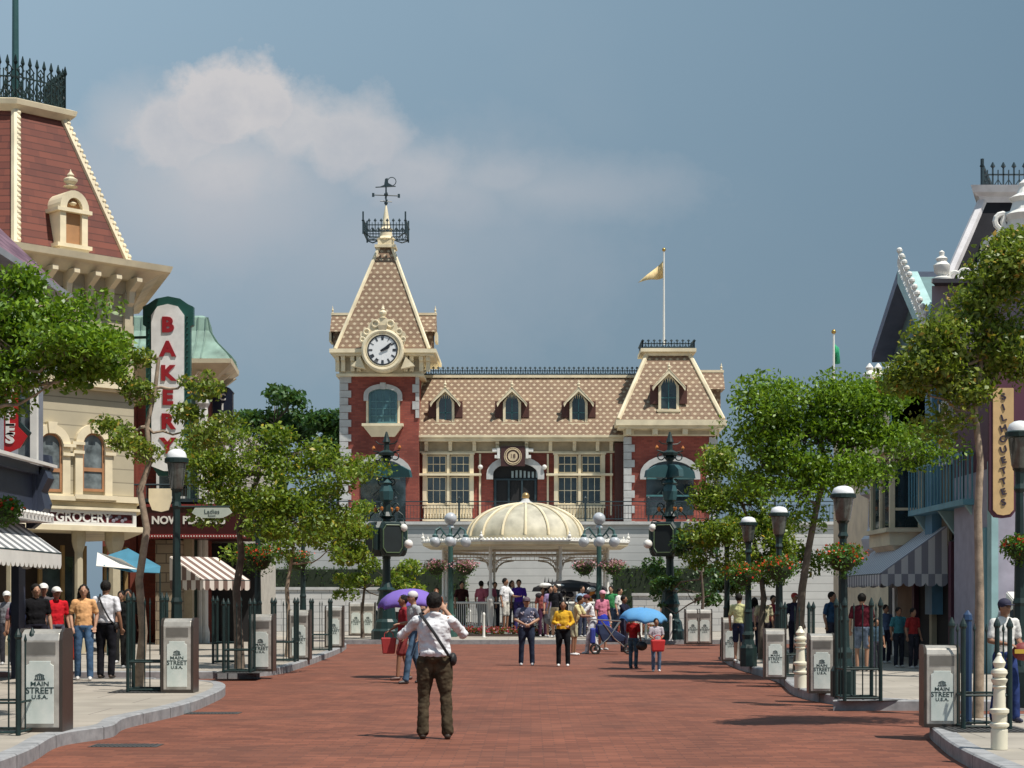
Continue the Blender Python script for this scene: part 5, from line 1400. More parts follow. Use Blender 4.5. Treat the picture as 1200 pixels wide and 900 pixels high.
# --- bay window bracketed out above the awning
by = RY(1062, 8.75); by0 = 40.2; by1 = 42.6
bb_ = thing('oriel_building', 'cream building with square oriel window above a striped awning', 'building', (RX+1, 42, 0)); OO = (RX+1, 42, 0)
MB(OO).bb(RX+.1, 17, 44.6, 53, 0, 7.4).build('wall', cream, bb_)
px_, X0 = 0, PX(1048,by1)
zt_o, zb_o = PZ(520,41), PZ(645,41)
b = MB(OO).bb(8.45, RX+.03, by0, by1, PZ(640,41), PZ(625,41)).bb(8.35, RX+.03, by0-.1, by1+.1, PZ(625,41)+.002, PZ(620,41)).bb(8.3, RX+.03, by0-.15, by1+.15, PZ(533,41), PZ(521,41)).bb(8.45, RX+.03, by0, by1, PZ(540,41), PZ(533,41)-.002)
b.loft([[(9.0,by0+.6,PZ(668,41)),(RX+.03,by0+.6,PZ(668,41)),(RX+.03,by1-.6,PZ(668,41)),(9.0,by1-.6,PZ(668,41))],[(8.5,by0,PZ(640,41)-.002),(RX+.03,by0,PZ(640,41)-.002),(RX+.03,by1,PZ(640,41)-.002),(8.5,by1,PZ(640,41)-.002)]])
for y in (by0+.06, (by0+by1)/2, by1-.06): b.bb(8.46, 8.58, y-.06, y+.06, PZ(620,41)+.003, PZ(540,41)-.003)
for x in (9.2,): b.bb(x-.06, x+.06, by0, by0+.12, PZ(620,41)+.003, PZ(540,41)-.003)
b.bb(8.47, RX, by0+.02, by0+.1, PZ(600,41), PZ(597,41))
ob = b.build('oriel', cream, bb_)
MB(OO).bb(8.52, RX+.02, by0+.09, by1-.09, PZ(619,41), PZ(541,41)).build('pane', glass, ob)
# urn ornaments on its parapet
b = MB(OO)
for k, px in enumerate((1019, 1029, 1042, 1056)):
    Yk = 46+k*.1; X = PX(px,Yk); z0_, z1_ = PZ(457,Yk), PZ(422+(k%2)*4,Yk)
    b.lathe([(.2,0),(.2,.1),(.09,.16),(.17,.3),(.18,.42),(.08,.52),(.11,.6),(.02,.72)], (X, Yk, z0_), 10)
b.bb(PX(1014,46), 11.5, 45.8, 46.6, PZ(462,46), PZ(457,46)).bb(PX(1018,46), 11.5, 46, 46.5, PZ(520,46), PZ(462,46)-.002)
b.build('parapet_urns', white, bb_)
# octagonal pale turret
Yt = 47.0; X = PX(1043,Yt); zq = lambda py: PZ(py,Yt)
b = MB(OO).lathe([(.15,zq(668)),(.5,zq(655)),(.72,zq(645)),(.80,zq(632)),(.70,zq(628)),(.62,zq(620)),(.58,zq(585)),(.82,zq(580)),(.84,zq(575)),(.5,zq(566)),(.2,zq(560)),(.12,zq(556)),(.22,zq(548)),(.06,zq(540)),(.02,zq(532))], (X,Yt,0), 8)
b.lathe([(.2,zq(578)),(.1,zq(566)),(.2,zq(556)),(.05,zq(546)),(.02,zq(538))], (X-.45,Yt-.2,0), 8)
tu = b.build('turret', M('pale_blue_stone', (.50,.54,.60), .7), bb_)
b = MB(OO)
for a in (-112.5, -157.5, -67.5): 
    c_, s_ = math.cos(R(a)), math.sin(R(a)); b.box((X+c_*.57, Yt+s_*.57, (zq(618)+zq(588))/2), (.26,.06,zq(588)-zq(618)), Matrix.Rotation(R(a+90), 3, 'Z'))
b.build('pane', glass, tu)
MB(OO).bb(X-.2, 12, Yt+.2, Yt+4, KZ, zq(655)).build('turret_base', creamd, bb_)
# ground floor shop beneath the awning
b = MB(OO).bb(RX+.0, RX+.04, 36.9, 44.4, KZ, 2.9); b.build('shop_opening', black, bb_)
for y, m_ in ((37.4, plum), (39.2, creamd), (41.0, plum), (43.2, white)): MB(OO).bb(RX-.12, RX-.003, y-.12, y+.12, KZ, 2.85).build('door_post', m_, bb_)
MB(OO).bb(RX-.08, RX-.004, 41.3, 42.9, 1.1, 2.3).build('poster_frame', M('ochre_panel'), bb_)
awr = stripemat('grey_lilac_awning', (.62,.62,.64), (.26,.26,.31), .3, 0)
awning('dim grey striped awning below the oriel window', -5.2, 0.0, 3.05+.15, 2.15, 1.5, (RX, 38.0, 0), R(-90), awr, awr)

# --- front facing lilac wing at the edge, with hanging sign
wg = thing('lilac_shop_wing', 'lilac shop wall with plum upper storey behind the long yellow sign', 'building', (11, 33, 0)); WO = (11, 33, 0)
WY = 33.2
MB(WO).bb(PX(1163,WY), 17, WY, WY+3, KZ, PZ(548,WY)).build('wall', lil, wg)
MB(WO).bb(PX(1163,WY), 17, WY-.05, WY+3, PZ(548,WY)+.003, PZ(425,WY)).build('upper_wall', plum, wg)
MB(WO).bb(PX(1160,WY), PX(1168,WY), WY-.12, WY+.2, KZ, PZ(540,WY)).build('corner_pilaster', M('pale_teal_trim'), wg)
sashwin(wg, PX(1196,WY), PZ(760,WY), PZ(708,WY), .6, WY-.02, white, glass, 1, 1, .07, off=WO)
th, w_, h_ = sgn(1161, 1189, 455, 604, 31.0, 'hanging_sign', 'long yellow vertical sign with dark letters and plum rounded edge')
hw = w_/2
def rnd(s, e=0): return [(-hw*s, .1*1), (-hw*s*.6, .02-e), (0, 0-e), (hw*s*.6, .02-e), (hw*s, .1), (hw*s, h_+e), (-hw*s, h_+e)]
MB().prism(rnd(1.12,.05), -.02, .10).build('frame', plum, th)
fc = MB().prism(rnd(.86), -.05, -.023).build('face', M('sign_yellow', (.62,.42,.20), .6), th)
for k, ch in enumerate('TAXIDERMY'[::1] if False else 'SILHOUETTES'):
    text('letter', ch, fc, (0, -.06, h_*(.93-.083*k)), .165, M('letter_dark', (.03,.02,.04), .6), rot=(PI/2, R(-18), 0), off=.004, sx=1.15)
MB().tube([(0,.05,h_*.7),(.9,1.6,h_*.7)], .03, 6).tube([(0,.05,h_*.2),(.9,1.6,h_*.2)], .03, 6).build('bracket', plum, th)
awning('small pale awning over the lilac wing window', -.2, 1.6, 1.72, 1.5, .7, (PX(1192,33.1), 33.1, 0), 0, white, white, val=.12)

# planter with red box, beyond lamps
# ================================================================== STREET FURNITURE
panelm = None
def binmat():
    m = bpy.data.materials.new('bin_panel'); t, b, o = nt(m)
    f = noisen(t, 3.2, 5, coords(t)); c = mixc(t, mathn(t, 'MULTIPLY_ADD', f, 2.2, -.6, clamp=True), (.48,.57,.54), (.80,.82,.77))
    t.links.new(c, b.inputs['Base Color']); b.inputs['Roughness'].default_value = .3; return m
panelm = binmat()
bronze = M('bronze_edge', (.085,.07,.06), .35, metal=.6)
steelb = M('bin_steel', (.60,.56,.50), .34, metal=.55, var=.25, scale=4, bmp=.05, bscale=8)
inkg = M('ink_green', (.02,.05,.05), .6)
def make_bin(label):
    """0.56 wide, 1.14 tall, 0.56 deep; front faces -y"""
    th = thing('litter_bin', label, 'litter bin', (0,0,0), 0, 'steel litter bins along the kerbs')
    W, D, Hh = .43, .44, 1.14; w = W/2
    prof = [(-D/2,.04),(D/2,.04),(D/2,Hh-.05),(D/2-.05,Hh),(-D/2+.12,Hh),(-D/2+.03,Hh-.04),(-D/2,Hh-.12)]
    MB().prism(prof, -w, w, 'x').build('body', steelb, th, bevel=.012)
    b = MB()
    for s in (-1, 1):
        b.prism([(y*1.015, .0 if z < .1 else z+.012) for y, z in prof], s*w+s*.002, s*(w+.035), 'x')
    b.build('side_edge', bronze, th)
    MB().bb(-w+.0, w-.0, -D/2-.004, D/2, 0, .045).build('plinth', bronze, th)
    pn = MB().prism([(-.155,.09),(.155,.09),(.155,.74),(.12,.76),(.12,.79),(-.12,.79),(-.12,.76),(-.155,.74)], -D/2-.014, -D/2-.002).build('front_panel', panelm, th, bevel=.004)
    y = -D/2-.016
    text('lettering', 'MAIN', pn, (0, y, .535), .068, inkg, off=.001, ext=.001, sx=1.25)
    text('lettering', 'STREET', pn, (0, y, .46), .098, inkg, off=.0015, ext=.001, sx=.98)
    text('lettering', 'U.S.A.', pn, (0, y, .39), .062, inkg, off=.001, ext=.001, sx=1.2)
    b = MB()
    for k in range(5): b.tube([(-.05+.025*k, y, .59), (-.035+.018*k, y, .625+.012*math.sin(k*PI/4))], .006, 4)
    b.tube([(-.06,y,.59),(0,y,.583),(.06,y,.59)], .005, 4); b.tube([(-.05,y,.63),(0,y,.65),(.05,y,.63)], .005, 4)
    b.build('crest', inkg, pn)
    MB().bb(-.17, .17, -D/2-.006, -D/2+.02, .86, 1.0).build('flap', M('flap_steel', (.30,.28,.25), .45, metal=.8), th)
    return th
binp = None
BINS = [  # centre px, base py, height px, yaw deg, label
 (46,858,120,0,'litter bin on the left pavement nearest the viewer, large white panel beside green posts'),
 (207,812,87,0,'litter bin under the tall left lamp post beside the rounded kerb end'),
 (305,787,67,0,'third bin along the left kerb, partly behind black tree guard bars'),
 (350,773,58,0,'fourth bin along the left kerb, between the small tree and a bar guard'),
 (391,759,49,0,'last bin on the left kerb tip, standing clear of the tree guards'),
 (417,745,39,0,'left of the two small bins on the plaza below the left lamp tower'),
 (431,745,39,0,'right of the two small bins on the plaza below the left lamp tower'),
 (1107,853,96,-4,'litter bin on the right pavement nearest the viewer, beside a navy post'),
 (965,813,70,-4,'litter bin in front of the tallest right lamp post base'),
 (910,796,59,-4,'litter bin half hidden behind the second right lamp post'),
 (858,775,51,-4,'litter bin at the far tip of the right kerb'),
 (812,755,41,0,'left one of two small bins on the plaza below the right lamp tower'),
 (826,755,41,0,'right one of two small bins on the plaza below the right lamp tower')]
def gscale(py, hpx, href): 
    g = FX*(H-KZ)/(py-CY); return g, hpx*g/FX/href
for i, (px, py, hp, yaw, lab) in enumerate(BINS):
    Y, s = gscale(py, hp, 1.14); loc = (PX(px,Y), Y+.25, KZ)
    if binp is None: binp = make_bin(lab); binp.location = loc; binp.rotation_euler = (0,0,R(yaw)); binp.scale = (s,)*3
    else: dup(binp, loc, R(yaw), lab, s)

# lamp posts: base box, tapered shaft, glass lantern with white cap; unit height 3.4 m for the head top
def make_lamp(label, group):
    th = thing('street_lamp', label, 'street lamp', (0,0,0), 0, group)
    MB().lathe([(.19,0),(.19,.42),(.17,.46),(.15,.50)], (0,0,0), 8).build('base', iron, th)
    MB().lathe([(.15,.50),(.12,.62),(.14,.72),(.10,.80),(.085,1.2),(.095,1.24),(.075,1.3),(.055,2.55),(.08,2.6),(.06,2.66),(.07,2.80),(.10,2.84)], (0,0,0), 14, flute=.10).build('shaft', iron, th)
    MB().lathe([(.09,2.84),(.11,2.88),(.15,3.18),(.155,3.22)], (0,0,0), 16).build('lantern_glass', M('lantern_glass', (.09,.10,.09), .12, spec=.8, var=.3, scale=12), th, smooth=True)
    MB().lathe([(.16,3.20),(.195,3.215),(.195,3.27),(.17,3.285)], (0,0,0), 16).build('lantern_rim', iron, th)
    MB().lathe([(.165,3.285),(.16,3.32),(.135,3.37),(.08,3.40),(.02,3.41)], (0,0,0), 16).build('lantern_cap', M('cap_white', (.80,.82,.84), .3, var=.03), th, smooth=True)
    return th
LAMPS = [ # px, base depth Y, head top py, label
 (207, 27.6, 527, 'tall dark green street lamp behind the bin at the rounded left kerb end'),
 (355, 47.5, 588, 'slim street lamp rising from leaves beside the fourth left bin'),
 (302, 37.5, 582, 'dark street lamp with a red flower basket behind the third left bin'),
 (988, 25.4, 570, 'tallest right street lamp with red flower basket and square green base'),
 (913, 32.2, 594, 'second street lamp on the right pavement, before the half hidden bin'),
 (877, 36.6, 606, 'third street lamp on the right pavement, in front of low leaves'),
 (852, 42.5, 613, 'farthest street lamp of the right row, beside the kerb tip bin'),
 (1195, 23.0, 494, 'street lamp beside the long yellow sign with a red flower basket'),
 (840, 80.0, 540, 'small lamp by the station wall peeping over the right tree')]
lp = None
for px, Y, pt_y, lab in LAMPS:
    s = (H-(pt_y-CY)*Y/FX-KZ)/3.40; loc = (PX(px,Y), Y, KZ)
    if lp is None: lp = make_lamp(lab, 'dark green street lamps'); lp.location = loc; lp.scale = (1.0,1.0,s)
    else:
        d = dup(lp, loc, R(random.uniform(0,40)), lab); d.scale = (1, 1, s)
# flower baskets on those lamps
for i, (px, py, Y, r, lab) in enumerate([
    (988,652,25.2,.36,'large scarlet flower basket on the tallest right lamp'),
    (913,664,32.0,.42,'scarlet flower basket on the second right lamp'),
    (872,672,36.4,.42,'scarlet and orange flower basket on the third right lamp'),
    (1196,640,22.9,.30,'scarlet flower basket on the lamp beside the yellow sign'),
    (302,652,37.3,.5,'wide flower basket on the dark lamp behind the third left bin'),
    (207+142,655,47.3,.5,'flower basket on the slim lamp beside the fourth left bin'),
    (4,596,21.0,.27,'leafy flower basket with a red bloom before the navy building')]):
    basket((PX(px,Y), Y, PZ(py,Y)), r, lab, redp, 'scarlet flower baskets on the lamps', 30+i, 1300, 150 if px != 4 else 50, fl=.048)

# direction plate held off the tall left lamp
th, w_, h_ = sgn(225, 272, 595, 607, 27.4, 'direction_sign', 'pale green scalloped direction sign fixed to the tall left lamp')
MB().prism([(-w_/2,h_*.5),(-w_*.42,h_),(w_*.42,h_),(w_/2,h_*.5),(w_*.38,h_*.2),(w_*.25,0),(-w_*.25,0),(-w_*.38,h_*.2)], -.02, .02).build('plate', M('pale_green_sign', (.48,.54,.46), .5), th)
text('lettering', 'Ladies', th, (0,-.024,h_*.6), .10, inkg, ext=.001); text('lettering', 'Room', th, (0,-.024,h_*.22), .05, inkg, ext=.001)
MB().tube([(-w_/2-.22,0,h_*1.12),(w_*.45,0,h_*1.12)], .014, 5).build('bracket', iron, th)

# tree guards: square cages of dark green bars
def make_guard(label):
    th = thing('tree_guard', label, 'tree guard', (0,0,0), 0, 'dark green tree guards')
    a = .42
    for sx in (-1, 1):
        for sy in (-1, 1): MB().tube([(sx*a,sy*a,0),(sx*a,sy*a,1.62)], .046, 8).lathe([(.046,1.62),(.07,1.66),(.06,1.70),(.01,1.80)], (sx*a,sy*a,0), 8).build('corner_post', iron, th)
    for z in (.05, .55):
        b = MB()
        q = [(-a,-a,z),(a,-a,z),(a,a,z),(-a,a,z),(-a,-a,z)]
        for p, r in zip(q, q[1:]): b.tube([p, r], .022, 5)
        b.build('rail', iron, th)
    for s in (-1, 1):
        for k in (0,):
            MB().tube([(k*a*1.0,s*a,.02),(k*a,s*a,1.55)], .016, 5).lathe([(.016,1.55),(.03,1.6),(.004,1.70)], (k*a,s*a,0), 6).build('bar', iron, th)
            MB().tube([(s*a,k*a,.02),(s*a,k*a,1.55)], .016, 5).lathe([(.016,1.55),(.03,1.6),(.004,1.70)], (s*a,k*a,0), 6).build('bar', iron, th)
    return th
GUARDS = [ # px centre, base py, height px, label
 (-12,863,126,0,'tree guard beside the left pavement bin nearest the viewer'),
 (166,812,118,4,'tree guard round the slender pale trunk near the rounded left kerb end'),
 (276,789,88,0,'tree guard round the trunk left of the third left bin'),
 (331,776,76,0,'tree guard between the third and fourth left bins'),
 (374,763,62,0,'tree guard just before the last bin on the left kerb'),
 (262,778,80,0,'tree guard set back behind the tall left lamp, with a dark cap'),
 (1160,856,132,0,'tree guard with navy bars beside the right bin nearest the viewer'),
 (1012,822,122,3,'tree guard right of the tallest right street lamp'),
 (938,795,90,0,'tree guard behind the small white ornate bollard')]
gd = None
for px, py, hp, yaw, lab in GUARDS:
    Y, s = gscale(py, hp, 1.8); loc = (PX(px,Y), Y+.4, KZ)
    if gd is None: gd = make_guard(lab); gd.location = loc; gd.rotation_euler = (0,0,R(yaw)); gd.scale = (.62,.62,s)
    else: d = dup(gd, loc, R(yaw), lab); d.scale = (.62,.62,s)
# tree pit grates under some of them
for px, py, lab in ((160,812,'flat tree grate around the slender pale trunk on the left'), (276,789,'flat tree grate around the trunk left of the third bin'), (1165,858,'flat tree grate round the pale right trunk')):
    Y = FX*(H-KZ)/(py-CY); th = thing('tree_grate', lab, 'tree grate', (PX(px,Y), Y+.4, KZ), 0, 'iron tree grates in the pavement')
    b = MB().bb(-.45,.45,-.42,.42,.001,.006); b.build('plate', M('dark_steel'), th)
    b = MB()
    for k in range(12): b.bb(-.43+.072*k,-.40+.072*k,-.4,.4,.0065,.012)
    b.build('bars', M('dark_steel'), th)

# ornate white bollards
def make_bollard(label):
    th = thing('ornate_bollard', label, 'bollard', (0,0,0), 0, 'turned white cast bollards')
    MB().lathe([(.13,0),(.13,.26),(.11,.28),(.15,.31),(.15,.34),(.105,.36),(.115,.46),(.15,.49),(.15,.53),(.10,.55),(.085,.80),(.11,.83),(.085,.85),(.12,.90),(.13,.93),(.08,.95),(.13,1.01),(.12,1.05),(.07,1.08),(.09,1.12),(.10,1.15),(.05,1.22),(.03,1.25)], (0,0,0), 18).build('post', cream_b, th, smooth=True)
    MB().ball((0,0,1.245), .04, 10, 6).build('knob', cream_b, th, smooth=True)
    return th
cream_b = M('bollard_cream', (.74,.70,.56), .4, var=.06)
bo = make_bollard('large turned white bollard beside the nearest right bin')
Y, s = gscale(878, 113, 1.28); bo.location = (PX(1171,Y), Y, KZ); bo.scale = (s*.85,s*.85,s)
Y, s = gscale(806, 72, 1.28); dup(bo, (PX(938,Y), Y, KZ), 0, 'smaller turned white bollard between two right bins', s)
# slim white bollards round the bandstand
def make_slim(label):
    th = thing('slim_bollard', label, 'bollard', (0,0,0), 0, 'slim white bollards on the plaza')
    MB().lathe([(.055,0),(.055,.06),(.048,.09),(.046,.80),(.055,.83),(.055,.86),(.035,.91),(.01,.93)], (0,0,0), 10).build('post', white, th, smooth=True)
    MB().lathe([(.085,0),(.085,.02),(.06,.03)], (0,0,0), 10).build('foot', white, th); return th
sl_ = None
pos = [(450,742,'slim white bollard on the plaza below the purple umbrella'),(551,739,'slim bollard just right of the bowed photographer arm'),(567,747,'slim bollard nearest the kerb left of the bandstand steps'),
       (592,739,'slim bollard before the man in the white T-shirt'),(699,745,'slim bollard beside the stroller'),(713,743,'slim bollard behind the stroller seat'),(751,747,'slim bollard directly below the blue umbrella canopy'),(757,748,'slim bollard just right of the red shirted walker'),(786,751,'slim bollard between the blue umbrella and the right lamp tower')]
for px, py, lab in pos:
    Y = FX*(H-KZ)/(py-CY); loc = (PX(px,Y), Y, KZ)
    if sl_ is None: sl_ = make_slim(lab); sl_.location = loc
    else: dup(sl_, loc, 0, lab)
# navy post by the right edge
Y = 22.6
th = thing('navy_post', 'thick navy blue post at the edge of the nearest right bin', 'post', (PX(1134,19.8),19.8,KZ))
MB().lathe([(.05,0),(.05,1.2),(.06,1.22),(.05,1.28),(.01,1.33)], (0,0,0), 8).build('shaft', M('navy_post_paint', (.02,.05,.12), .4), th)

# lantern on the station wall
th = thing('wall_lantern', 'small black lantern on the pale coursed wall right of the bandstand', 'wall lamp', (PX(1006,83.9), 83.9, PZ(680,83.9)))
b = MB().lathe([(.1,.0),(.2,.12),(.24,.55),(.28,.6),(.1,.8),(.02,.95)], (0,-.3,0), 6); b.build('lantern', ironb, th); MB().tube([(0,-.3,.1),(0,0,.0)], .04, 5).build('bracket', ironb, th)
# red planter trough near the right
th = thing('red_planter', 'long red brick planter before the coursed wall on the right', 'planter', (PX(1015,55),55,KZ))
MB().bb(-.9,1.3,-.3,.3,0,.62).build('trough', redw, th); MB().bb(-.95,1.35,-.35,.35,.622,.70).build('rim', quoin, th)

# popcorn style vending cart with black canopy, inside the bandstand front
Y = 65.0
th = thing('vending_cart', 'white framed vending cart with black canopy and hats hung round it', 'vending cart', (PX(668,Y), Y, KZ)); 
MB().bb(-1.05,1.05,-.5,.5,.5,.95).build('body', M('cart_maroon', (.10,.02,.02), .5), th)
b = MB()
for x in (-1.0,-.2,.35,1.0):
    for y in (-.5,.5): b.tube([(x,y,.15),(x,y,1.75)], .035, 6)
for z in (.5,.95,1.5): b.tube([(-1,-.5,z),(1,-.5,z)], .03, 5); b.tube([(-1,.5,z),(1,.5,z)], .03, 5)
for x in (-.02,.12): b.tube([(x,-.52,.55),(x,-.52,1.25)], .02, 5)
b.ring((.05,-.52,1.3), .13, .025, n=12)
b.build('frame', white, th)
for x in (-.7,.7):
    b = MB().ring((x,-.58,.30), .28, .03, n=20)
    for k in range(8): b.tube([(x,-.58,.3),(x+.27*math.cos(k*PI/4),-.58,.3+.27*math.sin(k*PI/4))], .012, 4)
    b.build('wheel', white, th)
cv = MB().lathe([(1.0,1.72),(1.45,1.70),(1.4,1.85),(1.0,2.02),(.4,2.1),(.05,2.15)], (0,0,0), 14, sy=.7); cv.build('canopy', M('black_canvas', (.014,.012,.014), .8), th)
b = MB(); 
for k in range(9): b.ball((-1.2+.3*k, -.85, 1.55+.12*math.sin(k*2.3)), (.13,.1,.10), 8, 5)
b.build('hanging_stock', M('stock_black', (.02,.015,.02), .8), th)
b = MB().ball((-.95,-.8,1.93),(.24,.2,.10), 10, 6).ball((-.45,-.8,1.92),(.24,.12,.06), 10, 6).ball((.75,-.8,1.78),(.2,.1,.09), 10, 6)
b.build('white_cap', white, th)
b = MB()
for k in range(5): b.prism([(-1.0+.14*k,2.0),(-.93+.14*k,2.0),(-.95+.14*k,2.28-.04*k)], -.2,-.15)
b.build('pennants', M('black_canvas'), th)

# stroller
Y = 2000*1.63/(767-700)+.3
th = thing('stroller', 'navy pushchair with black wheels and blue bag beside the white clad man', 'stroller', (PX(716,Y), Y, 0))
b = MB()
for x in (-.45,.45):
    for y in (-.22,.22): b.tube([(x,y,.15),(x*.2,y,.45),(-x*.6,y,.95)], .018, 5)
b.tube([(-.62,-.22,1.0),(-.62,.22,1.0)], .02, 5); b.tube([(.27,-.22,.95),(-.62,-.22,1.0)], .018, 5); b.tube([(.27,.22,.95),(-.62,.22,1.0)], .018, 5)
b.build('frame', steel, th)
for x in (-.45,.5):
    for y in (-.25,.25): MB().ring((x,y,.15), .13, .025, n=16).disc((x,y,.15), .04, .05).build('wheel', M('rubber', (.02,.02,.02), .7), th)
MB().loft([[(-.25,-.2,.35),(.35,-.2,.35),(.35,.2,.35),(-.25,.2,.35)],[(-.35,-.22,.6),(.42,-.22,.5),(.42,.22,.5),(-.35,.22,.6)],[(-.4,-.22,.85),(-.15,-.22,.85),(-.15,.22,.85),(-.4,.22,.85)]]).build('seat', M('stroller_navy', (.03,.05,.12), .8), th, bevel=.03)
MB().bb(-.6,-.45,-.2,.2,.3,.75).build('basket', M('bag_blue', (.03,.05,.30), .7), th, bevel=.04)

# menu board dark sign near left plaza
Y = 63
th = thing('menu_board', 'low dark notice board under the purple umbrella beyond the kerb', 'notice board', (PX(462,Y), Y, KZ))
MB().bb(-.62,.62,-.04,.04,.1,.95).build('board', M('slate_board', (.03,.04,.045), .5), th)
MB().bb(-.68,-.62,-.05,.05,0,1.0).bb(.62,.68,-.05,.05,0,1.0).build('frame', ironb, th)
b = MB()
for k in range(5): b.bb(-.45,-.45+.16*(k%3+2),-.047,-.041,.3+.1*k,.33+.1*k)
b.build('chalk_lines', M('chalk', (.35,.37,.36), .9), th)

# ================================================================== TREES
barkp = M('pale_bark', (.34,.26,.19), .85, var=.3, scale=8, bmp=.5, bscale=40)
barkd = M('grey_bark', (.14,.11,.085), .9, var=.3, scale=6, bmp=.5, bscale=30)
leafA = leafmat('fresh_leaves', (.035,.10,.005), (.095,.20,.008), (.22,.35,.018))
leafB = leafmat('street_tree_leaves', (.035,.085,.010), (.11,.185,.016), (.26,.34,.03), (.5,.35,.03))
leafC = leafmat('olive_leaves', (.035,.08,.012), (.11,.17,.020), (.28,.33,.04), (.55,.28,.05))
leafD = leafmat('dark_tree_leaves', (.015,.05,.014), (.03,.085,.022), (.06,.14,.035), trans=.2)
def tree(name, lab, trunk, r0, blobs, n, lsize, lm, bark, seed, group, sub=.34, per=26, twig=True, aspect=.5, subf=1.0):
    """trunk: world points from the ground up. blobs: (px,py,rx_px,ry_px,Y,weight)"""
    rg = random.Random(seed); base = Vector(trunk[0]); off = tuple(base)
    th = thing(name, lab, 'tree', base, 0, group)
    T = [Vector(p) for p in trunk]; L = len(T)
    b = MB(off); b.tube(T, [r0*(1.15 if i == 0 else 1)*(1-.6*i/(L-1)) for i in range(L)], 10); b.build('trunk', bark, th, smooth=True)
    cents, rads = [], []; lb = MB(off)
    for px, py, rx, ry, Y, wt in blobs:
        c = P(px, py, Y); ax, az = rx*Y/FX, ry*Y/FX; ayy = (ax+az)/2
        k0 = min(range(L), key=lambda i: (T[i]-c).length+(4 if T[i].z > c.z+.2 else 0)+(3 if i < L*.4 else 0)); s_ = T[k0]
        lb.tube(bez(s_, c, -.12*(c-s_).length, 6, .05*(c-s_).length, rg), [r0*.42,r0*.36,r0*.3,r0*.25,r0*.2,r0*.15,r0*.1], 6)
        m = max(3, int(per*wt))
        nb_g = max(3, int(m/4)); boughs = []
        for _ in range(nb_g):
            v = Vector((rg.gauss(0,1), rg.gauss(0,1), rg.gauss(0,1))).normalized()*rg.uniform(.35,1.12)
            boughs.append(c+Vector((v.x*ax, v.y*ayy, v.z*az)))
        for _ in range(m):
            bc = rg.choice(boughs); sp_ = (ax+az)*.5
            q = bc+Vector((rg.gauss(0,.27)*sp_, rg.gauss(0,.27)*sp_, rg.gauss(0,.10)*sp_)); s2 = sub*rg.choice((.4,.5,.65,.8,.95,1.1))
            cents.append(tuple(q)); rads.append((s2*1.25, s2*1.25, s2*.75))
            if twig and rg.random() < .75: lb.tube(bez(c.lerp(s_, rg.uniform(0,.35)), q, .05, 3, .06, rg), [r0*.13,r0*.10,r0*.07,r0*.04], 4)
    lb.build('limbs', bark, th, smooth=True)
    leafmesh('crown', cents, rads, n, lsize, lm, th, seed, off, shell=.05, aspect=aspect)
    return th
def gp(px, py, Y): return P(px, py, Y)
# left foreground tree reaching in from beyond the edge
Y = 20.5
tree('street_tree', 'bright green leafy bough reaching in over the navy building', [(PX(-75,Y),Y,KZ)]+[gp(-72,640,Y),gp(-64,540,Y),gp(-50,480,Y),gp(-35,430,Y),gp(-20,395,Y)], .09,
     [(-15,385,52,48,20.3,1.5),(48,372,62,36,20.6,1.9),(80,412,60,40,20.2,1.8),(25,432,58,36,20.8,1.4),(108,392,32,34,20.4,.9),(122,432,26,18,20.4,.5),(5,340,28,24,20.6,.7),(-60,420,60,70,20.8,1.2),(60,450,40,16,20.4,.35)],
     19000, .080, leafA, barkp, 11, 'street trees', sub=.26, per=22)
# slender tree with the pale trunk in the left pavement
Y = 28.2
tree('street_tree', 'sparse small tree with slender pale trunk before the bakery sign', [(PX(162,Y),Y,KZ),gp(168,740,Y),gp(163,680,Y),gp(172,620,Y),gp(164,575,Y),gp(176,540,Y),gp(172,500,Y),gp(182,455,Y),gp(186,420,Y)], .075,
     [(150,468,26,34,28.2,.5),(232,440,14,20,28.3,.25),(145,515,26,26,28.0,.4),(236,500,30,34,28.5,.6),(158,412,16,12,28.2,.2),(135,500,18,14,28,.2)],
     4200, .095, leafC, barkp, 12, 'street trees', sub=.26, per=16)
Y = 35.5
tree('street_tree', 'broad street tree behind the third left bin with a yellow green crown', [(PX(281,Y),Y,KZ),gp(279,730,Y),gp(277,690,Y),gp(283,650,Y),gp(280,620,Y),gp(292,585,Y),gp(305,555,Y)], .10,
     [(262,545,38,42,35.5,1.0),(300,520,52,42,35.5,1.6),(345,530,46,40,35.8,1.4),(385,545,36,36,35.8,1.0),(325,575,62,38,35.2,1.7),(395,590,36,34,35.8,1.0),(270,590,36,26,35.2,.7),(350,610,50,28,35.0,1.1),(240,520,26,34,35.3,.5)],
     15000, .105, leafB, barkd, 13, 'street trees', sub=.40, per=18)
Y = 42.5
tree('street_tree', 'smaller street tree beside the fourth left bin', [(PX(337,Y),Y,KZ),gp(339,735,Y),gp(336,690,Y),gp(341,660,Y),gp(345,630,Y)], .07,
     [(320,620,36,30,42.5,1),(365,625,38,34,42.5,1.1),(395,640,34,28,42.8,.9),(340,650,40,20,42.3,.8),(420,615,26,30,43,.5),(380,600,38,22,43,.6)],
     6200, .13, leafB, barkp, 14, 'street trees', sub=.4, per=14)
Y = 62.5
tree('street_tree', 'bushy small tree around the left lamp tower', [(PX(425,Y),Y,KZ),gp(424,720,Y),gp(427,690,Y),gp(430,660,Y)], .07,
     [(425,640,34,28,62.5,1),(455,668,36,24,62.8,1),(430,685,36,20,62,.8),(398,672,26,22,62,.6),(476,690,20,16,62.3,.4),(412,600,20,22,62.5,.3)],
     4200, .16, leafB, barkd, 15, 'street trees', sub=.36, per=14)
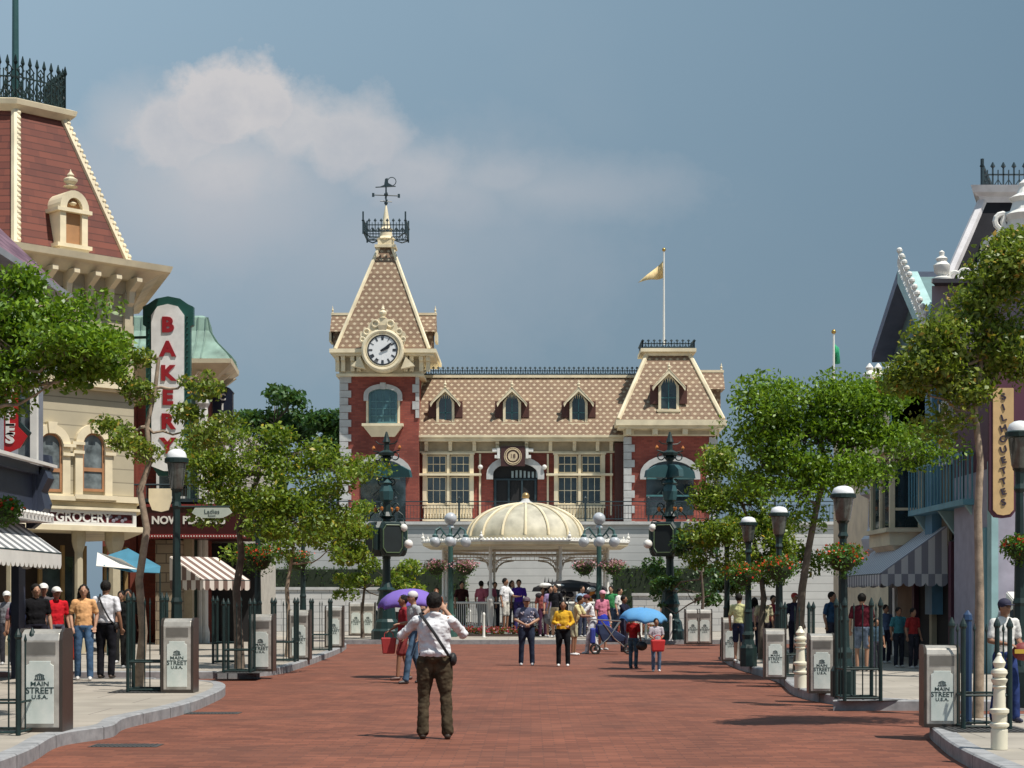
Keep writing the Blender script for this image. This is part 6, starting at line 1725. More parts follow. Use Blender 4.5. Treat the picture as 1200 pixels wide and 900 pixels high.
# trees behind the station wall on the left
Y = 97
tree('tall_tree', 'tall dark tree behind the wall left of the clock tower', [(PX(330,Y),Y,KZ),gp(332,600,Y),gp(330,520,Y)], .3,
     [(320,490,48,32,97,1.6),(290,520,40,36,97,1.2),(350,510,44,36,97,1.3),(320,550,60,40,97,1.6),(275,560,36,40,97,1)], 9500, .34, leafD, barkd, 16, 'trees beyond the station wall', sub=.8, per=16)
Y = 95
tree('tall_tree', 'dark tree against the clock tower edge beyond the wall', [(PX(398,Y),Y,KZ),gp(399,600,Y),gp(398,530,Y)], .3,
     [(398,500,26,26,95,1),(385,540,30,34,95,1.1),(408,545,22,34,95,.8),(370,590,40,40,95,1)], 5200, .34, leafD, barkd, 17, 'trees beyond the station wall', sub=.8, per=14)
# right side
Y = 21.0
tree('street_tree', 'near right tree with a pale straight trunk and wide bright crown', [(PX(1146,Y),Y,KZ),gp(1148,700,Y),gp(1146,600,Y),gp(1149,540,Y),gp(1142,480,Y),gp(1150,420,Y),gp(1160,370,Y)], .062,
     [(1186,312,34,34,21,1.1),(1205,330,50,60,21.2,1.6),(1150,345,46,30,20.9,1.2),(1120,395,44,22,20.8,.9),(1090,420,42,24,20.8,1.0),(1160,400,56,34,21,1.6),(1105,445,52,22,21,1.1),(1180,425,50,30,21.2,1.3),(1070,440,26,16,20.8,.4),(1200,282,20,14,21,.3),(1225,400,50,60,21.2,1.2),(1130,490,30,22,21,.3)],
     21000, .078, leafC, barkp, 18, 'street trees', sub=.27, per=20)
Y = 33.5
tree('street_tree', 'large right tree with dense bright crown above the lamp row', [(PX(935,Y),Y,KZ),gp(937,740,Y),gp(940,690,Y),gp(948,640,Y),gp(958,590,Y),gp(968,550,Y),gp(962,510,Y)], .10,
     [(955,475,70,30,33.5,1.9),(900,500,50,34,33.5,1.5),(1010,480,60,32,33.6,1.6),(1055,510,44,40,33.6,1.3),(960,520,66,34,33.3,1.8),(1010,550,56,36,33.3,1.4),(890,545,56,36,33.3,1.6),(940,575,50,30,33.2,1.1),(875,470,24,22,33.6,.5),(1072,535,26,30,33.8,.6),(1040,470,40,26,33.6,.9)],
     26000, .10, leafA, barkd, 19, 'street trees', sub=.42, per=20)
Y = 41
tree('street_tree', 'street tree before the right lamp tower with low drooping crown', [(PX(893,Y),Y,KZ),gp(892,735,Y),gp(895,700,Y),gp(890,660,Y),gp(880,620,Y),gp(870,590,Y)], .09,
     [(842,572,36,26,41,1.0),(880,590,50,30,41,1.4),(860,630,50,32,41,1.3),(910,630,42,30,41,1.0),(825,650,26,18,41.5,.5),(890,665,50,20,41,.9),(850,540,30,24,41,.6),(930,655,34,26,41,.6)],
     15500, .11, leafB, barkd, 20, 'street trees', sub=.42, per=15)
Y = 57
tree('street_tree', 'dark bushy tree behind the right lamp tower base', [(PX(822,Y),Y,KZ),gp(822,730,Y),gp(824,700,Y),gp(822,670,Y)], .08,
     [(815,660,34,28,58,1),(840,680,30,26,58,1),(800,690,34,22,59.5,.8),(765,690,26,22,61,.5),(830,640,26,22,58,.6),(772,665,22,18,61.5,.4)],
     5600, .16, leafD, barkd, 21, 'street trees', sub=.36, per=14)
# ================================================================== PEOPLE
wrk = bpy.data.textures.new('wrinkle', 'CLOUDS'); wrk.noise_scale = .065; wrk.noise_depth = 2
hairt = bpy.data.textures.new('strands', 'CLOUDS'); hairt.noise_scale = .025
def clothm(name, rgb, var=.14): return M('cloth_'+name, rgb, .95, var=var*1.9, scale=7, spec=.1, bmp=.25, bscale=25)
skinA = M('skin_warm', (.42,.235,.155), .55, var=.06, spec=.35); skinB = M('skin_tan', (.30,.155,.095), .55, var=.06, spec=.35)
hairk = M('hair_black', (.012,.010,.009), .75, var=.5, scale=30, spec=.25, bmp=.6, bscale=60)
class Bl(MB):
    def seg(s, pts, r, n=12):
        pts = [Vector(p) for p in pts]
        s.tube(pts, r, n)
        for p, q in zip(pts, r if isinstance(r, (list, tuple)) else [r]*len(pts)): s.ball(p, q*.995, n, 8)
        return s
    def skin(s, name, mat, parent, vox=.013, sm=4, wr=0):
        o = s.build(name, mat, parent, smooth=True)
        m = o.modifiers.new('r', 'REMESH'); m.mode = 'VOXEL'; m.voxel_size = vox; m.use_smooth_shade = True
        if sm:
            k = o.modifiers.new('s', 'SMOOTH'); k.factor = .5; k.iterations = sm
        if wr:
            d = o.modifiers.new('w', 'DISPLACE'); d.texture = wrk; d.strength = wr; d.mid_level = .5; d.texture_coords = 'LOCAL'
        return o
def arc_fingers(b, wr_, hd, sc=1.0, curl=.5, side=1):
    """palm, four unequal fingers and a thumb from the wrist toward hd"""
    wr_ = Vector(wr_); d = (Vector(hd)-wr_).normalized()
    pl = Vector((1,0,0)) if abs(d.x) < .6 else Vector((0,0,1))
    u = (pl-d*pl.dot(d)).normalized(); n = d.cross(u)*side
    pc = wr_+d*.045*sc
    rot = Matrix((u*.040, d*.050, n*.018)).transposed()
    b.ball(pc, (1*sc,1*sc,1*sc), 10, 7, rot)
    for k, (o_, L) in enumerate(((-.030,.062),(-.010,.074),(.010,.070),(.030,.055))):
        a0 = wr_+d*.080*sc+u*o_*sc; a1 = a0+(d*.55+n*curl*.3)*L*sc*.9; a2 = a1+(d*.35*(1-curl)+n*curl)*L*sc*.55
        b.seg([pc+u*o_*sc*.8, a0, a1, a2], [.010*sc,.0095*sc,.0088*sc,.0075*sc], 6)
    t0 = wr_+d*.025*sc-u*.03*sc; t1 = t0-u*.028*sc+d*.028*sc+n*.01; t2 = t1+d*.028*sc+n*.012
    b.seg([pc-u*.01, t0, t1, t2], [.012*sc,.0115*sc,.0105*sc,.008*sc], 6)

def person(lab, px, py, hpx, yaw=0, zg=0.0, Y=None, shirt=(.7,.7,.7), pants=(.05,.06,.1), shoes=(.5,.5,.5), sleeve='short', legs='long', hair='short', haircol=None,
           cap=None, capbrim=None, skin=None, lean=0, elL=None, haL=None, elR=None, haR=None, stepL=(0,0), stepR=(0,0), hero=False, stocky=1.0, nod=0, skirt=False, group=None, hunch=0, headturn=0, collar=False, print_=None, female=False, hp=1.70):
    Yg = Y if Y else FX*(H-zg)/(py-CY); s = hpx*Yg/FX/1.70
    th = thing('person', lab, 'person', (PX(px,Yg), Yg, zg), R(yaw), group); th.scale = (s*stocky**.5, s*stocky**.5, s)
    vox = .009 if hero else .0125
    skin = skin or skinA
    la = Matrix.Rotation(R(lean), 3, 'X'); hip = Vector((0,0,.93))
    T = lambda p: la @ (Vector(p)-hip)+hip if Vector(p).z > .9 or True else Vector(p)
    sw = .158 if female else .178
    k = stocky
    shL, shR = T((sw,0,1.385)), T((-sw,0,1.385))
    elL = Vector(elL) if elL else T((sw+.06,.03,1.12)); haL = Vector(haL) if haL else T((sw+.075,-.05,.88))
    elR = Vector(elR) if elR else T((-sw-.06,.03,1.12)); haR = Vector(haR) if haR else T((-sw-.075,-.05,.88))
    hdc = T((0,-.015-.02*nod,1.585)); hr = Matrix.Rotation(R(headturn), 3, 'Z') @ Matrix.Rotation(R(lean*.3+nod*12), 3, 'X')
    b = Bl()
    b.ball(hdc, (.073,.092,.108), 14, 10, hr)
    b.ball(hdc+hr @ Vector((0,-.03,-.055)), (.050,.055,.055), 10, 8, hr)
    b.ball(hdc+hr @ Vector((0,-.096,-.012)), (.013,.020,.022), 8, 6, hr)
    for e in (-1, 1): b.ball(hdc+hr @ Vector((e*.075,0,-.005)), (.011,.018,.028), 8, 6, hr)
    b.seg([T((0,.01,1.36)), T((0,.005,1.50))], [.056,.050])
    b.ball(T((0,0,1.27)), (.14,.085,.15)).ball(T((0,0,1.07)), (.12,.08,.14)).ball((0,0,.94), (.135,.09,.10))
    for sh, el, ha, sd in ((shL,elL,haL,1),(shR,elR,haR,-1)):
        b.seg([sh*.9+T((0,0,1.38))*.1, sh, sh.lerp(el,.5), el], [.05,.048,.043,.036]); b.seg([el, el.lerp(ha,.4), ha], [.036,.037,.024])
        d = (ha-el).normalized(); arc_fingers(b, ha, ha+d*.1, 1.0, .5, sd)
    kn, an = [], []
    for sx, st in ((1,stepL),(-1,stepR)):
        a = Vector((sx*.095+st[0], st[1], .085)); h_ = Vector((sx*.088,0,.90)); kk = h_.lerp(a,.5)+Vector((sx*.008,-.025-abs(st[1])*.12,.02))
        kn.append(kk); an.append(a)
        b.seg([h_, kk, a], [.072,.050,.036])
    bo = b.skin('body', skin, th, vox, 3)
    bo.name = 'body'
    # face
    fb = MB()
    for e in (-1, 1): fb.ball(hdc+hr @ Vector((e*.028,-.086,.008)), (.012,.007,.006), 8, 5)
    fb.build('eyes', M('eye_dark', (.02,.015,.012), .3), th)
    MB().ball(hdc+hr @ Vector((0,-.083,-.052)), (.017,.005,.004), 8, 5).build('mouth', M('lip', (.30,.10,.08), .5), th)
    # shirt
    b = Bl(); fem = .93 if female else 1
    b.ball(T((0,0,1.28)), (.165*fem*k,.108*k,.155)); b.ball(T((0,-.01,1.12)), (.150*fem*k,.112*k**1.3,.16)); b.ball(T((0,0,1.19)), (.158*fem*k,.110*k,.15)); b.ball(T((0,0,1.05)), (.154*k,.112*k,.12)); b.ball(T((0,0,1.00)), (.158*k,.118*k**1.3,.115))
    if hero: b.ball(T((0,.02,1.0)), (.172,.128,.10))
    b.seg([T((-.13,.0,1.38)), T((0,.01,1.42)), T((.13,0,1.38))], [.052,.062,.052])
    for sh, el, ha in ((shL,elL,haL),(shR,elR,haR)):
        e1 = sh.lerp(el,.72) if sleeve == 'short' else el
        b.seg([sh, sh.lerp(el,.4), e1], [.057,.058,.056 if sleeve == 'short' else .047])
        if sleeve == 'long': b.seg([el, el.lerp(ha,.85)], [.052,.040])
        if sleeve == 'elbow': b.seg([e1, el.lerp(ha,.12)], [.058,.056])
    if collar: b.seg([T((-.06,.03,1.45)), T((0,.06,1.465)), T((.06,.03,1.45))], [.024]*3)
    so_ = b.skin('shirt', clothm('%.2f_%.2f_%.2f' % shirt, shirt, .1), th, vox*1.05, 4 if hero else 7, .034 if hero else .022)
    if print_:
        pb_ = MB(); rg = random.Random(px)
        for q in range(26):
            a = rg.uniform(-2.8,-.35); z = rg.uniform(.97,1.36)
            pb_.ball(T((math.cos(a)*.155*k, math.sin(a)*.112*k, z)), (.022,.012,.02), 6, 4)
        pb_.build('shirt_print', clothm('print', print_), so_)
    # trousers / shorts / skirt
    b = Bl(); b.ball((0,0,.955), (.158*k,.118*k**1.2,.09)); 
    if skirt:
        b.seg([(0,0,.93),(0,-.01,.78),(0,-.01,.60)], [.15,.19,.22], 16)
    for j, sx in enumerate((1,-1)):
        h_ = Vector((sx*.085,0,.90))
        if legs == 'short': b.seg([h_, h_.lerp(kn[j],.9)], [.092*k,.078])
        else: b.seg([h_, h_.lerp(kn[j],.5), kn[j], kn[j].lerp(an[j],.5), an[j]+Vector((0,.0,.0))], [.096*k,.082*k,.066,.062,.060 if not hero else .066])
    b.skin('trousers' if legs == 'long' else ('skirt' if skirt else 'shorts'), clothm('p%.2f_%.2f_%.2f' % pants, pants, .2), th, vox*1.05, 3, .022 if hero else .008)
    if hero:
        MB().lathe([(.168,.0),(.172,.02),(.168,.04)], (0,0,.965), 20, sy=.76).build('belt', M('leather', (.02,.015,.012), .4), th)
    for j in (0, 1):
        a = an[j]; bs = Bl(); bs.seg([a+Vector((0,.025,-.045)), a+Vector((0,-.06,-.05)), a+Vector((0,-.13,-.058))], [.040,.038,.028]); bs.skin('shoe', M('shoe%.2f_%.2f_%.2f' % shoes, shoes, .5), th, .012, 2)
    # hair and hats
    hm = M('hair_%.2f' % haircol[0], haircol, .5, scale=20) if haircol else hairk
    b = Bl()
    b.ball(hdc+hr @ Vector((0,.018,.022)), (.083,.094,.100), 14, 10, hr)
    if hair == 'long':
        for e in (-1, 0, 1): b.seg([hdc+hr @ Vector((e*.055,.04,.02)), hdc+hr @ Vector((e*.075,.045,-.12)), hdc+hr @ Vector((e*.07,.06,-.24))], [.045,.045,.025])
    if hair == 'bun': b.ball(hdc+hr @ Vector((0,.10,.05)), .045)
    if hair == 'full': b.ball(hdc+hr @ Vector((0,.025,.03)), (.090,.098,.104), 14, 10, hr)
    if hair != 'none':
        ho = b.skin('hair', hm, th, .010, 1, .018); ho.modifiers['w'].texture = hairt
    if cap:
        cm = M('cap%.2f_%.2f_%.2f' % cap, cap, .8); b = MB()
        rot = hr
        rings = [hdc+hr @ Vector((0,.01,.03))]
        b.ball(hdc+hr @ Vector((0,.012,.045)), (.092,.102,.085), 16, 10, hr); h_ = b.build('cap', cm, th, smooth=True)
        bm_ = M('cap%.2f_%.2f_%.2f' % capbrim, capbrim, .8) if capbrim else cm
        b = MB(); b.ball(hdc+hr @ Vector((0,-.11,.035)), (.065,.075,.010), 14, 6, hr); b.build('brim', bm_, h_, smooth=True)
    return th

def held(name, lab, cat, loc): return thing(name, lab, cat, loc)
def worldpt(th, p):
    s = th.scale; v = Vector((p[0]*s[0], p[1]*s[1], p[2]*s[2])); v.rotate(th.rotation_euler); return th.location+v

# 1. photographer in the street
ph = person('man in white shirt and brown trousers photographing the station with his back turned', 509, 866, 171, 180, hero=True, shirt=(.74,.75,.78), pants=(.085,.066,.042), shoes=(.05,.035,.025),
    sleeve='elbow', hair='full', collar=True, stocky=1.16, elR=(-.30,-.20,1.22), haR=(-.10,-.30,1.50), elL=(.36,-.12,1.20), haL=(.09,-.31,1.50) , stepL=(.03,.0), stepR=(-.05,.03), lean=-2, nod=-.2)
b = MB().bb(-.07,.07,-.03,.03,-.045,.045); cmr = thing('camera', 'small dark camera held up by the photographer in the street', 'camera', worldpt(ph, (0,-.33,1.56)), R(180))
b.build('body', M('camera_black', (.015,.015,.016), .4), cmr, bevel=.008); MB().disc((0,-.055,0), .035, .05, 'y', 16).build('lens', M('lens_black', (.01,.01,.012), .15), cmr)
# shoulder strap and pouch: a thing he carries
b = MB(); pts = [(.12,-.02,1.462),(.15,.05,1.46),(.09,.135,1.38),(.0,.160,1.25),(-.09,.168,1.10),(-.16,.135,.98),(-.19,.03,.95)]
b.tube([Vector(p) for p in pts], .0165, 6)
bagt = thing('shoulder_bag', 'black strap and small pouch slung across the photographer back', 'bag', ph.location, R(180)); bagt.scale = ph.scale
b.build('strap', M('strap_black', (.012,.012,.014), .6), bagt); MB().ball((-.20,.0,.93), (.045,.08,.08)).build('pouch', M('strap_black'), bagt, smooth=True)

# 2-3. couple walking behind him with the purple umbrella
m2 = person('man in grey shirt and blue jeans with white and navy cap walking to the left', 486, 801, 108, -62, shirt=(.42,.44,.46), pants=(.08,.14,.22), shoes=(.06,.05,.05), cap=(.62,.60,.60), capbrim=(.03,.03,.07), stepL=(.0,-.22), stepR=(0,.2), elR=(-.22,.0,1.12), haR=(-.20,-.22,1.10), lean=3)
w3 = person('woman in dark red top walking beside the man in the navy brimmed cap', 473, 797, 100, -70, shirt=(.30,.03,.04), pants=(.25,.05,.05), shoes=(.10,.05,.04), hair='bun', skin=skinB, female=True, stepL=(0,-.15), stepR=(0,.15), legs='short', elR=(-.22,.02,1.14), haR=(-.24,-.2,1.0))
bg_ = thing('shopping_bag', 'red and clear shopping bag in the hand of the woman in dark red', 'bag', worldpt(w3, (-.24,-.24,.52))); 
MB().loft([[(-.12,-.06,0),(.12,-.06,0),(.12,.06,0),(-.12,.06,0)],[(-.15,-.08,.32),(.15,-.08,.32),(.15,.08,.32),(-.15,.08,.32)]]).build('bag_body', M('bag_red', (.45,.05,.05), .5), bg_, bevel=.02); MB().ring((0,0,.36), .09, .008, n=14).build('handle', M('bag_red'), bg_)
def umbrella(lab, px, pyr, Y, r, h, col, col2, tilt=(0,0), rib=8, shaft=.9):
    th = thing('umbrella', lab, 'umbrella', P(px, pyr, Y)); th.rotation_euler = (R(tilt[0]), R(tilt[1]), 0)
    m = bpy.data.materials.new('umbrella_cloth'); t, b_, o = nt(m); tr = t.nodes.new('ShaderNodeBsdfTranslucent'); d = t.nodes.new('ShaderNodeBsdfDiffuse'); mx = t.nodes.new('ShaderNodeMixShader')
    f = noisen(t, 3, 3, coords(t)); c = mixc(t, f, col, col2)
    for n_ in (tr, d): t.links.new(c, n_.inputs[0])
    mx.inputs[0].default_value = .4; t.links.new(d.outputs[0], mx.inputs[1]); t.links.new(tr.outputs[0], mx.inputs[2]); t.links.new(mx.outputs[0], o.inputs[0])
    b = MB(); N = rib*4; rings = []
    for j in range(7):
        t_ = j/6; rr_ = r*math.sin(t_*PI/2*.98); zz = h*(math.cos(t_*PI/2)) 
        ring = []
        for k_ in range(N):
            sc_ = 1-.10*t_*abs(math.sin(k_*PI/4)); ring.append(b._v((rr_*sc_*math.cos(2*PI*k_/N), rr_*sc_*math.sin(2*PI*k_/N), zz+.04*t_*abs(math.sin(k_*PI/4)))) if j else None)
        rings.append(ring)
    top = b._v((0,0,h))
    for k_ in range(N): b.bm.faces.new((top, rings[1][k_], rings[1][(k_+1)%N]))
    for a, c_ in zip(rings[1:], rings[2:]):
        for k_ in range(N): j = (k_+1)%N; b.bm.faces.new((a[k_], c_[k_], c_[j], a[j]))
    o = b.build('canopy', m, th, smooth=True); sm_ = o.modifiers.new('t', 'SOLIDIFY'); sm_.thickness = .004
    b = MB()
    for k_ in range(rib):
        a = 2*PI*k_/rib
        b.tube([(0,0,h-.01)]+[(r*math.sin(t_*PI/2)*math.cos(a), r*math.sin(t_*PI/2)*math.sin(a), h*math.cos(t_*PI/2)-.015) for t_ in (.35,.7,1.0)], .006, 4)
    b.build('ribs', steel, th); MB().tube([(0,0,h+.05),(0,0,h-shaft)], .009, 6).build('shaft', steel, th)
    return th
umbrella('lilac purple umbrella held over the pair walking behind the photographer', 478, 711, 34.5, .62, .36, (.27,.18,.62), (.38,.27,.78), (4,-4), shaft=.75)
# 4. person in blue flowered shirt
person('person in dark blue patterned shirt and dark jeans walking toward the viewer', 617, 780, 80, 4, shirt=(.10,.11,.17), pants=(.03,.04,.07), shoes=(.5,.5,.52), hair='short', print_=(.60,.55,.62), elL=(.27,.0,1.15), haL=(.06,-.20,1.03), elR=(-.27,.0,1.15), haR=(-.06,-.20,1.03), stocky=1.15, cap=(.10,.07,.09), stepL=(.04,0), stepR=(-.03,.05))
# 5. yellow jacket
person('girl in bright yellow jacket and black trousers with long dark hair', 660, 781, 77, -4, shirt=(.72,.42,.04), pants=(.015,.017,.02), shoes=(.72,.72,.72), hair='long', sleeve='long', female=True, skin=skinB, stocky=1.1, elL=(.24,.02,1.14), haL=(.14,-.16,1.05), elR=(-.24,.02,1.14), haR=(-.12,-.16,1.1), stepL=(.02,0), stepR=(-.02,.03))
# 6. red shirt + kid
person('person in red shirt and blue jeans under the light blue umbrella', 742, 783, 62, 150, shirt=(.33,.02,.02), pants=(.07,.13,.17), shoes=(.12,.12,.14), elL=(.22,-.02,1.15), haL=(.20,-.2,1.35), skin=skinB, hair='full')
person('child in grey and white top and jeans holding a red bag beside the umbrella carrier', 769, 787, 62, 5, shirt=(.50,.47,.52), pants=(.12,.18,.28), shoes=(.78,.78,.78), elL=(.22,-.02,1.14), haL=(.08,-.2,1.02), elR=(-.22,-.02,1.14), haR=(-.07,-.2,1.02), skin=skinB, hair='full')
Y = 2000*1.63/(787-700)
t_ = thing('red_bag', 'bright red bag held against the front of the child in grey', 'bag', P(771, 755, Y-.25)); MB().loft([[(-.13,-.07,-.16),(.13,-.07,-.16),(.13,.07,-.16),(-.13,.07,-.16)],[(-.16,-.08,.10),(.16,-.08,.10),(.16,.08,.10),(-.16,.08,.10)]]).build('bag_body', M('bag_scarlet', (.55,.03,.03), .5), t_, bevel=.03); MB().ring((0,0,.12), .08, .010, n=14).build('handle', M('bag_scarlet'), t_)
t_ = thing('dark_bag', 'small dark handbag at the hip of the person in red shirt', 'bag', P(752, 757, 39)); MB().ball((0,0,0), (.13,.06,.11)).build('bag_body', M('leather'), t_, smooth=True); MB().ring((0,0,.12), .08, .008, n=14).build('handle', M('leather'), t_)
umbrella('light blue umbrella held over the person in red and the child', 754, 727, 38.6, .55, .28, (.14,.42,.78), (.24,.55,.85), (8,4), shaft=.6)
# 7. man in white leaning
person('man in white T-shirt and white trousers with dark red cap bending to the left', 694, 766, 70, -75, shirt=(.76,.76,.78), pants=(.66,.66,.68), shoes=(.78,.78,.78), cap=(.12,.02,.03), elL=(.18,-.35,1.12), haL=(.15,-.55,1.10), elR=(-.18,-.35,1.10), haR=(-.15,-.55,1.08), lean=14, stepL=(.02,-.18), stepR=(0,.2), stocky=1.1)
person('dark haired man bending forward beside the man in white', 672, 768, 71, 70, shirt=(.62,.55,.30), pants=(.45,.44,.30), shoes=(.7,.7,.7), legs='short', hair='full', lean=18, elL=(.2,-.3,1.1), haL=(.15,-.5,1.1), elR=(-.2,-.3,1.1), haR=(-.15,-.5,1.1), skin=skinB)
person('woman in pink top and long blue skirt beside the pushchair', 706, 762, 70, 30, shirt=(.62,.22,.32), pants=(.03,.05,.38), shoes=(.5,.5,.5), legs='short', skirt=True, cap=(.65,.35,.42), female=True)
person('person in black top standing at the pushchair handle', 731, 764, 66, 60, shirt=(.02,.022,.04), pants=(.04,.04,.07), shoes=(.1,.1,.1), skin=skinB, hair='full', elL=(.2,-.25,1.1), haL=(.15,-.4,1.0), elR=(-.2,-.25,1.1), haR=(-.15,-.4,1.0))
# in and around the bandstand
person('man in white T-shirt and cream shorts standing at the bandstand post', 592, 743, 62, 60, zg=KZ+.16, Y=66.2, shirt=(.78,.78,.80), pants=(.62,.60,.54), shoes=(.7,.7,.7), legs='short', skin=skinB, elL=(.2,-.2,1.12), haL=(.15,-.42,1.12), hair='full')
person('woman in dusty pink top leaning on the white bandstand railing', 564, 740, 58, 150, zg=KZ+.16, Y=67.6, shirt=(.42,.12,.17), pants=(.1,.1,.12), hair='full', female=True)
person('woman in plum top with dark hair inside the bandstand left bay', 574, 740, 58, 200, zg=KZ+.16, Y=68.1, shirt=(.35,.10,.16), pants=(.1,.1,.12), hair='full', female=True)
person('dark clothed person standing at the far left of the bandstand', 541, 741, 57, 20, zg=KZ+.16, Y=68.2, shirt=(.05,.02,.02), pants=(.03,.03,.03), hair='full')
person('person in purple top beside the cart at the bandstand opening', 608, 741, 60, 0, zg=KZ+.16, Y=66.8, shirt=(.07,.03,.28), pants=(.05,.04,.15), hair='full', skin=skinB)
person('person in faded red top in front of the dark cart canopy', 636, 742, 58, 10, zg=KZ, Y=64.2, shirt=(.35,.10,.09), pants=(.08,.03,.06), hair='full', skin=skinB)
person('person in navy top beyond the bandstand between its posts', 580, 738, 55, 0, zg=KZ+.16, Y=70.5, shirt=(.08,.10,.14), pants=(.03,.03,.04), hair='full')
person('person in pale grey shirt by the right low wall near the lamp tower', 781, 745, 48, 20, zg=KZ, Y=66, shirt=(.48,.48,.50), pants=(.2,.2,.22), cap=(.55,.55,.56))
person('person in a peach top behind the purple umbrella', 494, 744, 58, -20, zg=KZ, Y=63.5, shirt=(.55,.33,.26), pants=(.1,.08,.08), hair='full', haircol=(.12,.04,.015))
person('person in a rust orange top beside the left globe lamp', 511, 744, 56, 10, zg=KZ, Y=63.8, shirt=(.36,.09,.03), pants=(.06,.05,.06), hair='full', haircol=(.16,.05,.015))
# left pavement group
person('woman in peach T-shirt and blue jeans with long dark hair walking', 98, 797, 112, 12, zg=KZ, shirt=(.78,.43,.20), pants=(.07,.13,.23), shoes=(.62,.60,.58), hair='long', female=True, stepL=(.02,-.08), stepR=(-.01,.10), elL=(.23,.05,1.16), haL=(.20,-.06,.95), elR=(-.23,.04,1.16), haR=(-.19,-.08,.94))
mw = person('man in white T-shirt and black trousers seen from behind beside the peach woman', 124, 795, 114, 172, zg=KZ, shirt=(.74,.75,.80), pants=(.015,.015,.02), shoes=(.06,.04,.03), hair='full', stocky=1.08, skin=skinB)
b = MB().tube([Vector(p) for p in ((.10,0,1.47),(.07,.11,1.40),(-.02,.138,1.22),(-.11,.13,1.05),(-.16,.06,.96))], .014, 6)
bt = thing('shoulder_bag', 'thin black strap bag across the man in white on the left pavement', 'bag', mw.location, R(172)); bt.scale = mw.scale
b.build('strap', MATS['strap_black'], bt); MB().ball((-.19,.0,.92), (.04,.08,.07)).build('pouch', MATS['strap_black'], bt, smooth=True)
person('child in bright red T-shirt and white cap on the left pavement', 66, 790, 102, 40, zg=KZ, shirt=(.60,.02,.03), pants=(.10,.10,.14), shoes=(.5,.5,.5), cap=(.74,.73,.70), legs='short')
mb_ = person('man in black shirt with pale shoulder strap behind the nearest left bin', 42, 793, 108, 30, zg=KZ, shirt=(.012,.012,.014), pants=(.02,.02,.03), shoes=(.05,.05,.05), hair='full', stocky=1.15)
person('person with white cap partly hidden behind the man in black', 51, 787, 103, 20, zg=KZ, shirt=(.10,.09,.10), pants=(.05,.05,.05), cap=(.76,.75,.72))
person('person in faded pink print top deep in the shade of the left awning', 20, 783, 84, 10, zg=KZ, shirt=(.30,.14,.18), pants=(.05,.05,.06), hair='full', skin=skinB)
t_ = thing('shopping_bag', 'bright red and orange shopping bag beside the child in red', 'bag', P(84, 764, 34)); MB().loft([[(-.16,-.08,-.16),(.16,-.08,-.16),(.16,.08,-.16),(-.16,.08,-.16)],[(-.20,-.1,.30),(.20,-.1,.30),(.20,.1,.30),(-.20,.1,.30)]]).build('bag_body', M('bag_orange', (.60,.06,.02), .5), t_, bevel=.05); MB().ring((0,0,.34), .1, .010, n=14).build('handle', M('bag_orange'), t_)
person('dark dressed person standing in the doorway shade right of the corner shop', 150, 783, 92, 10, zg=KZ, shirt=(.02,.022,.022), pants=(.02,.02,.02), hair='full', skin=skinB)
# right pavement group
person('person in pale yellow shirt and navy shorts behind the third right lamp', 866, 776, 80, 150, zg=KZ, shirt=(.60,.60,.30), pants=(.03,.04,.08), legs='short', hair='full', shoes=(.6,.6,.6))
person('person in cream top between the second and third right lamps', 895, 772, 74, 10, zg=KZ, shirt=(.52,.48,.32), pants=(.06,.05,.06), legs='short', hair='full')
person('person in red and white cap and dark top near the second right lamp', 931, 771, 76, 20, zg=KZ, shirt=(.05,.05,.10), pants=(.03,.03,.05), cap=(.60,.08,.08), capbrim=(.7,.65,.65))
person('person in crimson top left of the second right lamp', 906, 768, 70, 10, zg=KZ, shirt=(.42,.05,.08), pants=(.04,.04,.06), hair='full')
person('man in maroon shirt and light blue shorts in the shade by the tallest lamp', 1010, 786, 90, 160, zg=KZ, shirt=(.10,.015,.025), pants=(.22,.28,.38), legs='short', hair='full', stocky=1.15)
person('person in teal shirt and dark trousers standing at the shop door', 1053, 782, 70, 20, zg=KZ, shirt=(.06,.22,.26), pants=(.03,.035,.05), hair='full', skin=skinB)
person('small child beside the man in maroon shirt', 1027, 787, 62, 10, zg=KZ, shirt=(.06,.10,.14), pants=(.05,.05,.07), hair='full', skin=skinB)
person('person in dark blue top at the left of the tallest right lamp', 975, 776, 82, 40, zg=KZ, shirt=(.03,.07,.14), pants=(.04,.04,.06), hair='full', skin=skinB, stocky=1.1)
wk = person('man in white shirt with braces, blue trousers and dark cap by the right edge', 1177, 846, 144, 20, zg=KZ, shirt=(.70,.70,.68), pants=(.03,.05,.16), shoes=(.03,.03,.06), cap=(.02,.02,.05), skin=skinB, elL=(.24,.0,1.12), haL=(.12,-.22,1.08), elR=(-.24,.0,1.12), haR=(-.1,-.22,1.08), stepL=(.02,-.1), stepR=(0,.12))
t_ = thing('bag', 'yellow and maroon bag held by the man in white shirt at the right edge', 'bag', worldpt(wk, (.10,-.30,.98))); MB().ball((0,0,0), (.14,.08,.11)).build('bag_body', M('bag_maroon', (.20,.03,.03), .6), t_, smooth=True); MB().bb(-.13,.13,-.09,-.07,-.02,.03).build('band', M('bag_yellow', (.55,.36,.04), .6), t_)

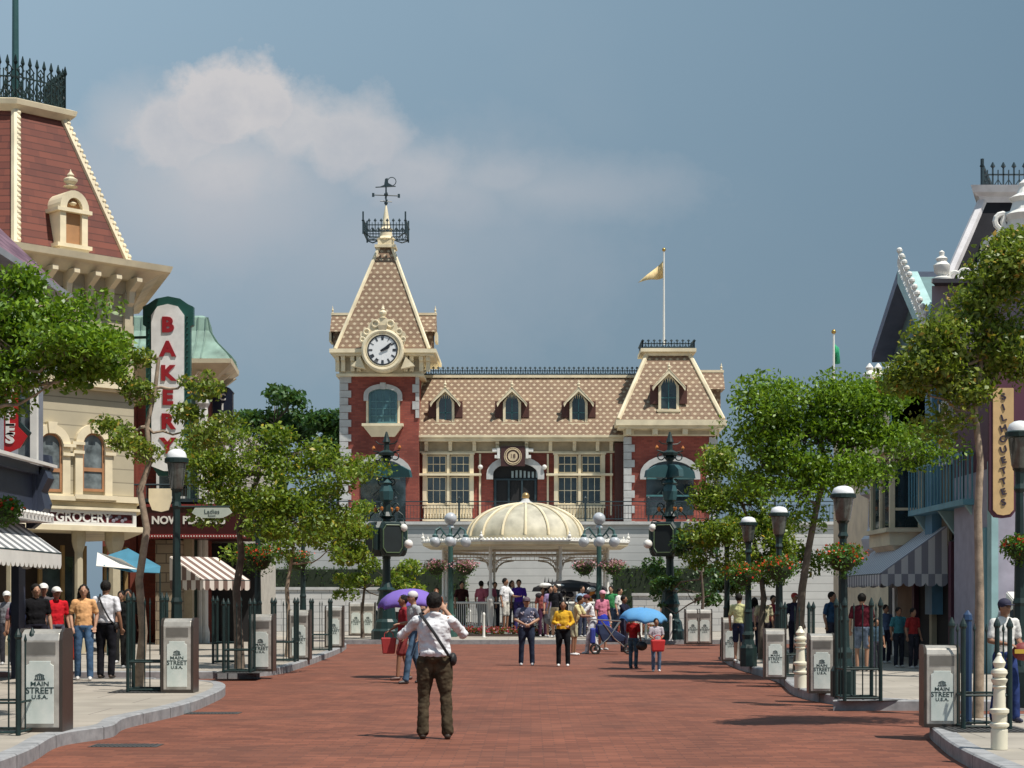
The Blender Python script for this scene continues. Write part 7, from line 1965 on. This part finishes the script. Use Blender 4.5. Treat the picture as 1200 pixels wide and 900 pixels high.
# more visitors round the bandstand and in the shade of both pavements
CROWD = [
 ('woman in lilac top and grey skirt left of the vending cart', 645, 744, 60, 20, KZ, 63.4, (.34,.26,.45), (.16,.16,.18), dict(female=True, hair='long', skirt=True, legs='short')),
 ('man in black T-shirt and beige shorts just left of the girl in yellow', 651, 748, 62, -30, KZ, 62.6, (.02,.02,.025), (.36,.30,.20), dict(hair='full', legs='short')),
 ('man in pale blue shirt standing right of the vending cart', 682, 744, 60, 40, KZ, 63.6, (.30,.40,.55), (.05,.06,.10), dict(hair='short')),
 ('woman in white blouse with dark hair behind the person in purple', 600, 741, 59, 30, KZ+.16, 67.5, (.66,.66,.64), (.05,.05,.06), dict(female=True, hair='long')),
 ('man in green T-shirt and jeans near the right globe lamp', 716, 744, 60, -20, KZ, 63.2, (.06,.26,.10), (.07,.10,.16), dict(hair='full')),
 ('man in white polo shirt walking near the slim bollards on the right', 726, 746, 58, 60, KZ, 62.8, (.70,.70,.68), (.04,.05,.09), dict(hair='short', stepL=(0,-.15), stepR=(0,.15))),
 ('woman in orange T-shirt deep inside the bandstand right bay', 690, 739, 56, 0, KZ+.16, 69.0, (.55,.20,.05), (.05,.05,.06), dict(female=True, hair='full')),
 ('dark dressed man inside the bandstand behind the cart canopy', 663, 739, 57, 10, KZ+.16, 68.4, (.02,.02,.03), (.02,.02,.03), dict(hair='full')),
 ('person in grey top by the left hedge beyond the lamp tower', 512, 741, 54, 20, KZ, 69.0, (.25,.26,.28), (.05,.05,.07), dict(hair='full')),
 ('person in navy shirt left of the man in black at the shaded shop front', 24, 788, 98, -15, KZ, None, (.03,.04,.09), (.03,.03,.04), dict(hair='full', skin=skinB)),
 ('person in dark green top deep in the corner shop doorway', 142, 777, 84, 0, KZ, None, (.03,.08,.06), (.03,.03,.03), dict(hair='full', skin=skinB)),
 ('person in white cap and grey shirt far left under the striped awning', 8, 779, 86, 15, KZ, None, (.22,.22,.24), (.04,.04,.05), dict(cap=(.70,.70,.68), skin=skinB)),
 ('person in striped blue top in the right shop shade behind the awning post', 1038, 777, 68, 25, KZ, None, (.10,.14,.24), (.03,.03,.05), dict(hair='full', skin=skinB)),
 ('person in red T-shirt at the dim right shop entrance', 1070, 783, 70, 30, KZ, None, (.30,.03,.03), (.03,.03,.04), dict(hair='full', skin=skinB)),
 ('person in pale pink top beyond the third right lamp', 884, 768, 68, 190, KZ, None, (.55,.35,.36), (.04,.05,.08), dict(hair='long', female=True)),
]
for lab, px, py, hp_, yaw, zg_, Y_c, sh, pa, kw in CROWD:
    person(lab, px, py, hp_, yaw, zg=zg_, Y=Y_c, shirt=sh, pants=pa, **kw)
